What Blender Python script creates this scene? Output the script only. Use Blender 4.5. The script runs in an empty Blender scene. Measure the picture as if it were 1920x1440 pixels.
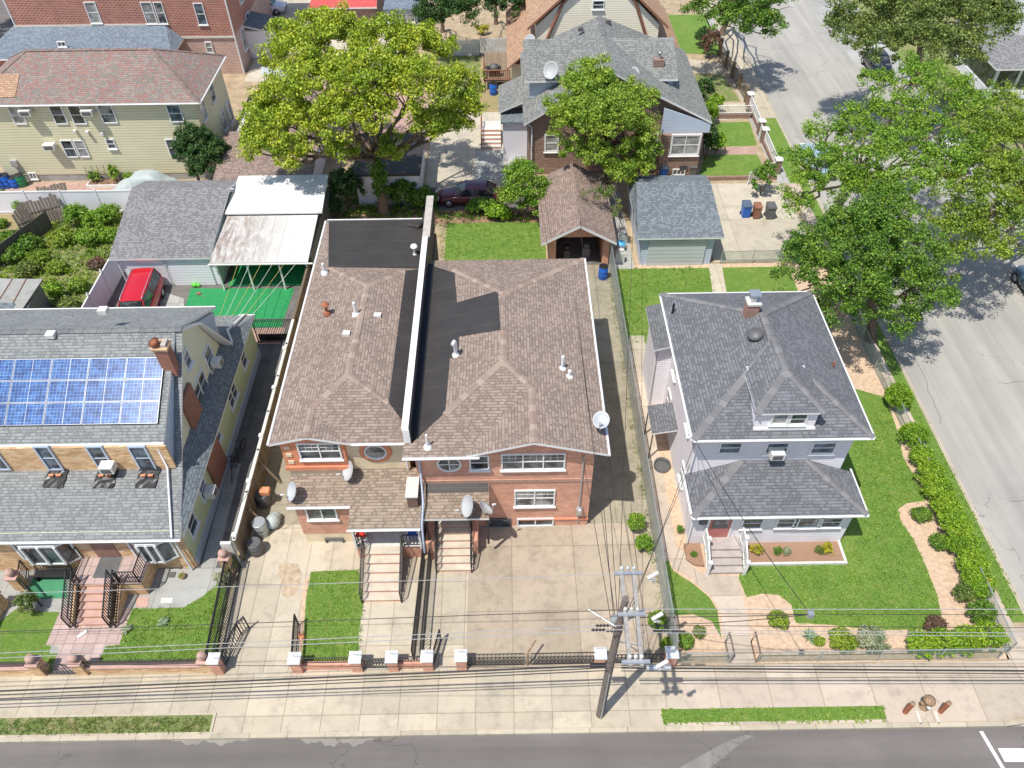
import bpy, math, random
import numpy as np
from mathutils import Vector, Matrix
random.seed(7)
SC = bpy.context.scene
COL = SC.collection
# ---------------------------------------------------------------- camera
F, H = 1465.0, 32.0
def _n(v):
    v = np.array(v, float); return v/np.linalg.norm(v)
_up = -_n((15, -1390, -F)); _fw = _n((-28, 1545, -F)); _fw = _n(_fw-_up*_fw.dot(_up)); _rt = np.cross(_fw, _up)
RC = np.array([_rt, _fw, _up])          # world <- camera
cd = bpy.data.cameras.new('camera'); cam = bpy.data.objects.new('camera', cd); COL.objects.link(cam)
cam.matrix_world = Matrix([list(RC[0])+[0], list(RC[1])+[0], list(RC[2])+[H], [0, 0, 0, 1]])
cd.sensor_width = 36; cd.lens = F/1920*36; cd.clip_start = .5; cd.clip_end = 2000
SC.camera = cam
# ---------------------------------------------------------------- sky, sun, exposure
SUN = Vector((-1.85, -1.8, 6.0)).normalized()
w = bpy.data.worlds.new('World'); SC.world = w; w.use_nodes = True
nt = w.node_tree; bg = nt.nodes['Background']; sk = nt.nodes.new('ShaderNodeTexSky')
sk.sky_type = 'NISHITA'; sk.sun_disc = False
sk.sun_elevation = math.asin(SUN.z); sk.sun_rotation = math.atan2(SUN.x, SUN.y)
nt.links.new(sk.outputs[0], bg.inputs[0]); bg.inputs[1].default_value = .15
sl = bpy.data.lights.new('sun', 'SUN'); sl.energy = 4.6; sl.angle = math.radians(.5); sl.color = (1, .955, .88)
so = bpy.data.objects.new('sun', sl); COL.objects.link(so); so.rotation_euler = SUN.to_track_quat('Z', 'Y').to_euler()
SC.view_settings.view_transform = 'Standard'; SC.view_settings.look = 'None'; SC.view_settings.exposure = .02; SC.view_settings.gamma = 1
# ---------------------------------------------------------------- coordinate helpers (photo measurement -> real plane)
def _ray(x, y): return RC @ np.array([x-960., 720.-y, -F])
def P(x, y, z=0.): r = _ray(x, y); t = (z-H)/r[2]; return Vector((r[0]*t, r[1]*t, z))
def PY(x, y, Y): r = _ray(x, y); t = Y/r[1]; return Vector((r[0]*t, Y, H+r[2]*t))
def PX(x, y, X): r = _ray(x, y); t = X/r[0]; return Vector((X, r[1]*t, H+r[2]*t))
V = Vector
# ---------------------------------------------------------------- mesh builder
class MB:
    def __init__(s): s.v = []; s.f = []; s.m = []; s.sm = []
    def poly(s, pts, m=0, smooth=False):
        i = len(s.v); s.v += [tuple(p) for p in pts]; s.f.append(tuple(range(i, i+len(pts)))); s.m.append(m); s.sm.append(smooth); return s
    def mesh(s, vs, fs, m=0, smooth=False):
        i = len(s.v); s.v += [tuple(p) for p in vs]
        for f in fs: s.f.append(tuple(k+i for k in f)); s.m.append(m); s.sm.append(smooth)
        return s
    def hexa(s, b, t, m=0):
        return s.mesh(list(b)+list(t), [(3, 2, 1, 0), (4, 5, 6, 7), (0, 1, 5, 4), (1, 2, 6, 5), (2, 3, 7, 6), (3, 0, 4, 7)], m)
    def box(s, x0, x1, y0, y1, z0, z1, m=0):
        x0, x1 = min(x0, x1), max(x0, x1); y0, y1 = min(y0, y1), max(y0, y1)
        return s.hexa([(x0, y0, z0), (x1, y0, z0), (x1, y1, z0), (x0, y1, z0)], [(x0, y0, z1), (x1, y0, z1), (x1, y1, z1), (x0, y1, z1)], m)
    def cbox(s, c, d, m=0, rot=0, tilt=0):
        M = Matrix.Translation(V(c)) @ Matrix.Rotation(rot, 4, 'Z') @ Matrix.Rotation(tilt, 4, 'X')
        a, b, h = d[0]/2, d[1]/2, d[2]/2
        q = [M @ V(p) for p in ((-a, -b, -h), (a, -b, -h), (a, b, -h), (-a, b, -h), (-a, -b, h), (a, -b, h), (a, b, h), (-a, b, h))]
        return s.hexa(q[:4], q[4:], m)
    def prism(s, pts, z0, z1, m=0, mt=None):
        n = len(pts); a = sum(pts[i][0]*pts[(i+1) % n][1]-pts[(i+1) % n][0]*pts[i][1] for i in range(n))
        if a < 0: pts = pts[::-1]
        s.mesh([(p[0], p[1], z0) for p in pts]+[(p[0], p[1], z1) for p in pts],
               [tuple(range(n-1, -1, -1))]+[(i, (i+1) % n, n+(i+1) % n, n+i) for i in range(n)], m)
        s.poly([(p[0], p[1], z1) for p in pts], m if mt is None else mt); return s
    def extX(s, prof, x0, x1, m=0):      # profile of (y,z) extruded along X
        n = len(prof); a = sum(prof[i][0]*prof[(i+1) % n][1]-prof[(i+1) % n][0]*prof[i][1] for i in range(n))
        if a < 0: prof = prof[::-1]
        return s.mesh([(x0, *p) for p in prof]+[(x1, *p) for p in prof],
                      [tuple(range(n-1, -1, -1)), tuple(range(n, 2*n))]+[(i, (i+1) % n, n+(i+1) % n, n+i) for i in range(n)], m)
    def extY(s, prof, y0, y1, m=0):      # profile of (x,z) extruded along Y
        n = len(prof); a = sum(prof[i][0]*prof[(i+1) % n][1]-prof[(i+1) % n][0]*prof[i][1] for i in range(n))
        if a < 0: prof = prof[::-1]
        return s.mesh([(p[0], y0, p[1]) for p in prof]+[(p[0], y1, p[1]) for p in prof],
                      [tuple(range(n)), tuple(range(2*n-1, n-1, -1))]+[(i, n+i, n+(i+1) % n, (i+1) % n) for i in range(n)], m)
    def tube(s, pts, r, k=8, m=0, caps=True, smooth=True):
        pts = [V(p) for p in pts]; n = len(pts); rs = r if isinstance(r, (list, tuple)) else [r]*n
        vs = []; ref = None
        for i, p in enumerate(pts):
            d = (pts[min(i+1, n-1)]-pts[max(i-1, 0)]).normalized()
            if ref is None or abs(ref.dot(d)) > .95: ref = V((0, 0, 1)) if abs(d.z) < .9 else V((1, 0, 0))
            a = d.cross(ref).normalized(); b = a.cross(d).normalized(); ref = b
            for j in range(k):
                t = 2*math.pi*j/k; vs.append(p+(a*math.cos(t)+b*math.sin(t))*rs[i])
        fs = [(i*k+j, i*k+(j+1) % k, (i+1)*k+(j+1) % k, (i+1)*k+j) for i in range(n-1) for j in range(k)]
        s.mesh(vs, fs, m, smooth)
        if caps:
            s.poly(vs[:k][::-1], m); s.poly(vs[-k:], m)
        return s
    def lathe(s, c, prof, k=20, m=0, axis=None, smooth=True):   # prof: (r,h) list
        q = V(axis).normalized().to_track_quat('Z', 'Y').to_matrix() if axis is not None else Matrix.Identity(3)
        vs = [V(c)+q @ V((r*math.cos(2*math.pi*j/k), r*math.sin(2*math.pi*j/k), h)) for r, h in prof for j in range(k)]
        n = len(prof)
        s.mesh(vs, [(i*k+j, i*k+(j+1) % k, (i+1)*k+(j+1) % k, (i+1)*k+j) for i in range(n-1) for j in range(k)], m, smooth)
        if prof[0][0] > 1e-3: s.poly(vs[:k][::-1], m)
        if prof[-1][0] > 1e-3: s.poly(vs[-k:], m)
        return s
    def ball(s, c, r, m=0, k=14):
        rr = r if isinstance(r, (tuple, list)) else (r, r, r)
        vs = []; N = k//2
        for i in range(N+1):
            a = math.pi*i/N
            for j in range(k):
                b = 2*math.pi*j/k; vs.append((c[0]+rr[0]*max(math.sin(a), 1e-3)*math.cos(b), c[1]+rr[1]*max(math.sin(a), 1e-3)*math.sin(b), c[2]-rr[2]*math.cos(a)))
        return s.mesh(vs, [(i*k+j, i*k+(j+1) % k, (i+1)*k+(j+1) % k, (i+1)*k+j) for i in range(N) for j in range(k)], m, True)
    def build(s, name, mats, parent=None, origin=None):
        if not isinstance(mats, (list, tuple)): mats = [mats]
        me = bpy.data.meshes.new(name); me.from_pydata([], [], [])
        org = world_org(parent) if parent is not None else V(origin if origin is not None else (0, 0, 0))
        me.clear_geometry(); me.from_pydata([(p[0]-org[0], p[1]-org[1], p[2]-org[2]) for p in s.v], [], s.f)
        for m in mats: me.materials.append(m)
        me.polygons.foreach_set('material_index', s.m); me.polygons.foreach_set('use_smooth', s.sm)
        uv = me.uv_layers.new(name='uv')
        vv = s.v; data = uv.data; li = 0
        for f in s.f:
            a, b, c = V(vv[f[0]]), V(vv[f[1]]), V(vv[f[2]])
            n = (b-a).cross(c-a)
            if n.length < 1e-9 and len(f) > 3: n = (c-a).cross(V(vv[f[3]])-a)
            if n.length > 1e-12: n.normalize()
            if abs(n.z) > .995: t = V((1, 0, 0)); u = V((0, 1, 0))
            else: t = V((0, 0, 1)).cross(n).normalized(); u = n.cross(t)
            for k in f:
                p = V(vv[k]); data[li].uv = (p.dot(t), p.dot(u)); li += 1
        me.update()
        o = bpy.data.objects.new(name, me); COL.objects.link(o)
        if parent is not None: o.parent = parent
        else: o.location = org
        return o
def world_org(o):
    r = V((0, 0, 0))
    while o is not None: r += o.location; o = o.parent
    return r
def tag(o, label=None, cat=None, group=None, kind=None):
    if label: o['label'] = label
    if cat: o['category'] = cat
    if group: o['group'] = group
    if kind: o['kind'] = kind
    return o
def thing(name, label, cat, loc=(0, 0, 0), group=None):
    o = bpy.data.objects.new(name, None); COL.objects.link(o); o.location = loc; o.empty_display_size = .3
    return tag(o, label, cat, group)
def children(o): return [c for c in bpy.data.objects if c.parent == o]
def copy_tree(o, parent=None):
    c = o.copy(); COL.objects.link(c)
    if parent is not None: c.parent = parent
    for ch in list(o.children): copy_tree(ch, c)
    return c
# ---------------------------------------------------------------- materials
def NM(name):
    m = bpy.data.materials.new(name); m.use_nodes = True
    t = m.node_tree; b = t.nodes['Principled BSDF']; return m, t, b
def nd(t, typ, **kw):
    n = t.nodes.new('ShaderNode'+typ)
    for k, v in kw.items():
        if k[0] == '_': setattr(n, k[1:], v)
        else: n.inputs[k.replace('0', ' ') if not k.isdigit() else int(k)].default_value = v
    return n
def c4(c): return (c[0], c[1], c[2], 1)
def mul(c, k): return tuple(min(1, x*k) for x in c)
def mix(t, fac, a, b, typ='MIX'):
    n = t.nodes.new('ShaderNodeMix'); n.data_type = 'RGBA'; n.blend_type = typ
    for sock, val in ((0, fac), (6, a), (7, b)):
        if isinstance(val, (int, float)): n.inputs[sock].default_value = val
        elif isinstance(val, tuple): n.inputs[sock].default_value = c4(val)
        else: t.links.new(val, n.inputs[sock])
    return n.outputs[2]
def noise(t, vec, scale, detail=3, rough=.55):
    n = t.nodes.new('ShaderNodeTexNoise'); n.inputs['Scale'].default_value = scale; n.inputs['Detail'].default_value = detail; n.inputs['Roughness'].default_value = rough
    if vec is not None: t.links.new(vec, n.inputs['Vector'])
    return n.outputs['Fac']
def ramp(t, fac, stops):
    r = t.nodes.new('ShaderNodeValToRGB'); e = r.color_ramp.elements
    while len(e) < len(stops): e.new(.5)
    for i, (p, c) in enumerate(stops): e[i].position = p; e[i].color = c4(c) if isinstance(c, tuple) else (c, c, c, 1)
    t.links.new(fac, r.inputs[0]); return r.outputs[0]
def coords(t, kind='UV'):
    return t.nodes.new('ShaderNodeTexCoord').outputs[kind]
def worldpos(t): return t.nodes.new('ShaderNodeNewGeometry').outputs['Position']
def bump(t, b, h, dist=.01, st=.6):
    n = t.nodes.new('ShaderNodeBump'); n.inputs['Distance'].default_value = dist; n.inputs['Strength'].default_value = st
    t.links.new(h, n.inputs['Height']); t.links.new(n.outputs[0], b.inputs['Normal'])
def brick(t, vec, w_, h_, mortar=.01, off=.5, c1=(1, 1, 1), c2=(0, 0, 0), cm=(.5, .5, .5), bias=0., smooth=.1):
    n = t.nodes.new('ShaderNodeTexBrick'); n.offset = off
    n.inputs['Scale'].default_value = 1; n.inputs['Brick Width'].default_value = w_; n.inputs['Row Height'].default_value = h_
    n.inputs['Mortar Size'].default_value = mortar; n.inputs['Mortar Smooth'].default_value = smooth; n.inputs['Bias'].default_value = bias
    n.inputs['Color1'].default_value = c4(c1); n.inputs['Color2'].default_value = c4(c2); n.inputs['Mortar'].default_value = c4(cm)
    t.links.new(vec, n.inputs['Vector']); return n
def plain(name, col, rough=.6, metal=0., var=.12, scale=2.5, spec=None, bmp=0., bsc=30):
    m, t, b = NM(name); wp = worldpos(t)
    f = noise(t, wp, scale, 4)
    c = mix(t, ramp(t, f, [(.3, 0.), (.7, 1.)]), mul(col, 1-var), mul(col, 1+var))
    t.links.new(c, b.inputs['Base Color']); b.inputs['Roughness'].default_value = rough; b.inputs['Metallic'].default_value = metal
    if bmp: bump(t, b, noise(t, wp, bsc, 3), bmp, .6)
    return m
def shingle(name, a, bcol, dark, rw=.33, rh=.145, stain=.15, patch=None):
    m, t, b = NM(name); uv = coords(t); wp = worldpos(t)
    k1 = brick(t, uv, rw, rh, .006, .37, a, bcol, mul(dark, .8))
    k2 = brick(t, uv, rw*.5, rh, .022, .5, (1, 1, 1), (0, 0, 0), (0, 0, 0), 0, 0)
    tabs = ramp(t, k2.outputs['Color'], [(.50, 0.), (.56, .8)])
    c = mix(t, tabs, k1.outputs['Color'], dark)
    if patch: 
        k3 = brick(t, uv, rw*.8, rh, 0., .43, (1, 1, 1), (0, 0, 0)); c = mix(t, ramp(t, k3.outputs['Color'], [(.62, 0.), (.68, .8)]), c, patch)
    f = noise(t, wp, .7, 5); c = mix(t, ramp(t, f, [(.3, 0.), (.75, 1.)]), mix(t, 1., c, mul((1, 1, 1), 1-stain), 'MULTIPLY'), c)
    f2 = noise(t, wp, 40, 2); c = mix(t, .35, c, mix(t, 1., c, ramp(t, f2, [(.3, .6), (.7, 1.)]), 'MULTIPLY'))
    t.links.new(c, b.inputs['Base Color']); b.inputs['Roughness'].default_value = .9
    # each course: saw-tooth height so that the butt edge of every row catches light
    sp = t.nodes.new('ShaderNodeSeparateXYZ'); t.links.new(uv, sp.inputs[0])
    d = t.nodes.new('ShaderNodeMath'); d.operation = 'DIVIDE'; d.inputs[1].default_value = rh; t.links.new(sp.outputs[1], d.inputs[0])
    fr = t.nodes.new('ShaderNodeMath'); fr.operation = 'FRACT'; t.links.new(d.outputs[0], fr.inputs[0])
    ad = t.nodes.new('ShaderNodeMath'); ad.operation = 'MULTIPLY_ADD'; ad.inputs[1].default_value = -1; t.links.new(fr.outputs[0], ad.inputs[0]); t.links.new(tabs, ad.inputs[2])
    c = mix(t, 1., c, ramp(t, fr.outputs[0], [(0., .62), (.16, .66), (.2, 1.)]), 'MULTIPLY'); t.links.new(c, b.inputs['Base Color'])
    bump(t, b, ad.outputs[0], .018, .8)
    return m
def brickm(name, c1, c2, cm=(.5, .45, .4), w_=.22, h_=.08, mort=.01, var=.2):
    m, t, b = NM(name); uv = coords(t); wp = worldpos(t)
    k = brick(t, uv, w_, h_, mort, .5, c1, c2, cm)
    f = noise(t, wp, 1.3, 4); c = mix(t, ramp(t, f, [(.3, 0.), (.7, 1.)]), mix(t, 1., k.outputs['Color'], mul((1, 1, 1), 1-var), 'MULTIPLY'), k.outputs['Color'])
    t.links.new(c, b.inputs['Base Color']); b.inputs['Roughness'].default_value = .85
    inv = t.nodes.new('ShaderNodeMath'); inv.operation = 'SUBTRACT'; inv.inputs[0].default_value = 1; t.links.new(k.outputs['Fac'], inv.inputs[1])
    bump(t, b, inv.outputs[0], .008, .6); return m
def siding(name, col, h_=.14, var=.08, rough=.55):
    m, t, b = NM(name); uv = coords(t); wp = worldpos(t)
    sp = t.nodes.new('ShaderNodeSeparateXYZ'); t.links.new(uv, sp.inputs[0])
    d = t.nodes.new('ShaderNodeMath'); d.operation = 'DIVIDE'; d.inputs[1].default_value = h_; t.links.new(sp.outputs[1], d.inputs[0])
    fr = t.nodes.new('ShaderNodeMath'); fr.operation = 'FRACT'; t.links.new(d.outputs[0], fr.inputs[0])
    line = ramp(t, fr.outputs[0], [(.0, .5), (.2, 1.)])
    f = noise(t, wp, 1.1, 4); c = mix(t, f, mul(col, 1-var), mul(col, 1+var)); c = mix(t, 1., c, line, 'MULTIPLY')
    t.links.new(c, b.inputs['Base Color']); b.inputs['Roughness'].default_value = rough
    iv = t.nodes.new('ShaderNodeMath'); iv.operation = 'SUBTRACT'; iv.inputs[0].default_value = 1; t.links.new(fr.outputs[0], iv.inputs[1])
    bump(t, b, iv.outputs[0], .02, .7); return m
def concrete(name, col, col2, jw=1.5, jh=1.5, joint=.009, stain=(.3, .26, .2), off=0., amt=.3, jc=.5):
    m, t, b = NM(name); wp = worldpos(t)
    f1 = noise(t, wp, .35, 6, .6); f2 = noise(t, wp, 2.2, 6, .65); f3 = noise(t, wp, 25, 3)
    c = mix(t, ramp(t, f1, [(.35, 0.), (.65, 1.)]), col, col2)
    c = mix(t, ramp(t, f2, [(.5, 0.), (.8, amt)]), c, stain)
    c = mix(t, 1., c, ramp(t, f3, [(.2, .86), (.8, 1.)]), 'MULTIPLY')
    k = brick(t, wp, jw, jh, joint, off, (1, 1, 1), (.8, .8, .79), (jc, jc, jc), 0, .3)
    c = mix(t, 1., c, k.outputs['Color'], 'MULTIPLY')
    kd = brick(t, wp, jw, jh, .045, off, (1, 1, 1), (1, 1, 1), (.84, .82, .78), 0, 1.); c = mix(t, 1., c, kd.outputs['Color'], 'MULTIPLY')
    f5 = noise(t, wp, .9, 7, .75); c = mix(t, 1., c, ramp(t, f5, [(.36, .8), (.5, 1.)]), 'MULTIPLY')
    # hairline cracks
    vo = t.nodes.new('ShaderNodeTexVoronoi'); vo.feature = 'DISTANCE_TO_EDGE'; vo.inputs['Scale'].default_value = .17; vo.inputs['Randomness'].default_value = 1
    wv = t.nodes.new('ShaderNodeVectorMath'); wv.operation = 'MULTIPLY_ADD'; nz = t.nodes.new('ShaderNodeTexNoise'); nz.inputs['Scale'].default_value = 2; nz.inputs['Detail'].default_value = 5; t.links.new(wp, nz.inputs['Vector'])
    t.links.new(nz.outputs['Color'], wv.inputs[0]); wv.inputs[1].default_value = (.9, .9, 0); t.links.new(wp, wv.inputs[2]); t.links.new(wv.outputs[0], vo.inputs['Vector'])
    cr = ramp(t, vo.outputs['Distance'], [(.0, .82), (.003, 1.)])
    c = mix(t, 1., c, cr, 'MULTIPLY')
    t.links.new(c, b.inputs['Base Color']); b.inputs['Roughness'].default_value = .9
    bump(t, b, f3, .004, .5); return m
def grassm(name, a, bcol, dry, dryamt=.2):
    m, t, b = NM(name); wp = worldpos(t)
    f1 = noise(t, wp, .9, 5, .6); f2 = noise(t, wp, 9, 4, .7); f3 = noise(t, wp, 45, 3, .7); f4 = noise(t, wp, 2.5, 5)
    c = mix(t, ramp(t, f1, [(.3, 0.), (.7, 1.)]), a, bcol)
    c = mix(t, ramp(t, f4, [(.48, 0.), (.75, dryamt*1.6)]), c, dry)
    f7 = noise(t, wp, .35, 4, .6); c = mix(t, ramp(t, f7, [(.45, 0.), (.7, .35)]), c, mix(t, 1., c, (1.5, 1.15, 1.3), 'MULTIPLY'))
    c = mix(t, 1., c, ramp(t, f2, [(.25, .55), (.7, 1.15)]), 'MULTIPLY')
    c = mix(t, 1., c, ramp(t, f3, [(.25, .5), (.7, 1.)]), 'MULTIPLY')
    t.links.new(c, b.inputs['Base Color']); b.inputs['Roughness'].default_value = .85
    bump(t, b, f3, .05, .9); return m
def leafm(name, a, bcol, c3=None, trans=.22):
    m, t, b = NM(name)
    ge = t.nodes.new('ShaderNodeNewGeometry'); rnd = ge.outputs['Random Per Island']
    st = [(0., mul(a, .6)), (.5, mul(bcol, .92)), (1., mul(c3 or bcol, 1.25))]
    c = ramp(t, rnd, st)
    f = noise(t, worldpos(t), .75, 4); c = mix(t, ramp(t, f, [(.38, 0.), (.62, 1.)]), mix(t, 1., c, (.62, .78, .7), 'MULTIPLY'), c)
    t.links.new(c, b.inputs['Base Color']); b.inputs['Roughness'].default_value = .55
    tr = t.nodes.new('ShaderNodeBsdfTranslucent'); t.links.new(mix(t, 1., c, (1.4, 1.5, .7), 'MULTIPLY'), tr.inputs[0])
    mx = t.nodes.new('ShaderNodeMixShader'); mx.inputs[0].default_value = trans
    t.links.new(b.outputs[0], mx.inputs[1]); t.links.new(tr.outputs[0], mx.inputs[2]); t.links.new(mx.outputs[0], t.nodes['Material Output'].inputs[0])
    return m
def glassm(name, a=(.02, .025, .03), bcol=(.12, .14, .15), rough=.08):
    m, t, b = NM(name); f = noise(t, worldpos(t), 1.7, 3)
    t.links.new(mix(t, ramp(t, f, [(.42, 0.), (.6, 1.)]), a, bcol), b.inputs['Base Color']); b.inputs['Roughness'].default_value = rough
    b.inputs['Specular IOR Level'].default_value = .8; return m
def rubberm(name, col):
    m, t, b = NM(name); wp = worldpos(t)
    f = noise(t, wp, .6, 6, .65); f2 = noise(t, wp, 6, 5, .7)
    c = mix(t, ramp(t, f, [(.35, 0.), (.7, 1.)]), col, mul(col, 1.5)); c = mix(t, ramp(t, f2, [(.6, 0.), (.85, .35)]), c, mul(col, 3))
    k = brick(t, wp, 40, 1.15, .012, 0, (1, 1, 1), (.92, .92, .92), (1.9, 1.8, 1.7)); c = mix(t, 1., c, k.outputs['Color'], 'MULTIPLY')
    t.links.new(c, b.inputs['Base Color']); b.inputs['Roughness'].default_value = .55; return m
def capm(name, a, bcol):
    m, t, b = NM(name); r = t.nodes.new('ShaderNodeNewGeometry').outputs['Random Per Island']
    c = mix(t, r, a, bcol); t.links.new(c, b.inputs['Base Color']); b.inputs['Roughness'].default_value = .9
    bump(t, b, noise(t, worldpos(t), 60, 2), .004); return m
def solarm(name):
    m, t, b = NM(name); uv = coords(t, 'UV')
    k = brick(t, uv, .156, .156, .005, 0, (.012, .045, .17), (.025, .09, .30), (.22, .29, .40), 0, .2)
    f = noise(t, worldpos(t), 2.3, 4); c = mix(t, ramp(t, f, [(.35, 0.), (.7, 1.)]), k.outputs['Color'], mix(t, 1., k.outputs['Color'], (2.3, 2.2, 1.7), 'MULTIPLY'))
    t.links.new(c, b.inputs['Base Color']); b.inputs['Roughness'].default_value = .18; return m
def woodm(name, a, bcol, pw=.15, vert=True):
    m, t, b = NM(name); uv = coords(t)
    if vert: k = brick(t, uv, pw, 9., .008, 0, a, bcol, mul(a, .35))
    else: k = brick(t, uv, 2.4, pw, .008, .4, a, bcol, mul(a, .35))
    f = noise(t, worldpos(t), 7, 5); c = mix(t, 1., k.outputs['Color'], ramp(t, f, [(.3, .65), (.7, 1.)]), 'MULTIPLY')
    t.links.new(c, b.inputs['Base Color']); b.inputs['Roughness'].default_value = .85; return m
def meshm(name, col, sc=.05, th=.011):          # woven wire mesh: real gaps in the sheet
    m, t, b = NM(name); uv = coords(t)
    mp = t.nodes.new('ShaderNodeMapping'); mp.inputs['Rotation'].default_value = (0, 0, math.radians(45)); t.links.new(uv, mp.inputs[0])
    k = brick(t, mp.outputs[0], sc, sc, th, 0, (0, 0, 0), (0, 0, 0), (1, 1, 1), 0, 0)
    b.inputs['Base Color'].default_value = c4(col); b.inputs['Metallic'].default_value = .3; b.inputs['Roughness'].default_value = .5
    t.links.new(k.outputs['Color'], b.inputs['Alpha']); return m
M = {}
M['shB'] = shingle('brown_shingle', (.41, .32, .265), (.335, .258, .21), (.235, .175, .143))
M['shBp'] = shingle('tan_shingle', (.43, .34, .26), (.35, .27, .20), (.24, .18, .14))
M['shG'] = shingle('grey_shingle', (.225, .235, .25), (.185, .19, .205), (.13, .133, .145))
M['shA'] = shingle('slate_grey_shingle', (.345, .36, .355), (.295, .31, .305), (.21, .22, .22))
M['shO'] = shingle('mixed_red_brown_shingle', (.40, .31, .27), (.32, .25, .22), (.22, .235, .21), patch=(.38, .2, .17))
M['shGar'] = shingle('mid_grey_shingle', (0.35, 0.345, 0.35), (0.29, 0.285, 0.29), (0.175, 0.175, 0.18))
M['shN'] = shingle('green_grey_shingle', (0.34, 0.345, 0.32), (0.27, 0.28, 0.265), (0.17, 0.18, 0.17))
M['shC'] = shingle('light_brown_shingle', (0.62, 0.4, 0.26), (0.53, 0.33, 0.21), (0.4, 0.245, 0.155))
M['shBg'] = shingle('dusty_brown_shingle', (0.42, 0.31, 0.26), (0.34, 0.25, 0.21), (0.22, 0.165, 0.135))
M['shBlue'] = shingle('blue_grey_shingle', (0.27, 0.31, 0.34), (0.21, 0.25, 0.27), (0.135, 0.155, 0.175))
M['shT'] = shingle('pale_blue_shingle', (.28, .34, .40), (.22, .27, .33), (.16, .2, .25))
M['brR'] = brickm('orange_red_brick', (.86, .40, .25), (.67, .265, .155), (.62, .50, .42), .24, .09)
M['brT'] = brickm('red_brick', (.46, .13, .085), (.32, .08, .05), (.58, .42, .34), .34, .14, .022)
M['brTp'] = brickm('pink_brick', (.62, .38, .31), (.48, .27, .22), (.68, .56, .5), .34, .14, .022)
M['brN'] = brickm('brown_brick', (.34, .19, .14), (.22, .12, .09), (.44, .35, .29), .3, .12, .016)
M['brA'] = brickm('golden_brick', (.92, .66, .38), (.62, .32, .14), (.74, .58, .38), .32, .10, .008)
M['brCh'] = brickm('dark_red_brick', (.40, .13, .08), (.28, .09, .055), (.42, .3, .24))
M['brPar'] = brickm('brown_parapet_brick', (.22, .12, .085), (.17, .09, .065), (.25, .19, .15))
M['sidG'] = siding('pale_grey_siding', (.80, .77, .80))
M['sidW'] = siding('white_siding', (.85, .85, .90), .2)
M['sidO'] = siding('olive_siding', (.68, .64, .43), .21)
M['sidY'] = siding('pale_yellow_siding', (.80, .77, .56), .12)
M['sidLG'] = siding('pale_green_siding', (.66, .72, .44), .12)
M['sidC'] = siding('cream_siding', (.88, .82, .66), .17)
M['sidB'] = siding('blue_grey_siding', (.50, .575, .68), .14)
M['stucco'] = plain('tan_stucco', (.74, .62, .42), .9, bmp=.004)
M['orange'] = plain('orange_paint', (.72, .28, .15), .8)
M['white'] = plain('white_paint', (.80, .80, .79), .45, var=.05)
M['offw'] = plain('weathered_white_paint', (.66, .65, .61), .55, var=.12)
M['vinyl'] = plain('white_vinyl', (.86, .84, .89), .35, var=.06, scale=.7)
M['glass'] = glassm('window_glass'); M['glassC'] = glassm('curtained_glass', (.05, .06, .07), (.35, .35, .33))
M['black'] = plain('black_iron', (.02, .02, .022), .4, var=.2)
M['rubber'] = rubberm('black_roof_rubber', (.038, .034, .032))
M['stone'] = plain('pale_stone', (.62, .60, .55), .8, var=.12, scale=5)
M['pinkst'] = plain('pink_stone', (.52, .33, .27), .8)
M['alu'] = plain('aluminium', (.60, .62, .64), .35, .7)
M['dishm'] = plain('dish_grey', (.48, .49, .50), .4, var=.06)
M['conc'] = concrete('pavement_concrete', (.66, .57, .43), (.57, .50, .385), 1.55, 2.42)
M['concP'] = concrete('pinkish_pavement_concrete', (.66, .55, .44), (.60, .50, .40), 2.1, 1.9)
M['concD'] = concrete('driveway_concrete', (.56, .465, .35), (.47, .39, .295), 2.9, 3.3, stain=(.27, .20, .14), amt=.5)
M['concL'] = concrete('pale_concrete', (.66, .575, .44), (.57, .50, .385), 1.05, 3.0)
M['capst'] = plain('parapet_cap_stone', (.46, .42, .37), .85, var=.15, scale=4)
M['concW'] = concrete('plain_pale_concrete', (.66, .59, .47), (.60, .54, .43), 5.2, 4.6, .008)
M['concM'] = concrete('mossy_concrete', (.46, .41, .30), (.36, .32, .24), 1.7, 3.2, stain=(.2, .17, .09), amt=.7)
M['concG'] = concrete('grey_concrete', (.50, .50, .47), (.42, .42, .39), 2.3, 2.1, stain=(.22, .2, .17))
M['concK'] = concrete('dark_concrete', (.22, .205, .19), (.15, .14, .135), 2.0, 2.6, stain=(.08, .07, .06))
M['kerb'] = concrete('kerb_concrete', (.62, .54, .41), (.56, .5, .38), 1.5, 9, .01)
M['asph'] = None
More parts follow.
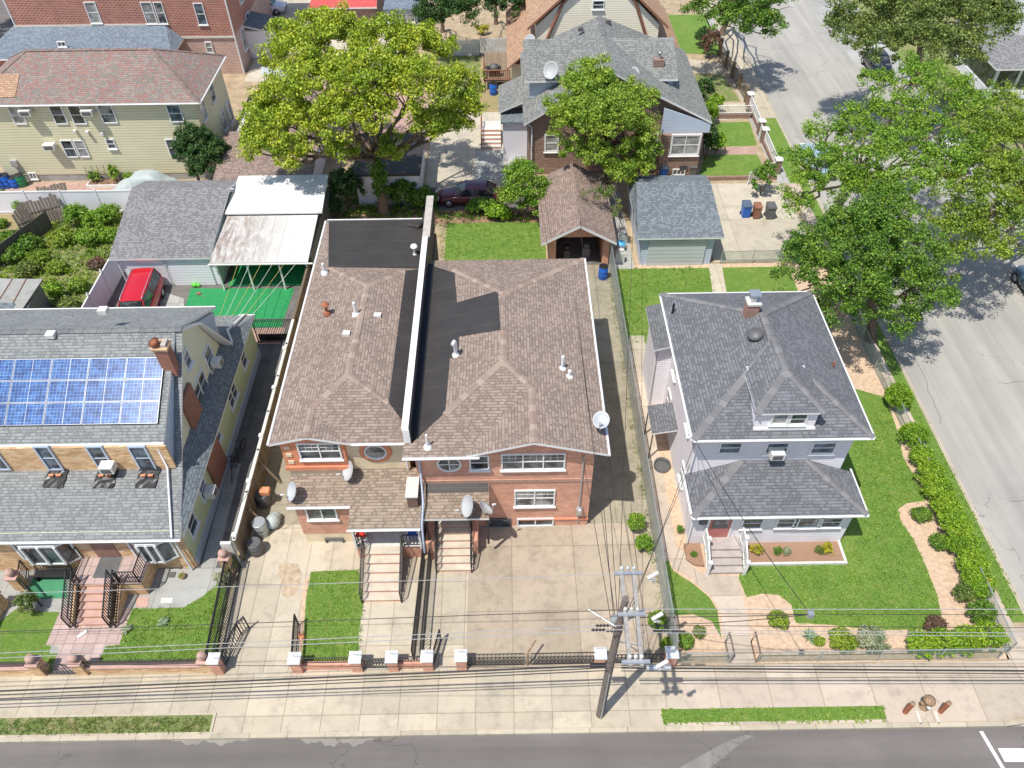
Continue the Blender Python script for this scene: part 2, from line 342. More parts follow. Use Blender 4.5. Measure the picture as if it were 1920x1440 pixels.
def asphaltm(name, a, bcol, tan):
    m, t, b = NM(name); wp = worldpos(t)
    f1 = noise(t, wp, .25, 6, .6); f2 = noise(t, wp, 1.5, 6, .7); f3 = noise(t, wp, 60, 2)
    c = mix(t, ramp(t, f1, [(.3, 0.), (.7, 1.)]), a, bcol); c = mix(t, ramp(t, f2, [(.58, 0.), (.8, .4)]), c, tan)
    c = mix(t, 1., c, ramp(t, f3, [(.2, .75), (.8, 1.1)]), 'MULTIPLY')
    vo = t.nodes.new('ShaderNodeTexVoronoi'); vo.feature = 'DISTANCE_TO_EDGE'; vo.inputs['Scale'].default_value = .12
    nz = t.nodes.new('ShaderNodeTexNoise'); nz.inputs['Scale'].default_value = 1; nz.inputs['Detail'].default_value = 6; t.links.new(wp, nz.inputs['Vector'])
    wv = t.nodes.new('ShaderNodeVectorMath'); wv.operation = 'MULTIPLY_ADD'; t.links.new(nz.outputs['Color'], wv.inputs[0]); wv.inputs[1].default_value = (2.5, 2.5, 0); t.links.new(wp, wv.inputs[2]); t.links.new(wv.outputs[0], vo.inputs['Vector'])
    c = mix(t, 1., c, ramp(t, vo.outputs['Distance'], [(0., .62), (.003, 1.)]), 'MULTIPLY')
    mp = t.nodes.new('ShaderNodeMapping'); mp.inputs['Scale'].default_value = (.06, 1.1, 1) if 'dark' in name else (1.1, .06, 1); t.links.new(wp, mp.inputs[0]); f6 = noise(t, mp.outputs[0], 1., 5, .6); c = mix(t, 1., c, ramp(t, f6, [(.35, .84), (.65, 1.08)]), 'MULTIPLY')
    t.links.new(c, b.inputs['Base Color']); b.inputs['Roughness'].default_value = .9; bump(t, b, f3, .006, .6); return m
M['asphD'] = asphaltm('dark_asphalt', (.165, .148, .138), (.205, .185, .17), (.23, .21, .185))
M['asphL'] = asphaltm('worn_asphalt', (.385, .37, .335), (.45, .43, .385), (.345, .33, .305))
M['asphM'] = asphaltm('mid_asphalt', (.24, .22, .20), (.28, .26, .235), (.3, .28, .25))
M['dust'] = asphaltm('dusty_asphalt', (.26, .24, .21), (.34, .31, .27), (.2, .18, .165))
M['soil'] = plain('tan_soil', (.58, .42, .29), .95, var=.2, scale=5, bmp=.05, bsc=14)
M['mulch'] = plain('brown_mulch', (.33, .2, .13), .95, var=.3, scale=20, bmp=.03)
M['earth'] = plain('dry_yard_earth', (.40, .31, .2), .95, var=.25, scale=1.2, bmp=.02)
M['grass'] = grassm('lush_lawn_grass', (.17, .34, .04), (.235, .41, .055), (.40, .45, .13), .4)
M['grassW'] = grassm('weedy_grass', (.22, .34, .07), (.34, .38, .13), (.52, .44, .24), .8)
M['grassDry'] = grassm('dry_grass', (.45, .42, .18), (.52, .42, .2), (.58, .43, .26), .7)
M['turf'] = plain('green_turf', (.02, .27, .085), .8, var=.12, scale=3, bmp=.01, bsc=80)
M['mat'] = plain('green_mat', (.06, .26, .13), .8)
M['pinkt'] = concrete('pink_tile', (.62, .46, .42), (.55, .42, .38), .45, .45, .01, (.4, .3, .28))
M['bricky'] = brickm('patio_brick', (.52, .34, .27), (.44, .28, .22), (.5, .4, .34), .3, .3)
M['wood'] = woodm('grey_wood', (.15, .125, .10), (.20, .165, .13)); M['woodL'] = woodm('tan_wood', (.33, .25, .17), (.26, .19, .13))
M['woodF'] = woodm('weathered_fence_wood', (.24, .18, .12), (.18, .13, .085), .2)
M['bark'] = plain('bark', (.17, .12, .085), .9, var=.3, scale=8, bmp=.03); M['barkL'] = plain('pale_bark', (.30, .24, .18), .9, var=.25, scale=8, bmp=.02)
M['pole'] = plain('pole_wood', (.20, .165, .14), .85, var=.3, scale=6, bmp=.02)
M['armw'] = plain('weathered_arm_wood', (.33, .31, .29), .8, var=.2, scale=6)
M['rust'] = plain('rusty_metal', (.34, .12, .06), .8, var=.35, scale=14); M['rustB'] = plain('rusty_brown_metal', (.30, .2, .12), .7, var=.4, scale=14)
M['wire'] = plain('wire_black', (.035, .035, .035), .6); M['wireL'] = plain('wire_grey', (.35, .35, .35), .5)
M['link'] = meshm('chain_link', (.42, .50, .48)); M['linkG'] = meshm('green_chain_link', (.28, .40, .33), .06, .006)
M['galv'] = plain('galvanised_steel', (.45, .48, .48), .4, .5)
M['red'] = plain('red_plastic', (.6, .03, .02), .45); M['blue'] = plain('blue_plastic', (.015, .13, .55), .4); M['green'] = plain('green_plastic', (.02, .22, .09), .45)
M['greyp'] = plain('grey_plastic', (.12, .12, .12), .5); M['brownp'] = plain('brown_plastic', (.30, .13, .08), .6); M['bluelid'] = plain('grey_blue_lid', (.1, .14, .2), .5)
M['tyre'] = plain('tyre_rubber', (.02, .02, .02), .8); M['rim'] = plain('rim_metal', (.55, .55, .56), .3, .8)
M['lamp'] = plain('lamp_lens', (.75, .75, .72), .15); M['lampR'] = plain('red_lamp_lens', (.45, .01, .01), .2)
M['solar'] = solarm('solar_cells'); M['pframe'] = plain('panel_frame', (.36, .38, .40), .4, .6); M['glassB'] = glassm('blue_reflecting_glass', (.05, .07, .09), (.16, .2, .24)); M['glassD'] = glassm('drawn_blind_glass', (.22, .22, .21), (.42, .42, .40), .25); M['ac'] = plain('air_conditioner_white', (.70, .68, .63), .5)
M['cover'] = plain('grey_tarpaulin', (.42, .47, .46), .6); M['awning'] = plain('red_awning', (.55, .09, .08), .6)
M['dorange'] = plain('brown_door', (.30, .16, .12), .5); M['reddoor'] = plain('faded_red_door', (.48, .16, .14), .5)
M['rope'] = plain('yellow_rope', (.65, .5, .18), .7); M['ropeW'] = plain('white_rope', (.75, .74, .7), .7)
M['line'] = plain('road_paint', (.78, .77, .74), .7, var=.1, scale=9)
M['tin'] = None
def tinm(name):
    m, t, b = NM(name); wp = worldpos(t)
    mp = t.nodes.new('ShaderNodeMapping'); mp.inputs['Scale'].default_value = (2.6, .8, 1); t.links.new(wp, mp.inputs[0]); f = noise(t, mp.outputs[0], 1.3, 6, .75)
    sp = t.nodes.new('ShaderNodeSeparateXYZ'); t.links.new(wp, sp.inputs[0]); mr = t.nodes.new('ShaderNodeMapRange'); mr.inputs[1].default_value = -13.5; mr.inputs[2].default_value = -17.5; t.links.new(sp.outputs[0], mr.inputs[0])
    ml = t.nodes.new('ShaderNodeMath'); ml.operation = 'MULTIPLY'; t.links.new(ramp(t, f, [(.38, .12), (.6, .95)]), ml.inputs[0]); t.links.new(mr.outputs[0], ml.inputs[1])
    c = mix(t, ml.outputs[0], (.66, .65, .62), (.27, .20, .16))
    k = brick(t, wp, .75, 99, .012, 0, (1, 1, 1), (.95, .95, .95), (.6, .6, .6)); c = mix(t, 1., c, k.outputs['Color'], 'MULTIPLY')
    t.links.new(c, b.inputs['Base Color']); b.inputs['Roughness'].default_value = .5; return m
M['stain'] = plain('stained_concrete', (.46, .36, .25), .9, var=.25, scale=4)
M['stepc'] = plain('step_concrete', (.56, .49, .39), .85, var=.12)
M['tin'] = tinm('rusty_tin_roof'); M['tinW'] = plain('white_corrugated_roof', (.72, .72, .71), .45, var=.07)
M['lfY'] = leafm('yellow_green_leaves', (.24, .33, .022), (.42, .50, .03), (.56, .56, .05))
M['lfM'] = leafm('mid_green_leaves', (.08, .18, .02), (.16, .29, .03), (.25, .37, .04))
M['lfB'] = leafm('bright_green_leaves', (.13, .26, .02), (.24, .39, .03), (.34, .47, .05))
M['lfD'] = leafm('dark_green_leaves', (0.037, 0.088, 0.022), (0.062, 0.138, 0.03), (0.1, 0.188, 0.037), .2)
M['lfO'] = leafm('olive_leaves', (0.13, 0.182, 0.039), (0.208, 0.26, 0.058), (0.286, 0.325, 0.078))
M['lfN'] = leafm('fresh_green_leaves', (.15, .24, .02), (.26, .36, .03), (.38, .45, .05))
M['lfBlade'] = leafm('grass_blades', (.16, .32, .03), (.24, .40, .045), (.38, .45, .10), .2)
M['lfYN'] = leafm('lime_green_leaves', (.20, .32, .03), (.34, .46, .045), (.42, .5, .06))
M['lfH'] = leafm('hedge_leaves', (.15, .30, .015), (.27, .43, .022), (.38, .52, .04))
M['lfYel'] = leafm('yellow_leaves', (.50, .40, .02), (.65, .52, .02)); M['lfGrey'] = leafm('silver_leaves', (.22, .30, .18), (.34, .42, .26))
M['lfRed'] = leafm('reddish_leaves', (.18, .09, .06), (.25, .13, .09)); M['flower'] = leafm('red_petals', (.55, .03, .02), (.65, .08, .04))
M['lfPale'] = leafm('variegated_leaves', (.30, .33, .18), (.42, .44, .28))
CAPB = capm('brown_ridge_cap', (.41, .32, .26), (.28, .205, .165)); CAPG = capm('grey_ridge_cap', (.24, .235, .235), (.17, .165, .17)); CAPA = capm('slate_ridge_cap', (.21, .21, .215), (.15, .155, .16))
# ---------------------------------------------------------------- part builders
def slab(parent, name, faces, mats, th=.14, fascia=True):
    """roof: list of polygons (top), given a real thickness and fascia"""
    mb = MB(); key = lambda p: (round(p[0], 2), round(p[1], 2), round(p[2], 2))
    cnt = {}
    for f in faces:
        for i in range(len(f)):
            a, b = key(f[i]), key(f[(i+1) % len(f)]); cnt.setdefault(frozenset((a, b)), []).append((f[i], f[(i+1) % len(f)]))
    for f in faces:
        a, b, c = V(f[0]), V(f[1]), V(f[2]); n = (b-a).cross(c-a)
        if n.z < 0: f = f[::-1]
        mb.poly(f, 0); mb.poly([(p[0], p[1], p[2]-th) for p in f[::-1]], 1)
    for e in cnt.values():
        if len(e) == 1:
            p, q = e[0]; mb.poly([p, q, (q[0], q[1], q[2]-th), (p[0], p[1], p[2]-th)], 1)
    return mb.build(name, mats, parent)
def caps(parent, segs, mat, w_=.32, l=.32, name='ridge_cap'):
    for p, q in segs:
        mb = MB(); p, q = V(p), V(q); d = q-p; n = max(1, int(d.length/l)); u = d.normalized(); s = u.cross(V((0, 0, 1))).normalized(); up = s.cross(u)
        for i in range(n):
            a = p+d*(i/n); b = p+d*((i+1.12)/n if i < n-1 else 1); k = random.uniform(-.01, .01)
            hw = w_/2; lift = .012+.018*(i % 2)+k*.4
            A = [a-s*hw+up*(lift-.035), a+up*(lift+.02), a+s*hw+up*(lift-.035), b+s*hw+up*(lift-.035), b+up*(lift+.02), b-s*hw+up*(lift-.035)]
            mb.mesh(A+[x-up*.05 for x in A], [(0, 1, 4, 5), (1, 2, 3, 4), (0, 5, 11, 6), (2, 8, 9, 3), (0, 6, 7, 1), (1, 7, 8, 2), (3, 9, 10, 4), (4, 10, 11, 5)], 0)
        mb.build(name, mat, parent)
def gutter(parent, p, q, r=.06, mat=None, name='gutter'):
    p, q = V(p), V(q); mb = MB(); d = (q-p); 
    mb.tube([p, q], r, 6); return mb.build(name, mat or M['white'], parent)
def window(parent, c, w_, h_, face='S', cols=2, rows=2, frame=None, glass=None, fw=.07, sill=True, label=None, name='window', grid=0):
    """c = centre of the pane on the wall plane"""
    fr = frame or M['white']; x, y, z = c; gl = glass or M[('glass', 'glassB', 'glassC', 'glass', 'glassD')[int(abs(x*7.3+y*3.1+z*5.7)) % 5]]
    def bx(mb, u0, u1, d0, d1, z0, z1):
        if face == 'S': mb.box(x+u0, x+u1, y-d1, y-d0, z+z0, z+z1)
        elif face == 'E': mb.box(x+d0, x+d1, y+u0, y+u1, z+z0, z+z1)
        elif face == 'W': mb.box(x-d1, x-d0, y+u0, y+u1, z+z0, z+z1)
        else: mb.box(x+u0, x+u1, y+d0, y+d1, z+z0, z+z1)
    a, b = w_/2, h_/2; m = MB()
    bx(m, -a-fw, a+fw, -.05, .07, b, b+fw); bx(m, -a-fw, a+fw, -.05, .07, -b-fw, -b); bx(m, -a-fw, -a, -.05, .07, -b, b); bx(m, a, a+fw, -.05, .07, -b, b)
    for i in range(1, cols): u = -a+w_*i/cols; bx(m, u-.03, u+.03, -.05, .06, -b, b)
    for i in range(cols):
        u0, u1 = -a+w_*i/cols+(.03 if i else 0), -a+w_*(i+1)/cols-(.03 if i < cols-1 else 0)
        for j in range(1, rows): v = -b+h_*j/rows; bx(m, u0, u1, -.05, .045, v-.02, v+.02)
        if grid:
            for g in range(1, grid): u = u0+(u1-u0)*g/grid; bx(m, u-.008, u+.008, .0, .03, .022, b)
            bx(m, u0, u1, .0, .028, b*.5-.008, b*.5+.008)
    if sill: bx(m, -a-fw-.05, a+fw+.05, -.05, .13, -b-fw-.05, -b-fw)
    o = m.build(name, fr, parent)
    g = MB(); bx(g, -a-.01, a+.01, -.04, .015, -b-.01, b+.01); g.build('pane', gl, o)
    if label: o['label'] = label
    return o
def winY(parent, Y, p0, p1, **k):
    a = PY(p0[0], p0[1], Y); b = PY(p1[0], p1[1], Y); return window(parent, ((a.x+b.x)/2, Y, (a.z+b.z)/2), abs(b.x-a.x), abs(a.z-b.z), 'S', **k)
def acunit(label, x, y, z, face='S', w_=.62, group='window air conditioners'):
    """a window unit sticking out of a wall plane"""
    t = thing('air_conditioner', label, 'air conditioner', (x, y, z), group)
    m = MB(); g = MB()
    if face == 'S': m.box(x-w_/2, x+w_/2, y-.5, y-.02, z, z+.4); g.box(x-w_/2+.08, x+w_/2-.08, y-.515, y-.503, z+.07, z+.33)
    elif face == 'E': m.box(x+.02, x+.5, y-w_/2, y+w_/2, z, z+.4); g.box(x+.503, x+.515, y-w_/2+.08, y+w_/2-.08, z+.07, z+.33)
    m.build('casing', M['ac'], t); g.build('grille', M['greyp'], t); return t
def downpipe(parent, pts, r=.045, mat=None): return MB().tube(pts, r, 8).build('downpipe', mat or M['white'], parent)
def stairs(parent, x0, x1, yf, n, rise, run, yback, treadm, riserm):
    a = MB(); b = MB()
    for i in range(n):
        y0 = yf+i*run; y1 = yback if i == n-1 else y0+run; z1 = (i+1)*rise
        b.box(x0, x1, y0+.02, (yback if i == n-1 else y1+.02), 0 if i == 0 else i*rise-.03, z1-.045)
        a.box(x0-.02, x1+.02, y0, y1 if i == n-1 else y1+.018, z1-.045, z1)
    b.build('riser', riserm, parent); return a.build('tread', treadm, parent)
def railing(parent, pts, h=.85, step=.13, r=.016, mat=None, name='railing', low=.08, mid=False):
    """bars between two rails following a bottom path"""
    mb = MB(); pts = [V(p) for p in pts]
    for a, b in zip(pts[:-1], pts[1:]):
        up = V((0, 0, 1))
        mb.tube([a+up*h, b+up*h], r*1.9, 6); mb.tube([a+up*low, b+up*low], r*1.5, 6)
        if mid: mb.tube([a+up*(h-.14), b+up*(h-.14)], r*1.2, 5)
        n = max(1, int((b-a).length/step))
        for i in range(n+1):
            p = a.lerp(b, i/n); e = .0 if i in (0, n) else low; rr = r*2 if i in (0, n) else r
            mb.tube([p+up*e, p+up*h], rr, 5, caps=False)
    return mb.build(name, mat or M['black'], parent)
def foliage(name, mat, parent, clumps, per, size, seed=0, origin=None, flat=.75, up=.35, elong=1.9):
    """many small leaf faces gathered round clump centres (x,y,z,radius)"""
    rng = np.random.default_rng(seed); cl = np.array(clumps, float); k = len(cl); n = k*per
    idx = np.repeat(np.arange(k), per); c = cl[idx, :3]; r = cl[idx, 3]
    d = rng.normal(size=(n, 3)); d /= np.linalg.norm(d, axis=1)[:, None]
    rad = r*(rng.random(n)**.45); p = c+d*rad[:, None]*np.array([1, 1, flat])
    nor = d*.7+rng.normal(size=(n, 3))*.55+np.array([0, 0, up]); nor /= np.linalg.norm(nor, axis=1)[:, None]
    t = np.cross(nor, rng.normal(size=(n, 3))); t /= np.linalg.norm(t, axis=1)[:, None]; b = np.cross(nor, t)
    s = size*rng.uniform(.6, 1.35, n)[:, None]
    v = np.stack([p-t*s*.5*elong*.6, p+b*s*.32+nor*s*.07, p+t*s*.5*elong*.6, p-b*s*.32+nor*s*.07], 1).reshape(-1, 3)
    org = world_org(parent) if parent is not None else V(origin if origin is not None else (0, 0, 0)); v -= np.array(org)
    me = bpy.data.meshes.new(name); me.vertices.add(4*n); me.vertices.foreach_set('co', v.ravel())
    me.loops.add(4*n); me.loops.foreach_set('vertex_index', np.arange(4*n)); me.polygons.add(n)
    me.polygons.foreach_set('loop_start', np.arange(0, 4*n, 4)); me.materials.append(mat); me.update(calc_edges=True)
    o = bpy.data.objects.new(name, me); COL.objects.link(o)
    if parent is not None: o.parent = parent
    else: o.location = org
    return o
def scatter_clumps(blobs, dens, cr, seed, shell=.55):
    """blobs (x,y,z,rx,ry,rz) -> clump centres spread through the outer shell of each blob"""
    rng = np.random.default_rng(seed); out = []
    for (x, y, z, rx, ry, rz) in blobs:
        n = max(3, int(dens*1.0*(rx*ry*rz)**(2/3)))
        d = rng.normal(size=(n, 3)); d /= np.linalg.norm(d, axis=1)[:, None]; d[:, 2] = np.where(d[:, 2] < -.35, -d[:, 2], d[:, 2])
        q = (shell+(1-shell)*rng.random(n))*rng.uniform(.82, 1.1, n)
        for i in range(n): out.append((x+d[i, 0]*rx*q[i], y+d[i, 1]*ry*q[i], z+d[i, 2]*rz*q[i], cr*rng.uniform(.55, 1.35)))
    return out
def branch(mb, a, b, r0, r1, rnd, wob=.12, n=6):
    pts = []; rs = []; L = (b-a).length
    for i in range(n+1):
        t = i/n; p = a.lerp(b, t)
        if 0 < i < n: p = p+V((rnd.uniform(-1, 1), rnd.uniform(-1, 1), rnd.uniform(-.5, .8)))*L*wob*.4
        pts.append(p); rs.append(r0+(r1-r0)*t)
    mb.tube(pts, rs, 8); return pts
def tree(name, label, base, fork, blobs, leaf, r0, dens=9, cr=.55, per=60, size=.2, seed=1, bark=None, group=None, cat='tree', shell=.5, flat=.7, up=.35):
    t = thing(name, label, cat, base, group); rnd = random.Random(seed); mb = MB()
    base, fork = V(base), V(fork); branch(mb, base-V((0, 0, .1)), fork, r0, r0*.7, rnd, .05, 7)
    mb.tube([base-V((0, 0, .1)), base+V((0, 0, .35))], [r0*1.45, r0*.98], 9)
    for (x, y, z, rx, ry, rz) in blobs:
        c = V((x, y, z)); m_ = branch(mb, fork-V((0, 0, .2)), c-V((0, 0, rz*.35)), r0*.34, r0*.12, rnd, .14, 6)
        for q in range(4):
            e = c+V((rnd.uniform(-1, 1)*rx, rnd.uniform(-1, 1)*ry, rnd.uniform(-.3, .9)*rz))*.8
            branch(mb, m_[rnd.choice((3, 4, 5))], e, r0*.17, r0*.04, rnd, .2, 5)
    mb.build('trunk', bark or M['bark'], t)
    foliage('crown', leaf, t, scatter_clumps(blobs, dens*1.15, cr*.84, seed, shell), int(per*1.75), size*.6, seed, flat=flat, up=up)
    return t
def shrub(name, label, x, y, rx, ry, h, leaf, n=None, per=45, size=.09, seed=0, group=None, cat='shrub', z0=0, cr=.16, stemm=None):
    t = thing(name, label, cat, (x, y, z0), group); rng = random.Random(seed+11)
    mb = MB()
    for i in range(5):
        a = rng.uniform(0, 6.28); mb.tube([(x, y, z0), (x+math.cos(a)*rx*.3, y+math.sin(a)*ry*.3, z0+h*.4), (x+math.cos(a)*rx*.55, y+math.sin(a)*ry*.55, z0+h*.75)], [.03, .02, .008], 5)
    mb.build('stem', stemm or M['bark'], t)
    blobs = [(x, y, z0+h*.52, rx*.85, ry*.85, h*.46)]
    k_ = (n or 34)/(max(.001, rx*.85*ry*.85*h*.46)**(2/3)); foliage('leaves', leaf, t, scatter_clumps(blobs, k_, cr, seed, .6), per, size, seed)
    return t
def sheet(name, poly, mat, lvl=1, px=False, z=0., th=.0):
    pts = [P(*p, 0) if px else V((p[0], p[1], 0)) for p in poly]
    zz = z+lvl*.004
    a = sum(pts[i].x*pts[(i+1) % len(pts)].y-pts[(i+1) % len(pts)].x*pts[i].y for i in range(len(pts)))
    if a < 0: pts = pts[::-1]
    o = MB().poly([(p.x, p.y, zz) for p in pts]).build(name, mat, None, (pts[0].x, pts[0].y, zz)); o['kind'] = 'structure'; return o
def rect(x0, x1, y0, y1): return [(x0, y0), (x1, y0), (x1, y1), (x0, y1)]
#==SETTING==
# ---------------------------------------------------------------- the setting
def st(name, mb, mat, org=(0, 0, 0)):
    o = mb.build(name, mat, None, org); o['kind'] = 'structure'; return o
st('ground', MB().poly([(-600, -400, -.16), (600, -400, -.16), (600, 900, -.16), (-600, 900, -.16)]), M['earth'])
st('front_road', MB().box(-120, 140, -20, 11.27, -.15, -.12), M['asphD'])
st('side_road', MB().box(22.62, 34.5, 11.30, 160, -.15, -.118), M['asphL'])
st('left_road', MB().box(-56, -48.4, 11.30, 160, -.15, -.118), M['asphD'])
st('road_corner', MB().box(19.3, 22.62, 11.27, 14.6, -.15, -.1205), M['asphL'])
arc = [(19.6+3*math.sin(a), 14.25-3*math.cos(a)) for a in [math.pi/2*i/8 for i in range(9)]]
blk = [(-48.2, 11.28)]+[(p[0], p[1]) for p in arc]+[(22.6, 160), (-48.2, 160)]
mb = MB(); mb.prism(blk, -.15, 0); st('block_ground', mb, M['earth'])
st('right_block_ground', MB().box(34.6, 120, 11.3, 160, -.15, 0), M['earth'])
st('left_block_ground', MB().box(-120, -56.2, 11.3, 160, -.15, 0), M['earth'])
# kerb following the block edge
ko = [(-48.2, 11.27)]+arc+[(22.6, 160)]
ki = [(-48.2, 11.45)]+[(19.6+2.82*math.sin(a), 14.25-2.82*math.cos(a)) for a in [math.pi/2*i/8 for i in range(9)]]+[(22.42, 160)]
mb = MB()
for i in range(len(ko)-1):
    a, b, c, d = ko[i], ko[i+1], ki[i+1], ki[i]
    mb.hexa([(p[0], p[1], -.13) for p in (a, b, c, d)], [(p[0], p[1], .012) for p in (a, b, c, d)])
st('kerb', mb, M['kerb'])
st('kerb', MB().box(34.5, 34.68, 11.3, 160, -.13, .012), M['kerb'])
sheet('sidewalk', [(-48.1, 11.45), (6.9, 11.45), (6.9, 13.9), (-48.1, 13.9)], M['conc'], 1)
sheet('sidewalk', [(6.9, 11.45), (19.6, 11.45), (20.6, 11.65), (21.6, 12.3), (22.3, 13.3), (22.42, 14.3), (22.42, 15.4), (21.0, 15.4), (20.8, 13.9), (6.9, 13.9)], M['concP'], 1)
sheet('sidewalk', rect(20.95, 21.75, 15.4, 50.5), M['concP'], 1)
sheet('sidewalk', rect(20.2, 21.1, 50.5, 62), M['concG'], 1)
sheet('sidewalk', rect(20.2, 22.42, 60.4, 150), M['concL'], 1)
sheet('sidewalk', rect(34.7, 36.6, 11.4, 150), M['concG'], 1)
sheet('sidewalk', rect(-47.9, -44.6, 13.9, 150), M['soil'], 1)
sheet('verge', rect(21.75, 22.42, 15.6, 50.5), M['grass'], 2)
sheet('verge', [(21.1, 50.5), (22.42, 50.5), (22.42, 60.3), (21.2, 60.3)], M['grass'], 2)
sheet('verge', rect(-47, -12.1, 11.52, 12.18), M['grassW'], 2)
sheet('verge', rect(5.95, 14.9, 11.58, 12.12), M['grass'], 2)
st('verge_edging', MB().box(-12.12, -12.02, 11.52, 12.26, 0, .05).box(-47, -12.12, 12.18, 12.26, 0, .05), M['kerb'])
# plot A (solar house)
sheet('yard_path', rect(-23.2, -13.1, 14.0, 19.2), M['concG'], 1)
sheet('yard_path', rect(-44.4, -23.2, 14.0, 22), M['concG'], 1)
sheet('lawn', [(0, 1262), (0, 1165), (28, 1144), (112, 1148), (92, 1225), (112, 1225), (98, 1262)], M['grass'], 3, True)
sheet('lawn', [(245, 1141), (290, 1141), (345, 1139), (380, 1118), (418, 1088), (430, 1095), (404, 1249), (182, 1250), (198, 1212), (224, 1210)], M['grass'], 3, True)
sheet('tiled_path', [(118, 1134), (249, 1139), (223, 1210), (196, 1210), (180, 1257), (98, 1257), (112, 1212), (86, 1210)], M['pinkt'], 4, True)
sheet('green_mat', [(62, 1082), (124, 1080), (126, 1122), (50, 1124)], M['mat'], 5, True)
sheet('stepping_stone', [(256, 1120), (280, 1120), (277, 1139), (255, 1139)], M['pinkst'], 4, True)
sheet('stepping_stone', [(303, 1121), (325, 1121), (322, 1131), (301, 1131)], M['stone'], 4, True)
sheet('alley', rect(-14.6, -12.9, 18.9, 34.6), M['concK'], 2)
sheet('alley', [(-14.4, 18.9), (-13.7, 18.9), (-13.9, 25), (-14.5, 25)], M['concG'], 3)
sheet('back_yard', rect(-25.2, -12.9, 31, 48), M['concK'], 1)
sheet('back_yard_strip', [(300, 545), (345, 560), (345, 580), (300, 590)], M['concG'], 3, True)
sheet('artificial_turf', [(358, 541), (552, 541), (527, 614), (335, 614)], M['turf'], 4, True)
sheet('artificial_turf', rect(-18.0, -12.3, 39.4, 46.4), M['turf'], 3)
sheet('paved_strip', [(470, 616), (535, 614), (525, 645), (470, 645)], M['bricky'], 3, True)
# plot of the twin brick house
sheet('driveway', rect(-12.7, -9.3, 13.9, 21.2), M['concL'], 2)
sheet('driveway', rect(-12.7, -9.9, 21.2, 48), M['concM'], 2)
sheet('front_path', rect(-9.3, -2.0, 13.9, 21), M['concL'], 2)
sheet('driveway', rect(-2.0, 3.9, 13.9, 21), M['concD'], 2)
sheet('driveway', rect(3.9, 6.72, 13.9, 21), M['concD'], 3)
sheet('side_passage', rect(3.4, 6.72, 21, 41), M['concM'], 3)
sheet('dirt_patch', [(524, 1060), (532, 1054), (545, 1058), (558, 1056), (566, 1075), (562, 1098), (552, 1116), (538, 1121), (529, 1116), (530, 1095), (522, 1078)], M['stain'], 4, True)
sheet('dirt_patch', [(568, 1092), (585, 1075), (575, 1240), (562, 1240), (560, 1190)], M['soil'], 4, True)
sheet('lawn', [(583, 1073), (600, 1071), (672, 1069), (682, 1130), (673, 1180), (672, 1240), (566, 1240), (570, 1180), (574, 1120)], M['grass'], 5, True)
sheet('lawn', rect(-4.2, 2.6, 33.2, 46.2), M['grass'], 2)
sheet('soil_bed', rect(-12.6, 2.6, 46.0, 48.2), M['mulch'], 3)
# plot G (grey house)
sheet('soil_bed', rect(6.75, 20.9, 13.95, 41), M['soil'], 1)
sheet('lawn', [(1660, 745), (1680, 800), (1694, 860), (1722, 905), (1738, 938), (1700, 944), (1683, 955), (1690, 980), (1712, 1010), (1735, 1060), (1755, 1110), (1765, 1150), (1760, 1170), (1730, 1180), (1640, 1182), (1560, 1172), (1492, 1168), (1484, 1135), (1462, 1116), (1430, 1113), (1400, 1120), (1385, 1085), (1392, 1050), (1480, 960), (1500, 700)], M['grass'], 3, True)
sheet('lawn', [(1240, 1020), (1262, 1070), (1300, 1095), (1330, 1120), (1345, 1145), (1353, 1198), (1335, 1165), (1300, 1152), (1255, 1155)], M['grass'], 3, True)
sheet('lawn', rect(6.95, 18.4, 31.0, 40.6), M['grass'], 3)
sheet('lawn', [(6.95, 31.0), (8.0, 31.0), (8.0, 33), (6.95, 33)], M['grass'], 3)
sheet('path', [(1328, 495), (1353, 495), (1364, 560), (1338, 560)], M['concL'], 5, True)
sheet('front_walk', [(1318, 1078), (1384, 1080), (1400, 1150), (1418, 1250), (1362, 1250), (1352, 1150), (1335, 1120), (1300, 1090)], M['concP'], 5, True)
sheet('front_walk', [(1250, 1028), (1282, 1032), (1300, 1065), (1322, 1078), (1318, 1092), (1290, 1080), (1262, 1065)], M['concP'], 4, True)
sheet('side_path', [(6.9, 18.9), (7.75, 18.9), (7.75, 33.8), (6.9, 33.8)], M['concP'], 6)
sheet('side_path', [(6.9, 31.6), (8.1, 31.6), (8.1, 34.2), (7.2, 34.2)], M['concL'], 7)
sheet('parking_pad', rect(13.7, 20.6, 41.2, 50.6), M['concW'], 2)
sheet('passage', rect(6.9, 8.3, 40.6, 50), M['concG'], 2)
# plots behind
sheet('driveway', rect(-6.0, 1.6, 49.0, 62), M['concW'], 2)
sheet('driveway', rect(-2.4, 1.6, 51.6, 56.2), M['concG'], 4)
sheet('driveway', rect(-6.0, 1.6, 47.6, 50.6), M['concK'], 4)
sheet('brick_patio', rect(-18.4, -6.2, 56, 68), M['bricky'], 2)
sheet('patio', rect(-20, -6.2, 55.2, 56), M['concL'], 2)
sheet('yard_grass', rect(-6.0, -2.2, 62, 73), M['grassW'], 2)
sheet('yard_grass', [(-2.2, 62), (1.5, 62), (1.5, 66), (-2.2, 66)], M['grassDry'], 2)
sheet('driveway', rect(-23.4, -9, 68.2, 150), M['concW'], 2)
sheet('alley', rect(-44, -21, 48.2, 52), M['bricky'], 2)
sheet('alley', rect(-21, -18.6, 48.2, 68), M['concG'], 2)
sheet('rear_lawn', rect(-36, -25.3, 36, 47.8), M['grassW'], 2)
sheet('rear_lawn', [(-46, 30), (-33.6, 40.5), (-32.4, 47.8), (-46, 47.8)], M['grassDry'], 3)
sheet('side_lawn', [(1343, 230), (1405, 228), (1420, 273), (1350, 275)], M['grass'], 2, True)
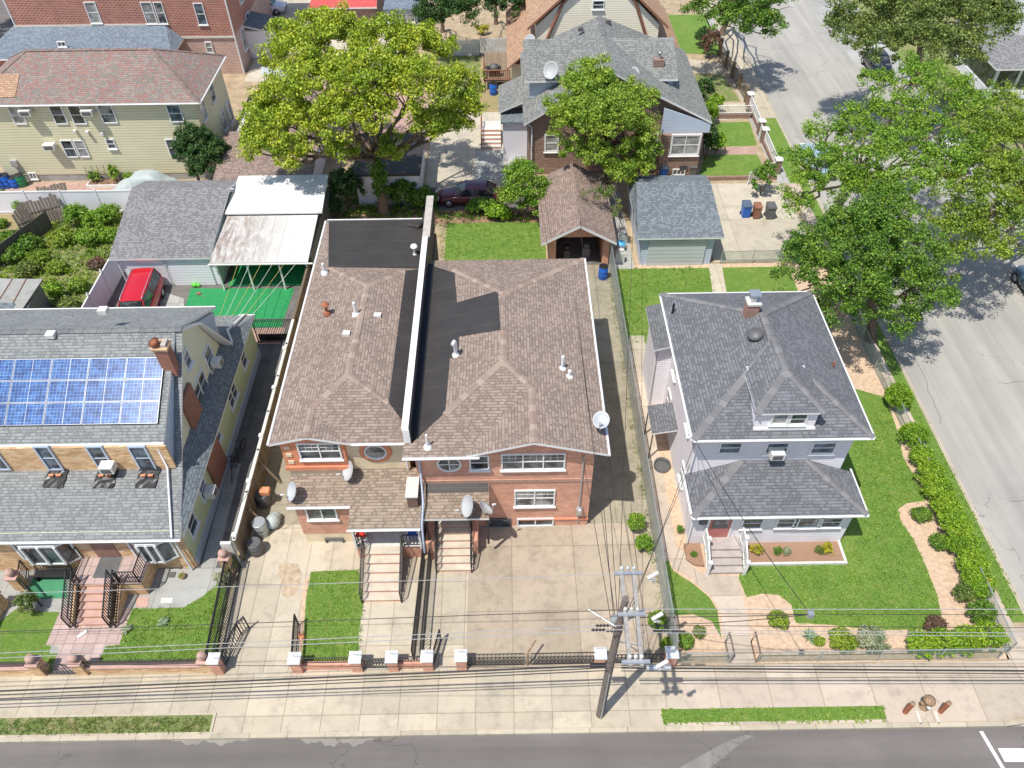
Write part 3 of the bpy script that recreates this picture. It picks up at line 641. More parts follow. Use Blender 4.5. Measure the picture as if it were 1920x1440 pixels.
sheet('side_lawn', [(1322, 290), (1420, 290), (1438, 326), (1308, 337)], M['grass'], 2, True)
sheet('side_lawn', [(1295, 138), (1355, 140), (1388, 190), (1325, 190)], M['grassW'], 2, True)
sheet('side_lawn', [(1250, 28), (1322, 27), (1355, 103), (1272, 100)], M['grass'], 2, True)
sheet('side_path', [(1345, 277), (1420, 275), (1420, 290), (1322, 290)], M['bricky'], 2, True)
sheet('side_path', [(1270, 108), (1352, 118), (1358, 138), (1280, 136)], M['concL'], 2, True)
sheet('side_path', [(1325, 193), (1392, 192), (1405, 222), (1335, 228)], M['concL'], 2, True)
sheet('side_path', [(1318, 25), (1330, 25), (1372, 100), (1356, 104)], M['concG'], 2, True)
sheet('right_lawn', rect(36.6, 60, 14, 120), M['grassW'], 2)
# marks painted on the roads, patches, crossing line
sheet('stop_line', [(18.9, 10.45), (24, 10.35), (24, 9.85), (18.95, 9.95)], M['line'], 1, z=-.12)
sheet('road_paint', [(18.45, 11.1), (18.6, 11.1), (19.1, 8.4), (18.95, 8.4)], M['line'], 1, z=-.12)
sheet('road_patch', [(1270, 1440), (1330, 1440), (1400, 1384), (1416, 1378), (1398, 1376), (1360, 1390)], M['asphM'], 2, True, z=-.12)
for k, (a, b, c, d) in enumerate([(0, 1383, 200, 1392), (300, 1383, 470, 1397), (560, 1383, 700, 1400)]):
    ph = k*1.7; n = 60; pts = [(a+(c-a)*i/n, b) for i in range(n+1)]+[(a+(c-a)*(n-i)/n, b+(d-b)*(1-abs(2*i/n-1)**4)*(.62+.25*math.sin(i*.31+ph)+.13*math.sin(i*.83+ph*2))) for i in range(n+1)]
    sheet('road_dust', pts, M['dust'], 1, True, z=-.12)
for k, (x0, y0, x1, y1) in enumerate(((24.5, 22, 30.5, 22.8), (23.2, 27, 23.9, 34.5), (27.5, 30, 33.8, 30.4), (26.5, 13.5, 26.9, 21.5))):
    pts = [(x0+(x1-x0)*i/12, y0+(y1-y0)*i/12) for i in range(13)]; rq = random.Random(k); pts = [(a+rq.uniform(-.1, .1), b+rq.uniform(-.1, .1)) for a, b in pts]; dx, dy = y1-y0, x1-x0; Lh = math.hypot(dx, dy); sheet('sealed_crack', pts+[(a+.05*dx/Lh, b-.05*dy/Lh) for a, b in pts[::-1]], M['asphM'], 1, z=-.118)
sheet('kerb_mark', [(1718, 1334), (1721, 1334), (1728, 1357), (1725, 1357)], M['line'], 3, True)
sheet('kerb_mark', [(1752, 1334), (1755, 1334), (1762, 1357), (1759, 1357)], M['line'], 3, True)
sheet('parking_strip', rect(32.2, 34.4, 66, 150), M['concG'], 1, z=-.118)
# ---------------------------------------------------------------- right half of the twin brick house
RX = 4.15
def house_right():
    t = thing('brick_house', 'orange brick house with brown hip roof, right half of the attached pair', 'house', (0, 21, 0))
    mb = MB(); mb.prism([(-4.12, 20.95), (3.65, 20.95), (3.65, 33.5), (-4.12, 33.5)], 0, 5.98); mb.build('wall', M['brR'], t)
    MB().extY([(-1.6, 5.98), (3.65, 5.98), (3.65, 6.0), (1.0, 6.72), (-1.6, 6.02)], 20.95, 21.3).build('gable', M['brR'], t)
    R1, R2 = (-.25, 25.0, 7.2), (-.2, 29.7, 7.2); G0, G1, E1 = (1, 20.5, 6.85), (1, 23.65, 6.85), (-1.95, 20.5, 6)
    LF, LB = (-4.12, 21.13, 6.17), (-4.12, 33.35, 6.17)
    roof = slab(t, 'roof', [[(RX, 20.5, 6), (RX, 33.95, 6), R2, R1, G1, G0], [G0, G1, E1], [(-4.54, 20.5, 6), E1, G1, R1, LF, (-4.54, 21.1, 6.16)],
        [R1, R2, LB, LF], [R2, (RX, 33.95, 6), (-4.12, 33.95, 6), LB]], [M['shB'], M['white']])
    lp = lambda x, y, e=.02: (x, y, 7.2-.265*(-.25-x)+e)
    def lq(px, py, e=.02):
        z_ = 6.6
        for _ in range(5): a_ = P(px, py, z_); z_ = min(7.2-.265*(-.25-a_.x), 7.2)
        return (a_.x, a_.y, z_+e)
    mb = MB(); mb.poly([lp(-4.1, 21.2), lq(834, 774), lq(842, 690), lq(843, 672), lq(860, 668), lq(860, 632), lq(857, 570), lq(852, 512), lp(-4.1, 33.3)])
    mb.poly([lq(857, 568, .03), lq(858, 632, .03), lq(935, 619, .03), lq(930, 547, .03)])
    q0, q1 = lq(930, 547, .03), lq(935, 619, .03); mb.poly([q1, (q1[0]+.42, q1[1], q1[2]-.06), (q0[0]+.42, q0[1], q0[2]-.06), q0])
    mb.build('roof_membrane', M['rubber'], roof)
    caps(t, [(R1, G1), (G1, G0), ((-2.83, 22.4, 6.53), R1), (R2, (RX, 33.95, 6)), (R2, (-2.83, 32.5, 6.5)), (R1, (-.22, 27.0, 7.2))], CAPB)
    gutter(t, (RX+.05, 20.45, 5.97), (RX+.05, 33.95, 5.97)); gutter(t, (-4.56, 20.42, 5.95), (-1.3, 20.42, 5.97))
    # windows
    Y = 20.95
    for f, q, kw in [((942, 852), (1056, 877), dict(cols=3, grid=3)), ((882, 855), (915, 878), dict(cols=1))]: winY(t, Y, f, q, **kw)
    winY(t, Y, (967, 920), (1037, 946), cols=2, grid=3, glass=M['glassC'], label='barred window with red ornaments')
    winY(t, Y, (972, 973), (1035, 983), cols=2, rows=1, sill=False)
    winY(t, Y, (914, 973), (955, 985), cols=1, rows=1, sill=False, frame=M['greyp'])
    a = PY(842, 866, Y); o = MB().lathe((a.x, Y-.02, 4.95), [(.52, 0), (.55, .05), (.47, .05), (.46, 0)], 28, axis=(0, -1, 0)).build('oval_window', M['white'], t)
    mb = MB(); mb.lathe((a.x, Y-.01, 4.95), [(.47, .02), (.001, .03)], 28, axis=(0, -1, 0)); mb.build('pane', M['glassC'], o); MB().box(a.x-.02, a.x+.02, Y-.07, Y-.04, 4.5, 5.4).box(a.x-.45, a.x+.45, Y-.07, Y-.042, 4.93, 4.97).build('glazing_bar', M['white'], o)
    m = MB(); m.box(-4.0, 3.65, 20.9, 20.96, 3.55, 3.75); m.build('brick_band', brickm('band_brick', (.62, .30, .18), (.50, .24, .15), w_=.08, h_=.21), t)
    m = MB(); m.box(.4, 3.66, 20.87, 20.96, .55, .62); m.build('ledge', M['orange'], t)
    # parapet between the halves
    m = MB(); m.box(-4.5, -4.22, 21.2, 38.4, 5.0, 7.05); m.build('parapet', M['brPar'], t)
    m = MB(); m.box(-4.53, -4.24, 21.12, 34.6, 7.05, 7.12); m.build('parapet_cap', M['white'], t)
    m = MB(); m.box(-4.54, -4.14, 34.6, 38.5, 7.05, 7.12)
    for k in range(5): m.box(-4.55, -4.13, 35.3+k*.7, 35.33+k*.7, 7.05, 7.13)
    m.build('parapet_cap', M['capst'], t, ) ; 
    m = MB(); m.box(-4.5, -4.22, 21.1, 21.2, 6.2, 7.05); m.build('parapet_end', M['white'], t)
    m = MB(); m.box(-4.217, -4.17, 21.2, 33.4, 6.0, 7.0); m.box(-4.217, -3.9, 21.35, 33.3, 6.2, 6.29); m.build('parapet_black_strip', M['black'], t)  # black sheet up the parapet's side and a black strip along the roof
    MB().prism([(-4.5, 33.95), (-4.12, 33.95), (-4.12, 37.8), (-4.5, 37.8)], 0, 5.0).build('party_wall', M['brPar'], t)
    # pipes on the roof
    def vent(x, y, z, h, r=.07, bend=False, mat=None):
        m = MB(); m.lathe((x, y, z-.12), [(.2, .0), (.17, .14), (r, .2)], 12)
        pts = [(x, y, z), (x, y, z+h)]
        if bend: pts += [(x-.02, y-.08, z+h+.1), (x-.1, y-.28, z+h+.06)]
        m.tube(pts, r, 12); m.build('vent_pipe', mat or M['white'], t)
    vent(-2.45, 26.0, 6.65, .8, .09, True); vent(2.45, 25.2, 6.45, .75); vent(2.75, 24.75, 6.38, .35, .08); vent(-3.5, 20.95, 6.15, .75, .05)
    # canopy over the entrance, on posts
    zb, zf = 3.55, 3.05
    slab(t, 'canopy', [[(-3.85, 20.95, zb), (-.97, 20.95, zb), (-.97, 19.35, zf), (-3.85, 19.35, zf)]], [M['shBp'], M['white']], .12)
    m = MB(); m.poly([(-3.8, 20.93, zb+.02), (-3.8, 20.5, zb-.11), (-1.0, 20.5, zb-.11), (-1.0, 20.93, zb+.02)]); m.build('canopy_patch', M['rubber'], t)
    for x in (-3.75, -1.05): MB().box(x-.05, x+.05, 19.4, 19.5, .9, 3.0).build('post', M['black'], t)
    MB().box(-2.9, -1.9, 20.9, 20.955, 1.2, 3.1).build('door', M['dorange'], t)
    # stairs
    s = thing('x', None, None) if False else None
    stairs(t, -3.5, -1.8, 18.5, 7, .17, .29, 20.95, M['stepc'], M['brR'])
    for x in (-3.45, -1.85): railing(t, [(x, 18.45, .0), (x, 20.2, 1.15), (x, 20.9, 1.15)], .9, .14)
    m = MB(); m.box(-3.9, -3.52, 19.2, 20.95, 0, 1.35); m.build('stair_wall', M['brR'], t); MB().box(-1.78, -1.55, 19.4, 20.9, 0, 1.2).build('stair_wall', M['brR'], t)
    # meters and conduit on the front
    m = MB(); a = PY(1085, 955, Y); m.tube([(a.x, Y-.06, .3), (a.x, Y-.06, 5.3), (a.x+.25, Y-.06, 5.7), (a.x+.7, Y-.06, 5.75)], .035, 8); m.build('conduit', M['galv'], t)
    m = MB(); m.cbox((a.x, Y-.12, 1.35), (.28, .2, .45)).lathe((a.x+.02, Y-.22, 1.6), [(.12, 0), (.12, .1), (.08, .14)], 14, axis=(0, -1, 0)); m.build('electricity_meter', M['alu'], t)
    downpipe(t, [(-3.95, 20.85, 5.9), (-3.95, 20.85, 4.2), (-3.85, 19.9, 3.6), (-3.9, 19.0, 3.0), (-3.95, 18.95, 1.0)], .05, M['sidB'])
    return t
house_right()
def house_left():
    t = thing('brick_house', 'tan stucco and brick house with black flat rear roof, left half of the attached pair', 'house', (-7, 21, 0))
    m = MB(); m.prism([(-9.9, 21.75), (-4.55, 21.75), (-4.55, 37.5), (-9.9, 37.5)], 0, 5.98); m.build('wall', M['stucco'], t)
    m = MB(); m.extY([(-10.0, 5.9), (-7.2, 5.9), (-8.7, 6.32)], 21.5, 21.9); m.build('gable', M['orange'], t)
    R1, R2 = (-7.25, 24.6, 6.86), (-7.1, 30.9, 6.86); G0, G1, E1 = (-8.7, 21.3, 6.44), (-8.7, 22.95, 6.44), (-6.9, 21.3, 6)
    D1, D2, RF = (-9.55, 33.2, 6.2), (-4.5, 33.0, 6.15), (-4.5, 22.0, 6.18)
    D3 = (-5.2, 32.8, 6.33)
    roof = slab(t, 'roof', [[(-10.35, 21.3, 6), G0, G1, R1, R2, D1, (-10.35, 37.8, 6)], [G0, E1, G1], [E1, (-4.25, 21.3, 6), RF, R1, G1], [R1, RF, D2, R2], [R2, D2, D1], [D1, D2, (-4.5, 37.8, 6), (-10.35, 37.8, 6)]], [M['shB'], M['white']])
    m = MB(); m.poly([(-9.52, 33.26, 6.225), (-4.5, 33.06, 6.2), (-4.5, 37.75, 6.02), (-10.2, 37.75, 6.02)]); lr = lambda x, y, e=.025: (x, y, 6.86-.248*(x+7.25)+e)
    m.poly([lr(-5.35, 23.3), lr(-4.5, 22.05), lr(-4.5, 33.0), lr(-5.35, 32.6)]); m.build('roof_membrane', M['rubber'], roof)
    m = MB(); m.tube([(-5.6, 37.2, 6.05), (-5.0, 36.9, 6.12), (-4.65, 37.0, 6.5), (-4.55, 37.1, 6.9)], [.12, .16, .14, .1], 6); m.build('curled_membrane', M['rubber'], t)
    caps(t, [(R1, G1), (G1, G0), (R1, (-5.35, 23.2, 6.4)), (R1, R2), (R2, (-5.3, 32.6, 6.36)), (R2, (-9.4, 33.1, 6.26))], CAPB)
    gutter(t, (-10.4, 21.3, 5.96), (-10.4, 37.8, 5.96)); gutter(t, (-6.8, 21.24, 5.97), (-4.25, 21.24, 5.97)); gutter(t, (-10.3, 37.85, 6.02), (-4.6, 37.85, 6.02), .035)
    # painted bay under the gable
    m = MB(); m.box(-10.0, -7.25, 21.52, 21.76, 4.2, 5.95); m.build('bay', M['orange'], t); MB().box(-9.97, -7.28, 21.55, 21.76, 3.6, 4.0).build('bay_apron', M['stucco'], t)
    for k in range(3): MB().box(-9.85, -9.6, 21.48, 21.52, 4.4+.5*k, 4.6+.5*k).build('stone_block', M['stucco'], t)
    m = MB(); m.box(-10.05, -7.2, 21.44, 21.53, 3.95, 4.2); m.build('bay_sill', M['orange'], t)
    winY(t, 21.52, (558, 832), (640, 858), cols=2, grid=3)
    a = PY(703, 840, 21.75); o = MB().lathe((a.x, 21.75, 4.9), [(.72, 0), (.72, .06), (.5, .06), (.5, 0)], 30, axis=(0, -1, 0)).build('oval_window_surround', M['orange'], t)
    MB().lathe((a.x, 21.72, 4.9), [(.5, 0), (.5, .08), (.44, .08), (.43, 0)], 30, axis=(0, -1, 0)).build('frame', M['white'], o); MB().lathe((a.x, 21.72, 4.9), [(.45, .02), (.001, .03)], 24, axis=(0, -1, 0)).box(a.x-.02, a.x+.02, 21.66, 21.69, 4.47, 5.33).box(a.x-.44, a.x+.44, 21.66, 21.688, 4.88, 4.92).build('pane', M['glassC'], o)
    # ground floor and lean-to roof
    m = MB(); m.box(-9.7, -7.1, 20.2, 21.76, .75, 3.15); m.build('wall', M['brR'], t); MB().box(-9.68, -7.1, 20.22, 21.76, 0, .75).build('plinth', M['stucco'], t)
    z = lambda y: 3.65-.27*(21.75-y)
    slab(t, 'lean_to_roof', [[(-9.95, 20.03, z(20.03)), (-7.15, 20.03, z(20.03)), (-7.15, 19.0, z(19)), (-3.98, 19.0, z(19)), (-3.98, 21.75, z(21.75)), (-9.95, 21.75, z(21.75))]], [M['shBp'], M['white']], .12)
    gutter(t, (-9.95, 19.98, z(20.0)-.06), (-7.15, 19.98, z(20.0)-.06), .05); gutter(t, (-7.2, 18.94, z(19)-.06), (-3.98, 18.94, z(19)-.06), .05)
    winY(t, 20.2, (574, 953), (632, 971), cols=2, rows=1, frame=M['white']); winY(t, 20.2, (612, 1010), (643, 1017), cols=1, rows=1, sill=False, frame=M['greyp'])
    m = MB(); m.box(-7.1, -4.55, 20.9, 21.76, 0, 3.2); m.build('wall', M['brR'], t)
    MB().box(-6.3, -5.4, 20.82, 20.91, 1.1, 3.0).build('door', M['greyp'], t)
    MB().box(-7.1, -4.1, 19.3, 20.9, 0, 1.0).build('porch_base', M['brR'], t); MB().box(-7.15, -4.05, 19.25, 20.9, 1.0, 1.05).build('porch_floor', M['stone'], t)
    stairs(t, -6.65, -5.0, 17.05, 6, .17, .37, 19.27, M['stepc'], M['brR'])
    for x in (-6.7, -4.95): railing(t, [(x, 17.0, 0), (x, 19.2, 1.05)], .9, .15)
    railing(t, [(-6.75, 19.3, 1.05), (-7.08, 19.3, 1.05), (-7.08, 20.9, 1.05)], .85, .14); railing(t, [(-4.9, 19.3, 1.05), (-4.12, 19.3, 1.05)], .85, .14)
    for x in (-7.05, -4.12): MB().box(x-.04, x+.04, 19.15, 19.23, 1.0, 2.8).build('post', M['white'], t)
    m = MB(); m.box(-4.55, -4.1, 19.9, 20.9, 3.2, 3.95); m.build('stub_wall', M['brPar'], t); MB().box(-4.6, -4.05, 19.85, 20.95, 3.95, 4.03).build('stub_wall_cap', M['stone'], t)
    def vent(x, y, z_, h, r=.07, mat=None, hood=False):
        m = MB(); m.lathe((x, y, z_-.12), [(.2, .0), (.17, .14), (r, .2)], 12); m.tube([(x, y, z_), (x, y, z_+h)], r, 12)
        if hood: m.lathe((x, y, z_+h), [(.001, .12), (.16, .1), (.2, 0)], 12)
        m.build('vent_pipe', mat or M['white'], t)
    a = P(613, 585, 6.55); vent(a.x, a.y, a.z, .45, .07, M['rust'], True); a = P(667, 588, 6.85); vent(a.x, a.y, a.z, .7); a = P(608, 510, 6.3); vent(a.x, a.y, a.z, .55); a = P(778, 478, 6.1); vent(a.x, a.y, a.z, .55, .07, M['white'], True)
    for p in ((650, 627, 6.75), (708, 593, 6.6)):
        a = P(*p); MB().cbox((a.x, a.y, a.z+.05), (.34, .28, .16)).build('roof_vent', M['ac'], t)
    downpipe(t, [(-4.62, 21.3, 5.9), (-4.62, 21.6, 5.6), (-4.62, 21.6, 3.8)], .05)
    return t
house_left()
def dish(label, p, r=.45, aim=(-.75, -.35, .55), h=.55, group='satellite dishes'):
    x, y, z = p; t = thing('satellite_dish', label, 'satellite dish', p, group); a = V(aim).normalized(); c = V(p)+V((0, 0, h))
    MB().tube([V(p)-V((0, 0, .15)), V(p)+V((0, 0, h*.75)), c-a*.12], .028, 8).build('mast', M['alu'], t)
    q = a.to_track_quat('Z', 'Y').to_matrix(); m = MB(); prof = [(r*i/7, .16*r*2*(i/7)**2) for i in range(8)]
    k = 28; vs = []
    for s_, off in ((1, 0), (1, -.015)):
        for (rr, hh) in prof:
            for j in range(k):
                th = 2*math.pi*j/k; vs.append(c+q @ V((max(rr, .002)*math.cos(th)*.9, max(rr, .002)*math.sin(th), hh+off)))
    n = len(prof); fs = []
    for i in range(n-1):
        for j in range(k):
            fs.append((i*k+j, i*k+(j+1) % k, (i+1)*k+(j+1) % k, (i+1)*k+j)); fs.append(((n+i)*k+j, (n+i+1)*k+j, (n+i+1)*k+(j+1) % k, (n+i)*k+(j+1) % k))
    for j in range(k): fs.append(((n-1)*k+j, (n-1)*k+(j+1) % k, (2*n-1)*k+(j+1) % k, (2*n-1)*k+j))
    m.mesh(vs, fs, 0, True); m.build('reflector', M['dishm'], t)
    lo = c+q @ V((0, -r, .1)); e = c+a*r*1.05+q @ V((0, -r*.55, 0))
    MB().tube([c-a*.06, lo, e], .016, 6).build('arm', M['alu'], t); m = MB(); m.tube([e-a*.02, e-(e-c).normalized()*.1], .04, 8); m.cbox(tuple(e), (.16, .05, .06)); m.build('receiver', M['offw'], t)
    return t
zz = lambda y: 3.65-.27*(21.75-y)
a = P(662, 897, 3.4); dish('white satellite dish in the middle of the lean-to roof left of the parapet', (a.x, a.y-.1, zz(a.y)), .48)
a = P(552, 940, 3.2); dish('white satellite dish at the left front corner of the lean-to roof', (a.x+.1, a.y+.1, zz(20.3)), .46)
a = P(880, 965, 3.3); dish('large grey satellite dish above the dark canopy of the right brick house', (a.x+.05, 19.5, 3.1), .52, (-.8, -.3, .45), .7)
a = P(905, 968, 3.1); dish('smaller grey satellite dish at the right end of the canopy, seen from behind', (a.x+.1, 19.45, 3.05), .4, (.7, .3, .7), .55)
a = P(1125, 808, 6.1); dish('white satellite dish on the right eave of the brown roof', (a.x, a.y, 6.08), .4, (-.1, -.35, .9), .7)
# ---------------------------------------------------------------- grey house on the corner plot
def house_grey():
    t = thing('grey_house', 'pale grey sided house with dark grey hip roof, front dormer and round black roof vent', 'house', (12, 21, 0))
    W = M['sidG']
    MB().prism([(8.3, 21.7), (15.15, 21.7), (15.15, 30.45), (8.3, 30.45)], 0, 5.98).build('wall', W, t)
    x0, x1, y0, y1 = 7.86, 15.62, 21.2, 30.9; R1, R2 = (11.74, 25.1, 8.02), (11.74, 27.0, 8.02)
    slab(t, 'roof', [[(x0, y0, 6), (x1, y0, 6), R1], [(x1, y0, 6), (x1, y1, 6), R2, R1], [(x1, y1, 6), (x0, y1, 6), R2], [(x0, y1, 6), (x0, y0, 6), R1, R2]], [M['shG'], M['white']], .14)
    caps(t, [((x0, y0, 6), R1), ((x1, y0, 6), R1), (R1, R2), (R2, (x0, y1, 6)), (R2, (x1, y1, 6))], CAPG)
    for a, b in (((x0, y0-.05, 5.95), (x1, y0-.05, 5.95)), ((x0-.05, y0, 5.95), (x0-.05, y1, 5.95)), ((x1+.05, y0, 5.95), (x1+.05, y1, 5.95)), ((x0, y1+.05, 5.95), (x1, y1+.05, 5.95))): gutter(t, a, b, .05)
    # dormer
    MB().prism([(10.5, 21.6), (13.05, 21.6), (13.05, 24.2), (10.5, 24.2)], 6.1, 7.42).build('dormer_wall', W, t)
    MB().box(10.45, 13.1, 21.5, 21.62, 6.2, 6.3).build('dormer_sill', M['white'], t)
    D1 = (11.85, 23.2, 8.12); D2 = (11.8, 25.3, 8.12)
    slab(t, 'dormer_roof', [[(10.33, 21.42, 7.4), (13.2, 21.42, 7.4), D1], [(13.2, 21.42, 7.4), (13.2, 23.7, 7.4), D2, D1], [(10.33, 23.7, 7.4), (10.33, 21.42, 7.4), D1, D2]], [M['shG'], M['white']], .1)
    caps(t, [((10.33, 21.42, 7.4), D1), ((13.2, 21.42, 7.4), D1), (D1, D2)], CAPG)
    winY(t, 21.6, (1452, 776), (1472, 793), cols=1); winY(t, 21.6, (1486, 776), (1507, 793), cols=1)
    for a, b in (((1353, 830), (1385, 847)), ((1441, 830), (1472, 847)), ((1527, 830), (1560, 847))): winY(t, 21.7, a, b, cols=1)
    # porch (enclosed) with its own hip roof
    MB().prism([(8.3, 19.75), (15.45, 19.75), (15.45, 21.7), (8.3, 21.7)], 0, 2.85).build('porch_wall', W, t)
    a0, b0, a1, b1, c0, c1 = (8.03, 19.35, 2.9), (15.75, 19.35, 2.9), (8.03, 21.7, 2.9), (15.75, 21.7, 2.9), (10.45, 21.7, 3.9), (13.4, 21.7, 3.9)
    slab(t, 'porch_roof', [[a0, b0, c1, c0], [a1, a0, c0], [b0, b1, c1]], [M['shG'], M['white']], .14)
    caps(t, [(a0, c0), (b0, c1)], CAPG); gutter(t, (8.0, 19.3, 2.84), (15.78, 19.3, 2.84), .05); gutter(t, (15.8, 19.35, 2.84), (15.8, 21.9, 2.84), .05); gutter(t, (7.98, 19.35, 2.84), (7.98, 21.9, 2.84), .05)
    for a, b in (((1396, 972), (1424, 988)), ((1461, 972), (1491, 986)), ((1494, 971), (1535, 986)), ((1541, 971), (1572, 985))): winY(t, 19.75, a, b, cols=1, rows=2 if b[0] != 1535 else 1, glass=M['glass'] if b[0] != 1535 else M['glassC'])
    o = MB().box(9.0, 10.0, 19.68, 19.76, .72, 2.75).build('door', M['reddoor'], t); MB().box(9.15, 9.85, 19.66, 19.69, 1.5, 2.6).build('pane', M['glassC'], o)
    MB().box(8.9, 9.0, 19.66, 19.76, .72, 2.82).box(10.0, 10.1, 19.66, 19.76, .72, 2.82).build('door_frame', M['white'], t)
    # house number plate 121-style oval
    # steps with white balustrades
    G = plain('painted_grey_step', (.42, .37, .34), .7)
    stairs(t, 8.95, 10.55, 18.15, 4, .18, .3, 19.75, G, G)
    for x in (8.9, 10.6):
        railing(t, [(x, 18.15, .1), (x, 19.05, .72), (x, 19.7, .72)], .85, .13, .022, M['white'])
        for y, z in ((18.15, 0), (19.05, .6)): MB().box(x-.06, x+.06, y-.06, y+.06, z, z+1.05).box(x-.09, x+.09, y-.09, y+.09, z+1.05, z+1.1).build('newel_post', M['white'], t)
    # planter beds by the porch
    MB().box(10.75, 15.45, 18.55, 18.67, 0, .16).box(15.33, 15.45, 18.67, 19.75, 0, .16).build('bed_edging', M['stone'], t)
    MB().box(10.75, 15.33, 18.67, 19.75, 0, .1).build('flower_bed', M['mulch'], t)
    MB().prism([(8.1, 18.9), (8.45, 18.6), (8.85, 18.55), (8.85, 19.75), (8.1, 19.75)], 0, .14).build('flower_bed', M['mulch'], t)
    # left bump-out with its roof
    MB().prism([(7.6, 28.4), (8.3, 28.4), (8.3, 31.2), (7.6, 31.2)], 0, 4.7).build('bay_wall', W, t)
    slab(t, 'bay_roof', [[(7.3, 28.1, 4.7), (8.6, 28.1, 5.1), (8.6, 31.4, 5.1), (7.3, 31.4, 4.7)]], [M['shG'], M['white']], .12)
    # side entry canopy with its posts
    slab(t, 'side_canopy', [[(7.05, 24.75, 2.2), (8.3, 24.75, 2.45), (8.3, 26.6, 2.45), (7.05, 26.6, 2.2)]], [M['shG'], M['white']], .1)
    for y in (24.9, 26.5): MB().box(7.1, 7.16, y-.03, y+.03, 0, 2.1).build('post', M['greyp'], t)
    MB().lathe((7.75, 24.35, 0), [(.42, 0), (.42, .3), (.38, .3), (.37, .05)], 20).build('stair_well', M['greyp'], t)
    for (y, z, h_) in ((23.4, 4.6, 1.0), (27.2, 4.4, 1.1), (27.2, 1.8, 1.2), (22.6, 1.7, 1.0)): window(t, (8.3, y, z), .7, h_, 'W', 1)
    downpipe(t, [(8.25, 21.65, 5.9), (8.2, 21.62, 3.2)]); downpipe(t, [(8.22, 19.7, 2.8), (8.22, 19.7, .2)]); downpipe(t, [(7.45, 28.3, 4.6), (7.55, 28.3, .2)])
    # chimney
    c = MB(); c.box(11.0, 11.55, 27.05, 27.55, 7.3, 8.45); ch = c.build('chimney', brickm('chimney_brick', (.42, .16, .10), (.3, .11, .07)), t)
    MB().box(10.95, 11.6, 27.0, 27.6, 8.45, 8.55).build('chimney_cap', M['stone'], ch); MB().lathe((11.27, 27.3, 8.55), [(.14, 0), (.14, .35)], 12).box(11.02, 11.52, 27.05, 27.55, 8.95, 9.0).build('flue', M['alu'], ch)
    a = P(1418, 632, 7.7); MB().lathe((a.x, a.y, 7.62), [(.2, 0), (.2, .22), (.38, .22), (.38, .3), (.3, .4), (.001, .45)], 28, axis=(-.3, 0, 1)).build('roof_fan', M['greyp'], t)
    a = P(1262, 580, 6.4); MB().tube([(a.x, a.y, 6.1), (a.x, a.y, 6.75)], .06, 10).build('vent_pipe', M['black'], t); a = P(1563, 684, 6.5); MB().tube([(a.x, a.y, 6.1), (a.x, a.y, 6.7)], .05, 10).build('vent_pipe', M['rust'], t)
    a = PY(1319, 979, 19.74); MB().lathe((a.x, 19.74, a.z), [(.22, 0), (.22, .03), (.001, .04)], 18, axis=(0, -1, 0)).build('number_plate', M['greyp'], t)
    return t
house_grey()
a = PY(1457, 850, 21.4); acunit('white air conditioner in the middle upper window of the grey house', a.x, 21.68, a.z-.25, 'S', .6)
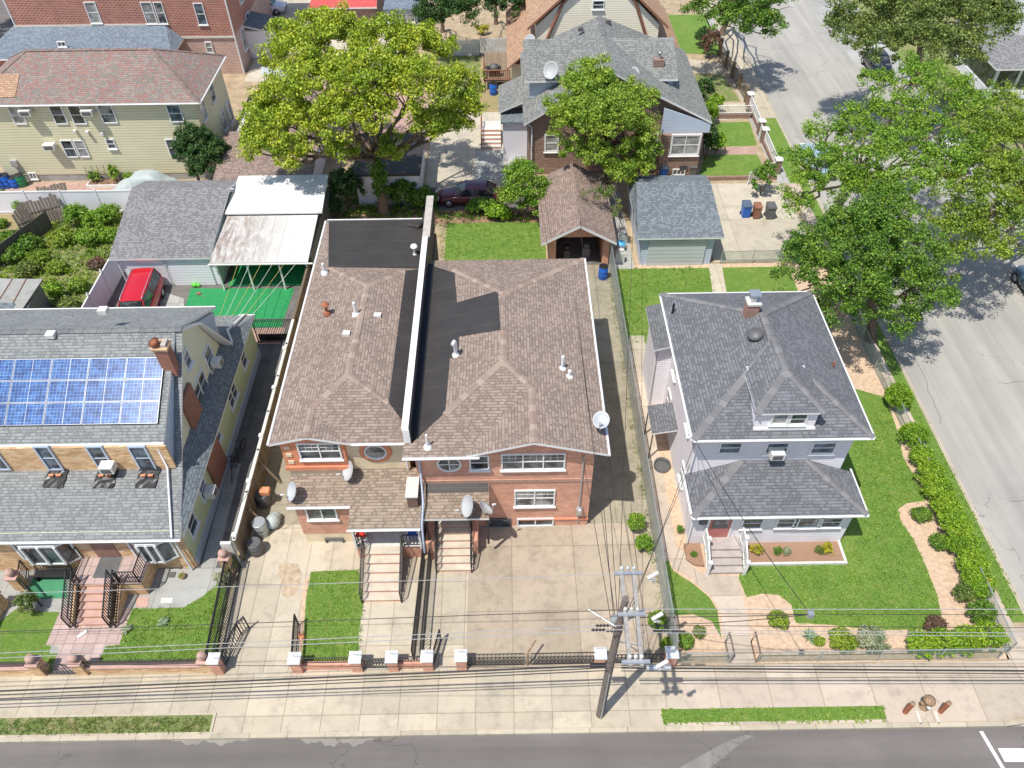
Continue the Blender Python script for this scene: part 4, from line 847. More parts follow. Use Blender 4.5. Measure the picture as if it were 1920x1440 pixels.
# ---------------------------------------------------------------- solar house on the left
def house_solar():
    t = thing('solar_house', 'golden brick fronted house with yellow side wall and slate grey roof carrying solar panels', 'house', (-20, 21, 0))
    XL = -30.0
    MB().prism([(XL, 18.95), (-14.55, 18.95), (-14.55, 19.05), (XL, 19.05)], 0, 2.75).build('front_wall', M['brA'], t)
    MB().prism([(XL, 19.05), (-14.56, 19.05), (-14.56, 33.0), (XL, 33.0)], 0, 2.9).build('side_wall', M['sidLG'], t)
    MB().box(-14.56, -14.5, 19.05, 33.0, 0, .55).build('foundation', M['sidB'], t)
    MB().prism([(XL, 21.9), (-15.2, 21.9), (-15.2, 22.0), (XL, 22.0)], 2.9, 5.25).build('front_wall', M['brA'], t)
    MB().extX([(22.0, 2.9), (22.0, 3.5), (26.75, 7.6), (28.55, 6.4), (30.1, 3.45), (30.1, 2.9)], -15.6, -15.2).build('gable_wall', M['sidY'], t)
    MB().extX([(22.0, 2.9), (22.0, 5.2), (22.6, 5.2), (26.75, 7.65), (30.9, 5.2), (30.9, 2.9)], XL, -15.45).build('gable_wall', M['sidY'], t)
    # upper roof: front dormer slope, ridge, rear dormer slope; steep strips at the gable edge
    R0 = (XL, 26.75, 7.8); R1 = (-15.0, 26.75, 7.8)
    slab(t, 'roof', [[(XL, 22.1, 5.3), (-15.3, 22.1, 5.3), (-15.3, 26.75, 7.8), R0], [R0, (-15.3, 26.75, 7.8), (-15.3, 31.2, 5.3), (XL, 31.2, 5.3)]], [M['shA'], M['white']], .14)
    slab(t, 'roof_edge', [[(-15.5, 21.9, 3.68), (-14.95, 21.9, 3.68), R1, (-15.5, 26.75, 7.78)], [(-15.5, 26.75, 7.78), R1, (-14.95, 28.6, 6.55), (-15.5, 28.6, 6.55)], [(-15.5, 28.6, 6.55), (-14.95, 28.6, 6.55), (-14.6, 30.2, 3.6), (-15.5, 30.2, 3.6)]], [M['shA'], M['white']], .12)
    MB().extX([(22.05, 3.8), (22.12, 5.2), (26.3, 7.5)], -15.42, -15.32).build('dormer_cheek', M['sidB'], t)
    MB().extX([(28.7, 6.4), (30.9, 5.2), (30.2, 3.6)], -15.42, -15.32).build('dormer_cheek', M['sidB'], t)
    caps(t, [(R0, R1)], CAPA)
    gutter(t, (XL, 22.05, 5.26), (-15.3, 22.05, 5.26)); gutter(t, (XL, 31.25, 5.26), (-15.3, 31.25, 5.26), .05)
    # lower roof in front, pent roof along the side, lean-to behind
    slab(t, 'lower_roof', [[(XL, 18.7, 2.8), (-14.4, 18.7, 2.8), (-14.95, 21.95, 3.65), (XL, 21.95, 3.65)]], [M['shA'], M['white']], .12)
    slab(t, 'pent_roof', [[(-14.3, 18.75, 2.8), (-14.3, 33.3, 2.85), (-15.2, 30.6, 3.75), (-15.2, 21.95, 3.66)]], [M['shBlue'], M['white']], .1)
    slab(t, 'rear_roof', [[(-15.2, 30.6, 3.75), (-14.3, 33.3, 2.85), (XL, 33.3, 2.85), (XL, 30.6, 3.75)]], [M['shA'], M['white']], .12)
    gutter(t, (XL, 18.64, 2.76), (-14.4, 18.64, 2.76)); gutter(t, (-15.2, 33.36, 2.8), (-14.3, 33.36, 2.8), .05)
    downpipe(t, [(-14.8, 33.3, 2.92), (-15.0, 31.0, 3.85), (-14.6, 30.2, 3.7)], .06); downpipe(t, [(-15.6, 21.95, 5.2), (-15.55, 21.85, 3.8), (-14.75, 18.7, 2.92)], .05); downpipe(t, [(-14.85, 18.85, 2.7), (-14.75, 18.8, .1)], .05)
    # brick chimney breast on the side wall
    br = MB().box(-15.2, -15.02, 24.3, 25.6, 3.3, 5.45).box(-14.55, -14.42, 23.0, 24.8, .5, 2.75).build('chimney_breast', M['brCh'], t)
    c = MB().box(-15.68, -15.1, 25.0, 25.5, 6.5, 8.05).build('chimney', M['brCh'], t)
    for k in range(3): MB().box(-15.71-.025*k, -15.07+.025*k, 24.97-.025*k, 25.53+.025*k, 8.05+.07*k, 8.12+.07*k).build('chimney_course', M['brA'], c)
    MB().lathe((-15.52, 25.2, 8.26), [(.14, 0), (.14, .22), (.26, .26), (.001, .3)], 14, axis=(-.3, -.2, 1)).build('flue_cap', M['rust'], c)
    MB().box(-15.3, -15.08, 25.02, 25.48, 8.26, 8.42).build('chimney_block', M['capst'], c)
    # windows
    for p, q in (((65, 838), (117, 878)), ((163, 838), (214, 878)), ((242, 838), (292, 878)), ((-35, 838), (18, 878))): winY(t, 21.9, p, q, cols=1, sill=False, frame=M['sidB'])
    for y, z, w_, h_, x in ((26.4, 6.2, .6, .8, -15.2), (28.4, 4.3, .8, 1.2, -15.2), (26.5, 4.1, 1.5, 1.1, -15.2), (30.64, 2.0, .7, .9, -14.56), (28.0, 1.95, 1.2, .9, -14.56), (25.1, 2.2, .5, .7, -14.56), (22.0, 1.95, .7, .9, -14.56), (20.06, 1.9, .8, .9, -14.56)):
        if w_: window(t, (x, y, z), w_, h_, 'E', 2 if w_ > 1 else 1)
    # angled bay windows, entrance and raised porch
    for x0, x1 in ((-22.1, -19.5), (-18.0+1.0, -15.1)):
        xm0, xm1 = x0+.55, x1-.55; b = MB().prism([(x0, 18.95), (xm0, 18.62), (xm1, 18.62), (x1, 18.95)], .95, 1.05).prism([(x0, 18.95), (xm0, 18.62), (xm1, 18.62), (x1, 18.95)], 2.35, 2.5)
        for q in ((x0, 18.95), (xm0, 18.62), ((xm0+xm1)/2, 18.62), (xm1, 18.62), (x1, 18.95)): b.box(q[0]-.05, q[0]+.05, q[1]-.05, q[1]+.05, 1.0, 2.4)
        o = b.build('bay_window', M['white'], t); MB().prism([(x0+.03, 18.95), (xm0+.02, 18.66), (xm1-.02, 18.66), (x1-.03, 18.95)], 1.05, 2.35).build('pane', M['glass'], o)
    MB().box(-18.7, -17.7, 18.9, 18.96, 1.1, 2.7).build('door', M['dorange'], t)
    MB().box(-19.4, -16.4, 17.6, 18.95, 0, 1.02).build('porch_base', M['brA'], t); MB().box(-19.45, -16.35, 17.55, 18.95, 1.02, 1.08).build('porch_floor', M['pinkt'], t)
    MB().box(-18.6, -17.6, 17.85, 18.9, 1.08, 1.09).build('door_mat', M['greyp'], t)
    stairs(t, -19.0, -17.65, 16.1, 6, .175, .28, 17.75, M['pinkst'], M['brA'])
    for x in (-19.35, -17.4): MB().extX([(16.2, 0), (17.75, 0), (17.75, .95)], x-.1, x+.1).build('stair_side', M['brA'], t)
    for x in (-19.05, -18.55+.0, -17.55, -18.0): pass
    for x in (-19.1, -17.6): railing(t, [(x, 16.05, 0), (x, 17.7, 1.05)], .95, .12, .02)
    for x in (-19.35, -17.35): railing(t, [(x, 16.05, 0), (x, 17.7, 1.05)], .95, .12, .02)
    railing(t, [(-19.4, 17.75, 1.08), (-19.4, 18.9, 1.08)], .9, .12, .014); railing(t, [(-16.42, 17.6, 1.08), (-16.42, 18.9, 1.08)], .9, .12, .018); railing(t, [(-17.3, 17.6, 1.08), (-16.42, 17.6, 1.08)], .9, .12, .018)
    for p in ((628/3+0, 614),): pass
    for px, py in ((104, 642), (209, 613)):
        a = P(px, py, 7.3); zr = 5.3+.538*(a.y-22.1); MB().box(a.x-.2, a.x+.2, a.y-.18, a.y+.18, zr, zr+.22).build('roof_vent', M['ac'], t)
    return t
HS = house_solar()
# solar panels, resting on the roof slope
rn = M['alu']; s_ = .538; cs = 1/math.sqrt(1+s_*s_)
pw, ph = 1.66, 1.0
def solar(label, col, row):
    x1 = -15.62-col*(pw+.03); y1 = 22.78+row*(ph+.03)*cs
    z1 = 5.3+s_*(y1-22.1)+.13; t = HS
    u = V((0, cs, cs*s_)); n = V((0, -cs*s_, cs))
    def q(a, b, e): return V((x1-pw+a, y1, z1))+u*b+n*e
    m = MB(); m.hexa([q(0, 0, -.03), q(pw, 0, -.03), q(pw, ph, -.03), q(0, ph, -.03)], [q(0, 0, .0), q(pw, 0, .0), q(pw, ph, .0), q(0, ph, .0)])
    f = .012
    for a, b, c, d in ((0, 0, pw, f), (0, ph-f, pw, ph), (0, f, f, ph-f), (pw-f, f, pw, ph-f), (pw/2-.006, f, pw/2+.006, ph-f)): m.hexa([q(a, b, 0), q(c, b, 0), q(c, d, 0), q(a, d, 0)], [q(a, b, .012), q(c, b, .012), q(c, d, .012), q(a, d, .012)])
    fr = m.build('solar_panel', M['pframe'], t)
    MB().poly([q(f, f, .006), q(pw/2-.006, f, .006), q(pw/2-.006, ph-f, .006), q(f, ph-f, .006)]).poly([q(pw/2+.006, f, .006), q(pw-f, f, .006), q(pw-f, ph-f, .006), q(pw/2+.006, ph-f, .006)]).build('cells', M['solar'], fr)
cn = ['beside the chimney edge, rightmost', 'second from the right', 'third from the right', 'fourth from the right', 'fifth from the right, cut by the photo edge']
rwn = ['bottom row nearest the eave', 'middle row', 'top row nearest the ridge']
for c_ in range(5):
    for r_ in range(3):
        solar('blue solar panel %s, %s' % (cn[c_], rwn[r_]), c_, r_)
acs = PY(202, 870, 21.7); acunit('white air conditioner in the middle upper window above the left front roof', acs.x, 21.85, acs.z-.3, 'S', .6)
acunit('white air conditioner in the rear side window of the solar house', -15.15, 28.4, 3.8, 'E', .5)
acunit('white air conditioner in the lower side window near the red chimney wall', -14.5, 22.0, 1.5, 'E', .55)
# black covers weighted with bricks below the three upper windows
for px, lb in ((108, 'left'), (201, 'middle'), (279, 'right')):
    a = P(px, 893, 3.5); z0 = 2.8+.2615*(a.y-18.7)
    m = MB(); rr = random.Random(px); n = 6; g = [[None]*(n+1) for _ in range(n+1)]
    for i in range(n+1):
        for j in range(n+1):
            y = a.y-.62+j*.2; x = a.x-.46+i*.155+(.05 if j > 3 else 0); g[i][j] = (x+rr.uniform(-.03, .03), y+rr.uniform(-.03, .03), 2.8+.2615*(y-18.7)+.04+rr.uniform(0, .05)+(.22*(j-4) if j > 4 else 0))
    for i in range(n):
        for j in range(n): m.poly([g[i][j], g[i+1][j], g[i+1][j+1], g[i][j+1]])
    o = m.build('roof_cover', M['black'], None, (a.x, a.y, z0)); tag(o, 'black sheet held by bricks below the %s upper window of the solar house' % lb, 'cover', 'black sheets on the lower roof')
    for s2, wl in ((-.16, 'left'), (.17, 'right')):
        o = MB().cbox((a.x+s2, a.y-.1, z0+.14), (.22, .1, .07), rot=.1).build('brick', M['orange'], None, (a.x+s2, a.y-.1, z0+.1)); tag(o, '%s loose orange brick on the black sheet below the %s upper window' % (wl, lb), 'brick', 'bricks holding the roof covers')
# ---------------------------------------------------------------- houses behind
def hip(parent, x0, x1, y0, y1, z, zr, mats, th=.14, along='X', cap=None, run=None):
    if along == 'X': k = run or (y1-y0)/2; ym = (y0+y1)/2; A, B = (x0+k, ym, zr), (x1-k, ym, zr)
    else: k = run or (x1-x0)/2; xm = (x0+x1)/2; A, B = (xm, y0+k, zr), (xm, y1-k, zr)
    c = [(x0, y0, z), (x1, y0, z), (x1, y1, z), (x0, y1, z)]
    if along == 'X': fs = [[c[0], c[1], B, A], [c[1], c[2], B], [c[2], c[3], A, B], [c[3], c[0], A]]; hips = [(c[0], A), (c[3], A), (c[1], B), (c[2], B), (A, B)]
    else: fs = [[c[0], c[1], A], [c[1], c[2], B, A], [c[2], c[3], B], [c[3], c[0], A, B]]; hips = [(c[0], A), (c[1], A), (c[2], B), (c[3], B), (A, B)]
    slab(parent, 'roof', fs, mats, th)
    if cap: caps(parent, hips, cap)
def gable(parent, x0, x1, y0, y1, z, zr, mats, along='X', th=.12, name='roof'):
    if along == 'X': ym = (y0+y1)/2; fs = [[(x0, y0, z), (x1, y0, z), (x1, ym, zr), (x0, ym, zr)], [(x0, ym, zr), (x1, ym, zr), (x1, y1, z), (x0, y1, z)]]
    else: xm = (x0+x1)/2; fs = [[(x0, y0, z), (xm, y0, zr), (xm, y1, zr), (x0, y1, z)], [(xm, y0, zr), (x1, y0, z), (x1, y1, z), (xm, y1, zr)]]
    return slab(parent, name, fs, mats, th)
CAPO = capm('mixed_ridge_cap', (.27, .2, .17), (.2, .15, .13))
def house_olive():
    t = thing('sided_house', 'olive green sided house with mottled red brown hip roof behind the white fence', 'house', (-30, 52, 0))
    Y = 52.2
    MB().prism([(-37.5, Y), (-21.8, Y), (-21.8, 59.2), (-37.5, 59.2)], .55, 6.15).build('wall', M['sidO'], t); MB().prism([(-37.48, Y+.03), (-21.83, Y+.03), (-21.83, 59.2), (-37.48, 59.2)], 0, .55).build('foundation', M['concG'], t)
    hip(t, -37.7, -21.25, 51.9, 59.5, 6.2, 8.4, [M['shO'], M['white']], cap=CAPO)
    gutter(t, (-37.7, 51.85, 6.15), (-21.25, 51.85, 6.15)); gutter(t, (-21.2, 51.9, 6.15), (-21.2, 59.5, 6.15), .05)
    for p, q in (((14, 199), (50, 231)), ((92, 199), (127, 231)), ((127, 199), (162, 231)), ((183, 198), (220, 229)), ((312, 197), (345, 227)), ((114, 264), (146, 293)), ((139, 264), (168, 293)), ((311, 262), (343, 292))): winY(t, Y, p, q, cols=1, sill=False)
    winY(t, Y, (199, 262), (218, 277), cols=1); winY(t, Y, (55, 325), (70, 334), cols=2, rows=1)
    for y, z, h_ in ((53.4, 4.9, 1.3), (56.0, 5.0, 1.3), (56.6, 2.4, 1.4), (58.3, 2.2, 1.6)): window(t, (-21.8, y, z), .9, h_, 'E', 1)
    for px, py in ((142, 245), (165, 247), (193, 249)): a = PY(px, py, Y); MB().cbox((a.x, Y-.12, a.z), (.2, .25, .2)).build('wall_vent', M['ac'], t)
    a = PY(28, 305, Y); MB().cbox((a.x, Y-.1, a.z), (.45, .22, .5)).tube([(a.x, Y-.08, a.z-.2), (a.x, Y-.08, .1)], .04, 6).build('electricity_meter', M['alu'], t)
    a = P(5, 172, 6.9); MB().poly([(a.x-.6, 52.4, 6.53), (a.x+.7, 52.4, 6.53), (a.x+.8, 54.0, 7.46), (a.x-.6, 54.0, 7.46)]).build('roof_patch', M['shC'], t)
    return t
house_olive()
for px, py, lb in ((50, 204, 'beside the upper left window'), (166, 204, 'between the upper windows'), (95, 268, 'left of the lower pair of windows')):
    a = PY(px, py, 52.2); acunit('white through wall air conditioner %s of the olive house' % lb, a.x, 52.15, a.z-.3, 'S', .8)
def house_brick_rear():
    t = thing('brick_house', 'red brick two storey house with pale blue porch roof at the top left', 'house', (-33, 70, 0))
    Y = 69.8
    MB().prism([(-42.3, Y), (-23.7, Y), (-23.7, 83), (-42.3, 83)], 3.3, 9.2).build('upper_wall', M['brT'], t)
    MB().prism([(-42.3, Y+.05), (-23.7, Y+.05), (-23.7, 83), (-42.3, 83)], 0, 3.3).build('lower_wall', M['brTp'], t)
    hip(t, -42.8, -23.2, 69.3, 83.5, 9.2, 11.4, [M['shT'], M['white']])
    m = MB(); m.box(-29.3, -23.65, Y-.06, Y+.04, 3.25, 3.42).box(-42.5, -29.4, Y-.08, Y+.04, 4.4, 4.55); m.build('string_course', M['stone'], t)
    for p, q in (((158, 5), (191, 42)), ((264, 5), (295, 43)), ((288, 5), (314, 43)), ((363, 7), (389, 45))): winY(t, Y, p, q, cols=1)
    winY(t, Y, (385, 80), (400, 98), cols=1)
    for y, z, x in ((74, 5.6, -23.7), (79, 5.6, -23.7), (72, 2.2, -23.7), (74.6, 2.6, -23.7)): window(t, (x, y, z), 1.0, 1.7, 'E', 1)
    MB().prism([(-43.5, 66.8), (-29.5, 66.8), (-29.5, Y), (-43.5, Y)], 0, 3.1).build('porch_wall', M['brT'], t)
    slab(t, 'porch_roof', [[(-44.6, 66.2, 3.2), (-28.2, 66.2, 3.2), (-29.4, 69.75, 4.4), (-42.6, 69.75, 4.4)], [(-44.6, 66.2, 3.2), (-42.6, 69.75, 4.4), (-42.6, 84, 4.4), (-44.6, 84, 3.2)], [(-29.4, 69.75, 4.4), (-28.2, 66.2, 3.2), (-28.2, 69.75, 3.3)]], [M['shT'], M['white']])
    slab(t, 'porch_gable', [[(-39.8, 65.2, 3.2), (-37.2, 65.2, 3.7), (-37.2, 68.8, 4.15), (-39.8, 66.5, 3.35)], [(-37.2, 65.2, 3.7), (-34.6, 65.2, 3.2), (-34.6, 66.5, 3.35), (-37.2, 68.8, 4.15)]], [M['shT'], M['white']])
    hip(t, -34.6, -28.6, 63.4, 66.8, 2.0, 2.8, [M['shT'], M['white']])
    winY(t, 66.8, (108, 79), (124, 86), cols=2, rows=1)
    for x, y in ((-42.4, 69.9), (-23.65, 69.75)): downpipe(t, [(x, y-.1, 9), (x, y-.1, .1)], .07)
    MB().prism([(-23.7, 73.0), (-21.6, 73.0), (-21.6, 76.0), (-23.7, 76.0)], 0, 2.5).build('side_entry', M['vinyl'], t)
    slab(t, 'side_entry_roof', [[(-23.7, 72.8, 3.1), (-21.3, 72.8, 2.5), (-21.3, 76.2, 2.5), (-23.7, 76.2, 3.1)]], [M['shBlue'], M['white']])
    return t
house_brick_rear()
def house_dishes():
    t = thing('brick_house', 'dark brown brick house with green grey cross gabled roof and dishes', 'house', (8, 53, 0))
    Y = 52.2
    MB().prism([(1.7, Y), (14.3, Y), (14.3, 62), (1.7, 62)], 0, 4.3).build('wall', M['brN'], t)
    MB().extY([(1.7, 4.3), (14.3, 4.3), (14.3, 4.5), (7.6, 7.9), (1.7, 4.5)], Y, Y+.3).build('gable', M['brN'], t)
    xr = 7.3
    slab(t, 'roof', [[(1.3, 51.7, 4.35), (xr, 51.7, 8.1), (xr, 61.2, 8.1), (1.3, 63.5, 4.35)], [(xr, 51.7, 8.1), (14.75, 51.7, 4.35), (14.75, 63.5, 4.35), (xr, 61.2, 8.1)], [(xr, 61.2, 8.1), (1.3, 63.5, 4.35), (14.75, 63.5, 4.35)]], [M['shN'], M['white']], .16)
    # east-west upper roof with dormer faces
    MB().prism([(1.8, 54.75), (4.4, 54.75), (4.4, 58), (1.8, 58)], 4.8, 6.35).build('dormer_wall', M['sidB'], t); MB().prism([(10.2, 54.75), (12.2, 54.75), (12.2, 58), (10.2, 58)], 4.8, 6.35).build('dormer_wall', M['sidB'], t)
    slab(t, 'upper_roof', [[(1.4, 54.4, 6.25), (12.5, 54.4, 6.25), (12.4, 57.6, 7.9), (1.4, 57.6, 7.9)], [(1.4, 57.6, 7.9), (12.4, 57.6, 7.9), (12.5, 60.6, 6.25), (1.4, 60.6, 6.25)]], [M['shN'], M['white']], .14)
    caps(t, [((xr, 57.6, 8.12), (xr, 61.2, 8.12))], CAPA)
    slab(t, 'side_roof', [[(-.5, 55.2, 3.5), (1.6, 55.2, 4.4), (1.6, 59.5, 4.4), (-.5, 59.5, 3.5)]], [M['shN'], M['white']])
    MB().prism([(-.2, 54.3), (1.65, 54.3), (1.65, 58.5), (-.2, 58.5)], 0, 3.1).build('side_extension', M['vinyl'], t); MB().box(-.35, 1.65, 54.1, 56.4, 3.1, 3.25).build('side_extension_roof', M['shBlue'], t)
    MB().extY([(11.2, 3.5), (14.7, 3.5), (14.7, 4.2), (11.2, 5.4)], 51.75, 51.85).build('cornice', M['sidB'], t)
    MB().prism([(11.3, 51.4), (14.2, 51.4), (14.2, Y), (11.3, Y)], 0, 3.5).build('bay', M['brN'], t)
    winY(t, 51.4, (1263, 255), (1306, 288), cols=2, fw=.14, glass=M['glassD']); winY(t, Y, (1024, 254), (1044, 282), cols=1, fw=.12, glass=M['glassD']); winY(t, Y, (1218, 252), (1230, 268), cols=1, fw=.1); winY(t, 51.4, (1263, 318), (1282, 326), cols=3, rows=1)
    downpipe(t, [(1.6, Y-.1, 4.2), (1.9, Y-.15, 3.9), (1.9, Y-.15, .1)], .06)
    m = MB()
    for k in range(3): m.cbox((10.6+k*.35, Y-.1, 2.2), (.25, .2, .4))
    m.tube([(10.7, Y-.1, 2.0), (10.7, Y-.1, .2)], .04).tube([(11.1, Y-.1, 2.0), (11.1, Y-.1, .2)], .04); m.build('electricity_meter', M['alu'], t)
    MB().prism([(10.75, 55.3), (11.5, 55.3), (11.5, 55.8), (10.75, 55.8)], 6.0, 7.25).build('chimney', M['brN'], t); MB().lathe((11.15, 55.55, 7.25), [(.12, 0), (.12, .4), (.2, .42), (.001, .5)], 10).build('flue', M['alu'], t)
    slab(t, 'side_awning', [[(14.8, 56, 2.9), (15.5, 56, 2.3), (15.5, 58.5, 2.3), (14.8, 58.5, 2.9)]], [M['awning'], M['awning']], .06)
    # outside steps at the left
    stairs(t, -1.9, -.4, 56.0, 5, .2, .3, 58.6, M['stone'], M['brR']); railing(t, [(-1.9, 56, 0), (-1.9, 57.5, 1.0), (-1.9, 58.6, 1.0)], .8, .14, .02, M['brownp'])
    for x, y in ((5.8, 60), (7.9, 60.4)): MB().cbox((x, y, 7.6 if x < 6 else 7.95), (.4, .3, .25)).build('roof_vent', M['greyp'], t)
    return t
house_dishes()
for i, (px, py, zr, lb, r) in enumerate(((1034, 135, 6.9, 'leftmost white dish on the green grey roof behind the tree', .62), (1115, 118, 7.6, 'white dish half hidden by the top of the tree on the green grey roof', .45), (1160, 132, 7.0, 'white dish right of the tree top on the green grey roof', .5), (1188, 140, 6.8, 'white dish beside the brick chimney of the green grey roof', .5))):
    a = P(px, py, zr); dish(lb, (a.x, a.y, 6.25+.515*(a.y-54.4)), r, (-.3, -.5, .35), .75)
a = P(994, 75, 5.5); dish('white dish on the left corner behind the green grey roof, by the light brown roof', (a.x, a.y, 4.6), .5, (-.2, -.5, .5), .8)
def house_cream():
    t = thing('cream_house', 'cream sided house with light brown roofs and dark brown trim at the top centre', 'house', (7.5, 65, 0))
    MB().extY([(2.6, 0), (12.6, 0), (12.6, 6.0), (7.6, 10.6), (2.6, 6.0)], 64.6, 76).build('wall', M['sidC'], t)
    slab(t, 'roof', [[(1.9, 64.25, 6.0), (7.6, 64.25, 11.0), (7.6, 77, 11.0), (1.9, 77, 6.0)], [(7.6, 64.25, 11.0), (13.3, 64.25, 6.0), (13.3, 77, 6.0), (7.6, 77, 11.0)]], [M['shC'], M['brownp']], .22)
    slab(t, 'side_roof', [[(.2, 63.8, 2.9), (2.6, 63.8, 4.9), (2.6, 76, 4.9), (.2, 76, 2.9)]], [M['shC'], M['brownp']]); slab(t, 'side_roof', [[(12.6, 63.8, 4.9), (15.2, 63.8, 2.9), (15.2, 76, 2.9), (12.6, 76, 4.9)]], [M['shC'], M['brownp']])
    MB().prism([(.6, 64.6), (14.8, 64.6), (14.8, 75.6), (.6, 75.6)], 0, 2.9).build('lower_wall', M['sidC'], t)
    tr = lambda a, b: MB().tube([(a[0], 64.5, a[1]), (b[0], 64.5, b[1])], .12, 4).build('gambrel_trim', M['brownp'], t)
    tr((3.2, 4.3), (4.7, 7.8)); tr((4.7, 7.8), (6.0, 9.1)); tr((12.0, 4.3), (10.5, 7.8)); tr((10.5, 7.8), (9.2, 9.1))
    winY(t, 64.6, (1113, 2), (1131, 16), cols=1); winY(t, 64.6, (1143, 48), (1156, 56), cols=2, rows=1)
    return t
house_cream()
def garage_grey():
    t = thing('garage', 'white walled garage with plain grey shingle roof beside the red car', 'garage', (-21.5, 41, 0))
    MB().extX([(39.65, 0), (46.8, 0), (46.8, 2.3), (45.2, 3.3), (39.65, 2.2)], -24.3, -18.5).build('wall', M['sidW'], t)
    slab(t, 'roof', [[(-24.8, 39.4, 2.3), (-18.5, 39.4, 2.3), (-18.3, 45.3, 3.6), (-24.8, 45.3, 3.6)], [(-24.8, 45.3, 3.6), (-18.3, 45.3, 3.6), (-18.3, 47.3, 2.9), (-24.8, 47.3, 2.9)]], [M['shGar'], M['white']])
    MB().box(-24.0, -21.6, 39.57, 39.66, 0, 2.05).build('garage_door', M['vinyl'], t); MB().box(-21.4, -18.8, 39.57, 39.66, 0, 2.05).build('garage_door', M['sidW'], t)
    downpipe(t, [(-24.4, 39.55, 2.2), (-24.4, 39.55, .1)], .05); downpipe(t, [(-21.5, 39.55, 2.15), (-21.5, 39.55, .1)], .04)
    return t
garage_grey()
def carport():
    t = thing('carport', 'open white carport with rust stained tin roof and green floor', 'carport', (-15, 42, 0))
    slab(t, 'tin_roof', [[(-18.4, 38.8, 2.35), (-12.3, 38.8, 2.35), (-12.3, 43.2, 2.75), (-18.2, 43.2, 2.75)]], [M['tin'], M['white']], .08)
    slab(t, 'rear_roof', [[(-18.3, 43.2, 2.95), (-12.0, 43.2, 2.95), (-12.2, 47.4, 3.15), (-18.3, 47.4, 3.15)]], [M['tinW'], M['white']], .1)
    for x in (-18.1, -16.2, -14.2, -12.5): MB().box(x-.05, x+.05, 38.95, 39.05, 0, 2.25).build('post', M['white'], t)
    MB().box(-18.45, -18.35, 39.5, 47.3, 0, 2.3).build('side_wall', M['vinyl'], t); MB().box(-18.2, -12.3, 47.2, 47.3, 0, 2.8).build('rear_wall', M['vinyl'], t); MB().box(-12.35, -12.25, 39.5, 47.3, 0, 2.3).build('side_wall', M['greyp'], t)
    gutter(t, (-18.45, 38.72, 2.25), (-12.0, 38.72, 2.25), .06, M['offw'])
    return t
carport()
def garage_brick_small():
    t = thing('garage', 'small open fronted brick garage with brown gable roof and white trimmed peak', 'garage', (4.6, 41, 0))
    m = MB(); m.box(2.7, 3.15, 41, 47.5, 0, 2.3).box(6.2, 6.6, 41, 47.5, 0, 2.3).box(3.15, 6.2, 47.2, 47.5, 0, 2.3); m.build('wall', M['brR'], t)
    MB().extY([(2.7, 2.3), (6.6, 2.3), (4.6, 3.45)], 41, 41.2).build('gable', M['brR'], t)
    slab(t, 'roof', [[(2.15, 40.4, 2.25), (4.55, 40.4, 3.6), (4.55, 47.8, 3.6), (2.15, 47.8, 2.25)], [(4.55, 40.4, 3.6), (6.95, 40.4, 2.25), (6.95, 47.8, 2.25), (4.55, 47.8, 3.6)]], [M['shBg'], M['white']], .2)
    MB().box(3.15, 6.2, 41.1, 47.2, 0, .03).build('floor', M['concK'], t); return t
garage_brick_small()
def garage_blue():
    t = thing('garage', 'blue grey sided garage with dark grey roof beside the concrete parking pad', 'garage', (11, 42, 0))
    MB().extX([(41, 0), (47.5, 0), (47.5, 2.4), (45.5, 3.2), (41, 2.35)], 8.7, 13.3).build('wall', M['sidB'], t)
    slab(t, 'roof', [[(8.3, 40.7, 2.35), (13.8, 40.7, 2.35), (13.6, 45.4, 3.45), (8.7, 45.4, 3.45)], [(8.7, 45.4, 3.45), (13.6, 45.4, 3.45), (13.8, 47.6, 2.6), (8.3, 47.6, 2.6)], [(8.3, 40.7, 2.35), (8.7, 45.4, 3.45), (8.3, 47.6, 2.6)]], [M['shBlue'], M['white']])
    MB().box(9.1, 12.8, 40.9, 41.0, 0, 2.0).build('garage_door', siding('door_panels', (.56, .58, .60), .3), t); MB().cbox((11.4, 40.85, 2.2), (.2, .15, .2)).build('wall_lamp', M['greyp'], t); return t
garage_blue()
def garage_brown():
    t = thing('garage', 'brown roofed garage in the shade of the yellow green tree', 'garage', (-17, 50, 0))
    MB().prism([(-20.3, 48.8), (-14.0, 48.8), (-14.0, 59), (-20.3, 59)], 0, 2.2).build('wall', M['sidW'], t)
    slab(t, 'roof', [[(-20.6, 48.4, 2.2), (-13.6, 48.4, 2.2), (-13.6, 53.2, 3.3), (-20.6, 53.2, 3.3)]], [M['shBg'], M['white']])
    slab(t, 'roof', [[(-20.6, 53.5, 2.5), (-19.4, 53.5, 3.4), (-17.6, 60.3, 3.4), (-20.6, 60.3, 2.5)], [(-19.4, 53.5, 3.4), (-14, 53.5, 2.7), (-14, 60.3, 2.7), (-17.6, 60.3, 3.4)]], [M['shBg'], M['white']]); return t
garage_brown()
t = thing('shed', 'flat black roofed shed with white side wall behind the big tree', 'shed', (-7, 49, 0))
MB().prism([(-10.6, 48.4), (-6.2, 48.4), (-6.2, 53.8), (-10.6, 53.8)], 0, 2.45).build('wall', M['vinyl'], t); MB().box(-10.8, -6.0, 48.2, 54.0, 2.45, 2.6).build('roof', M['rubber'], t)
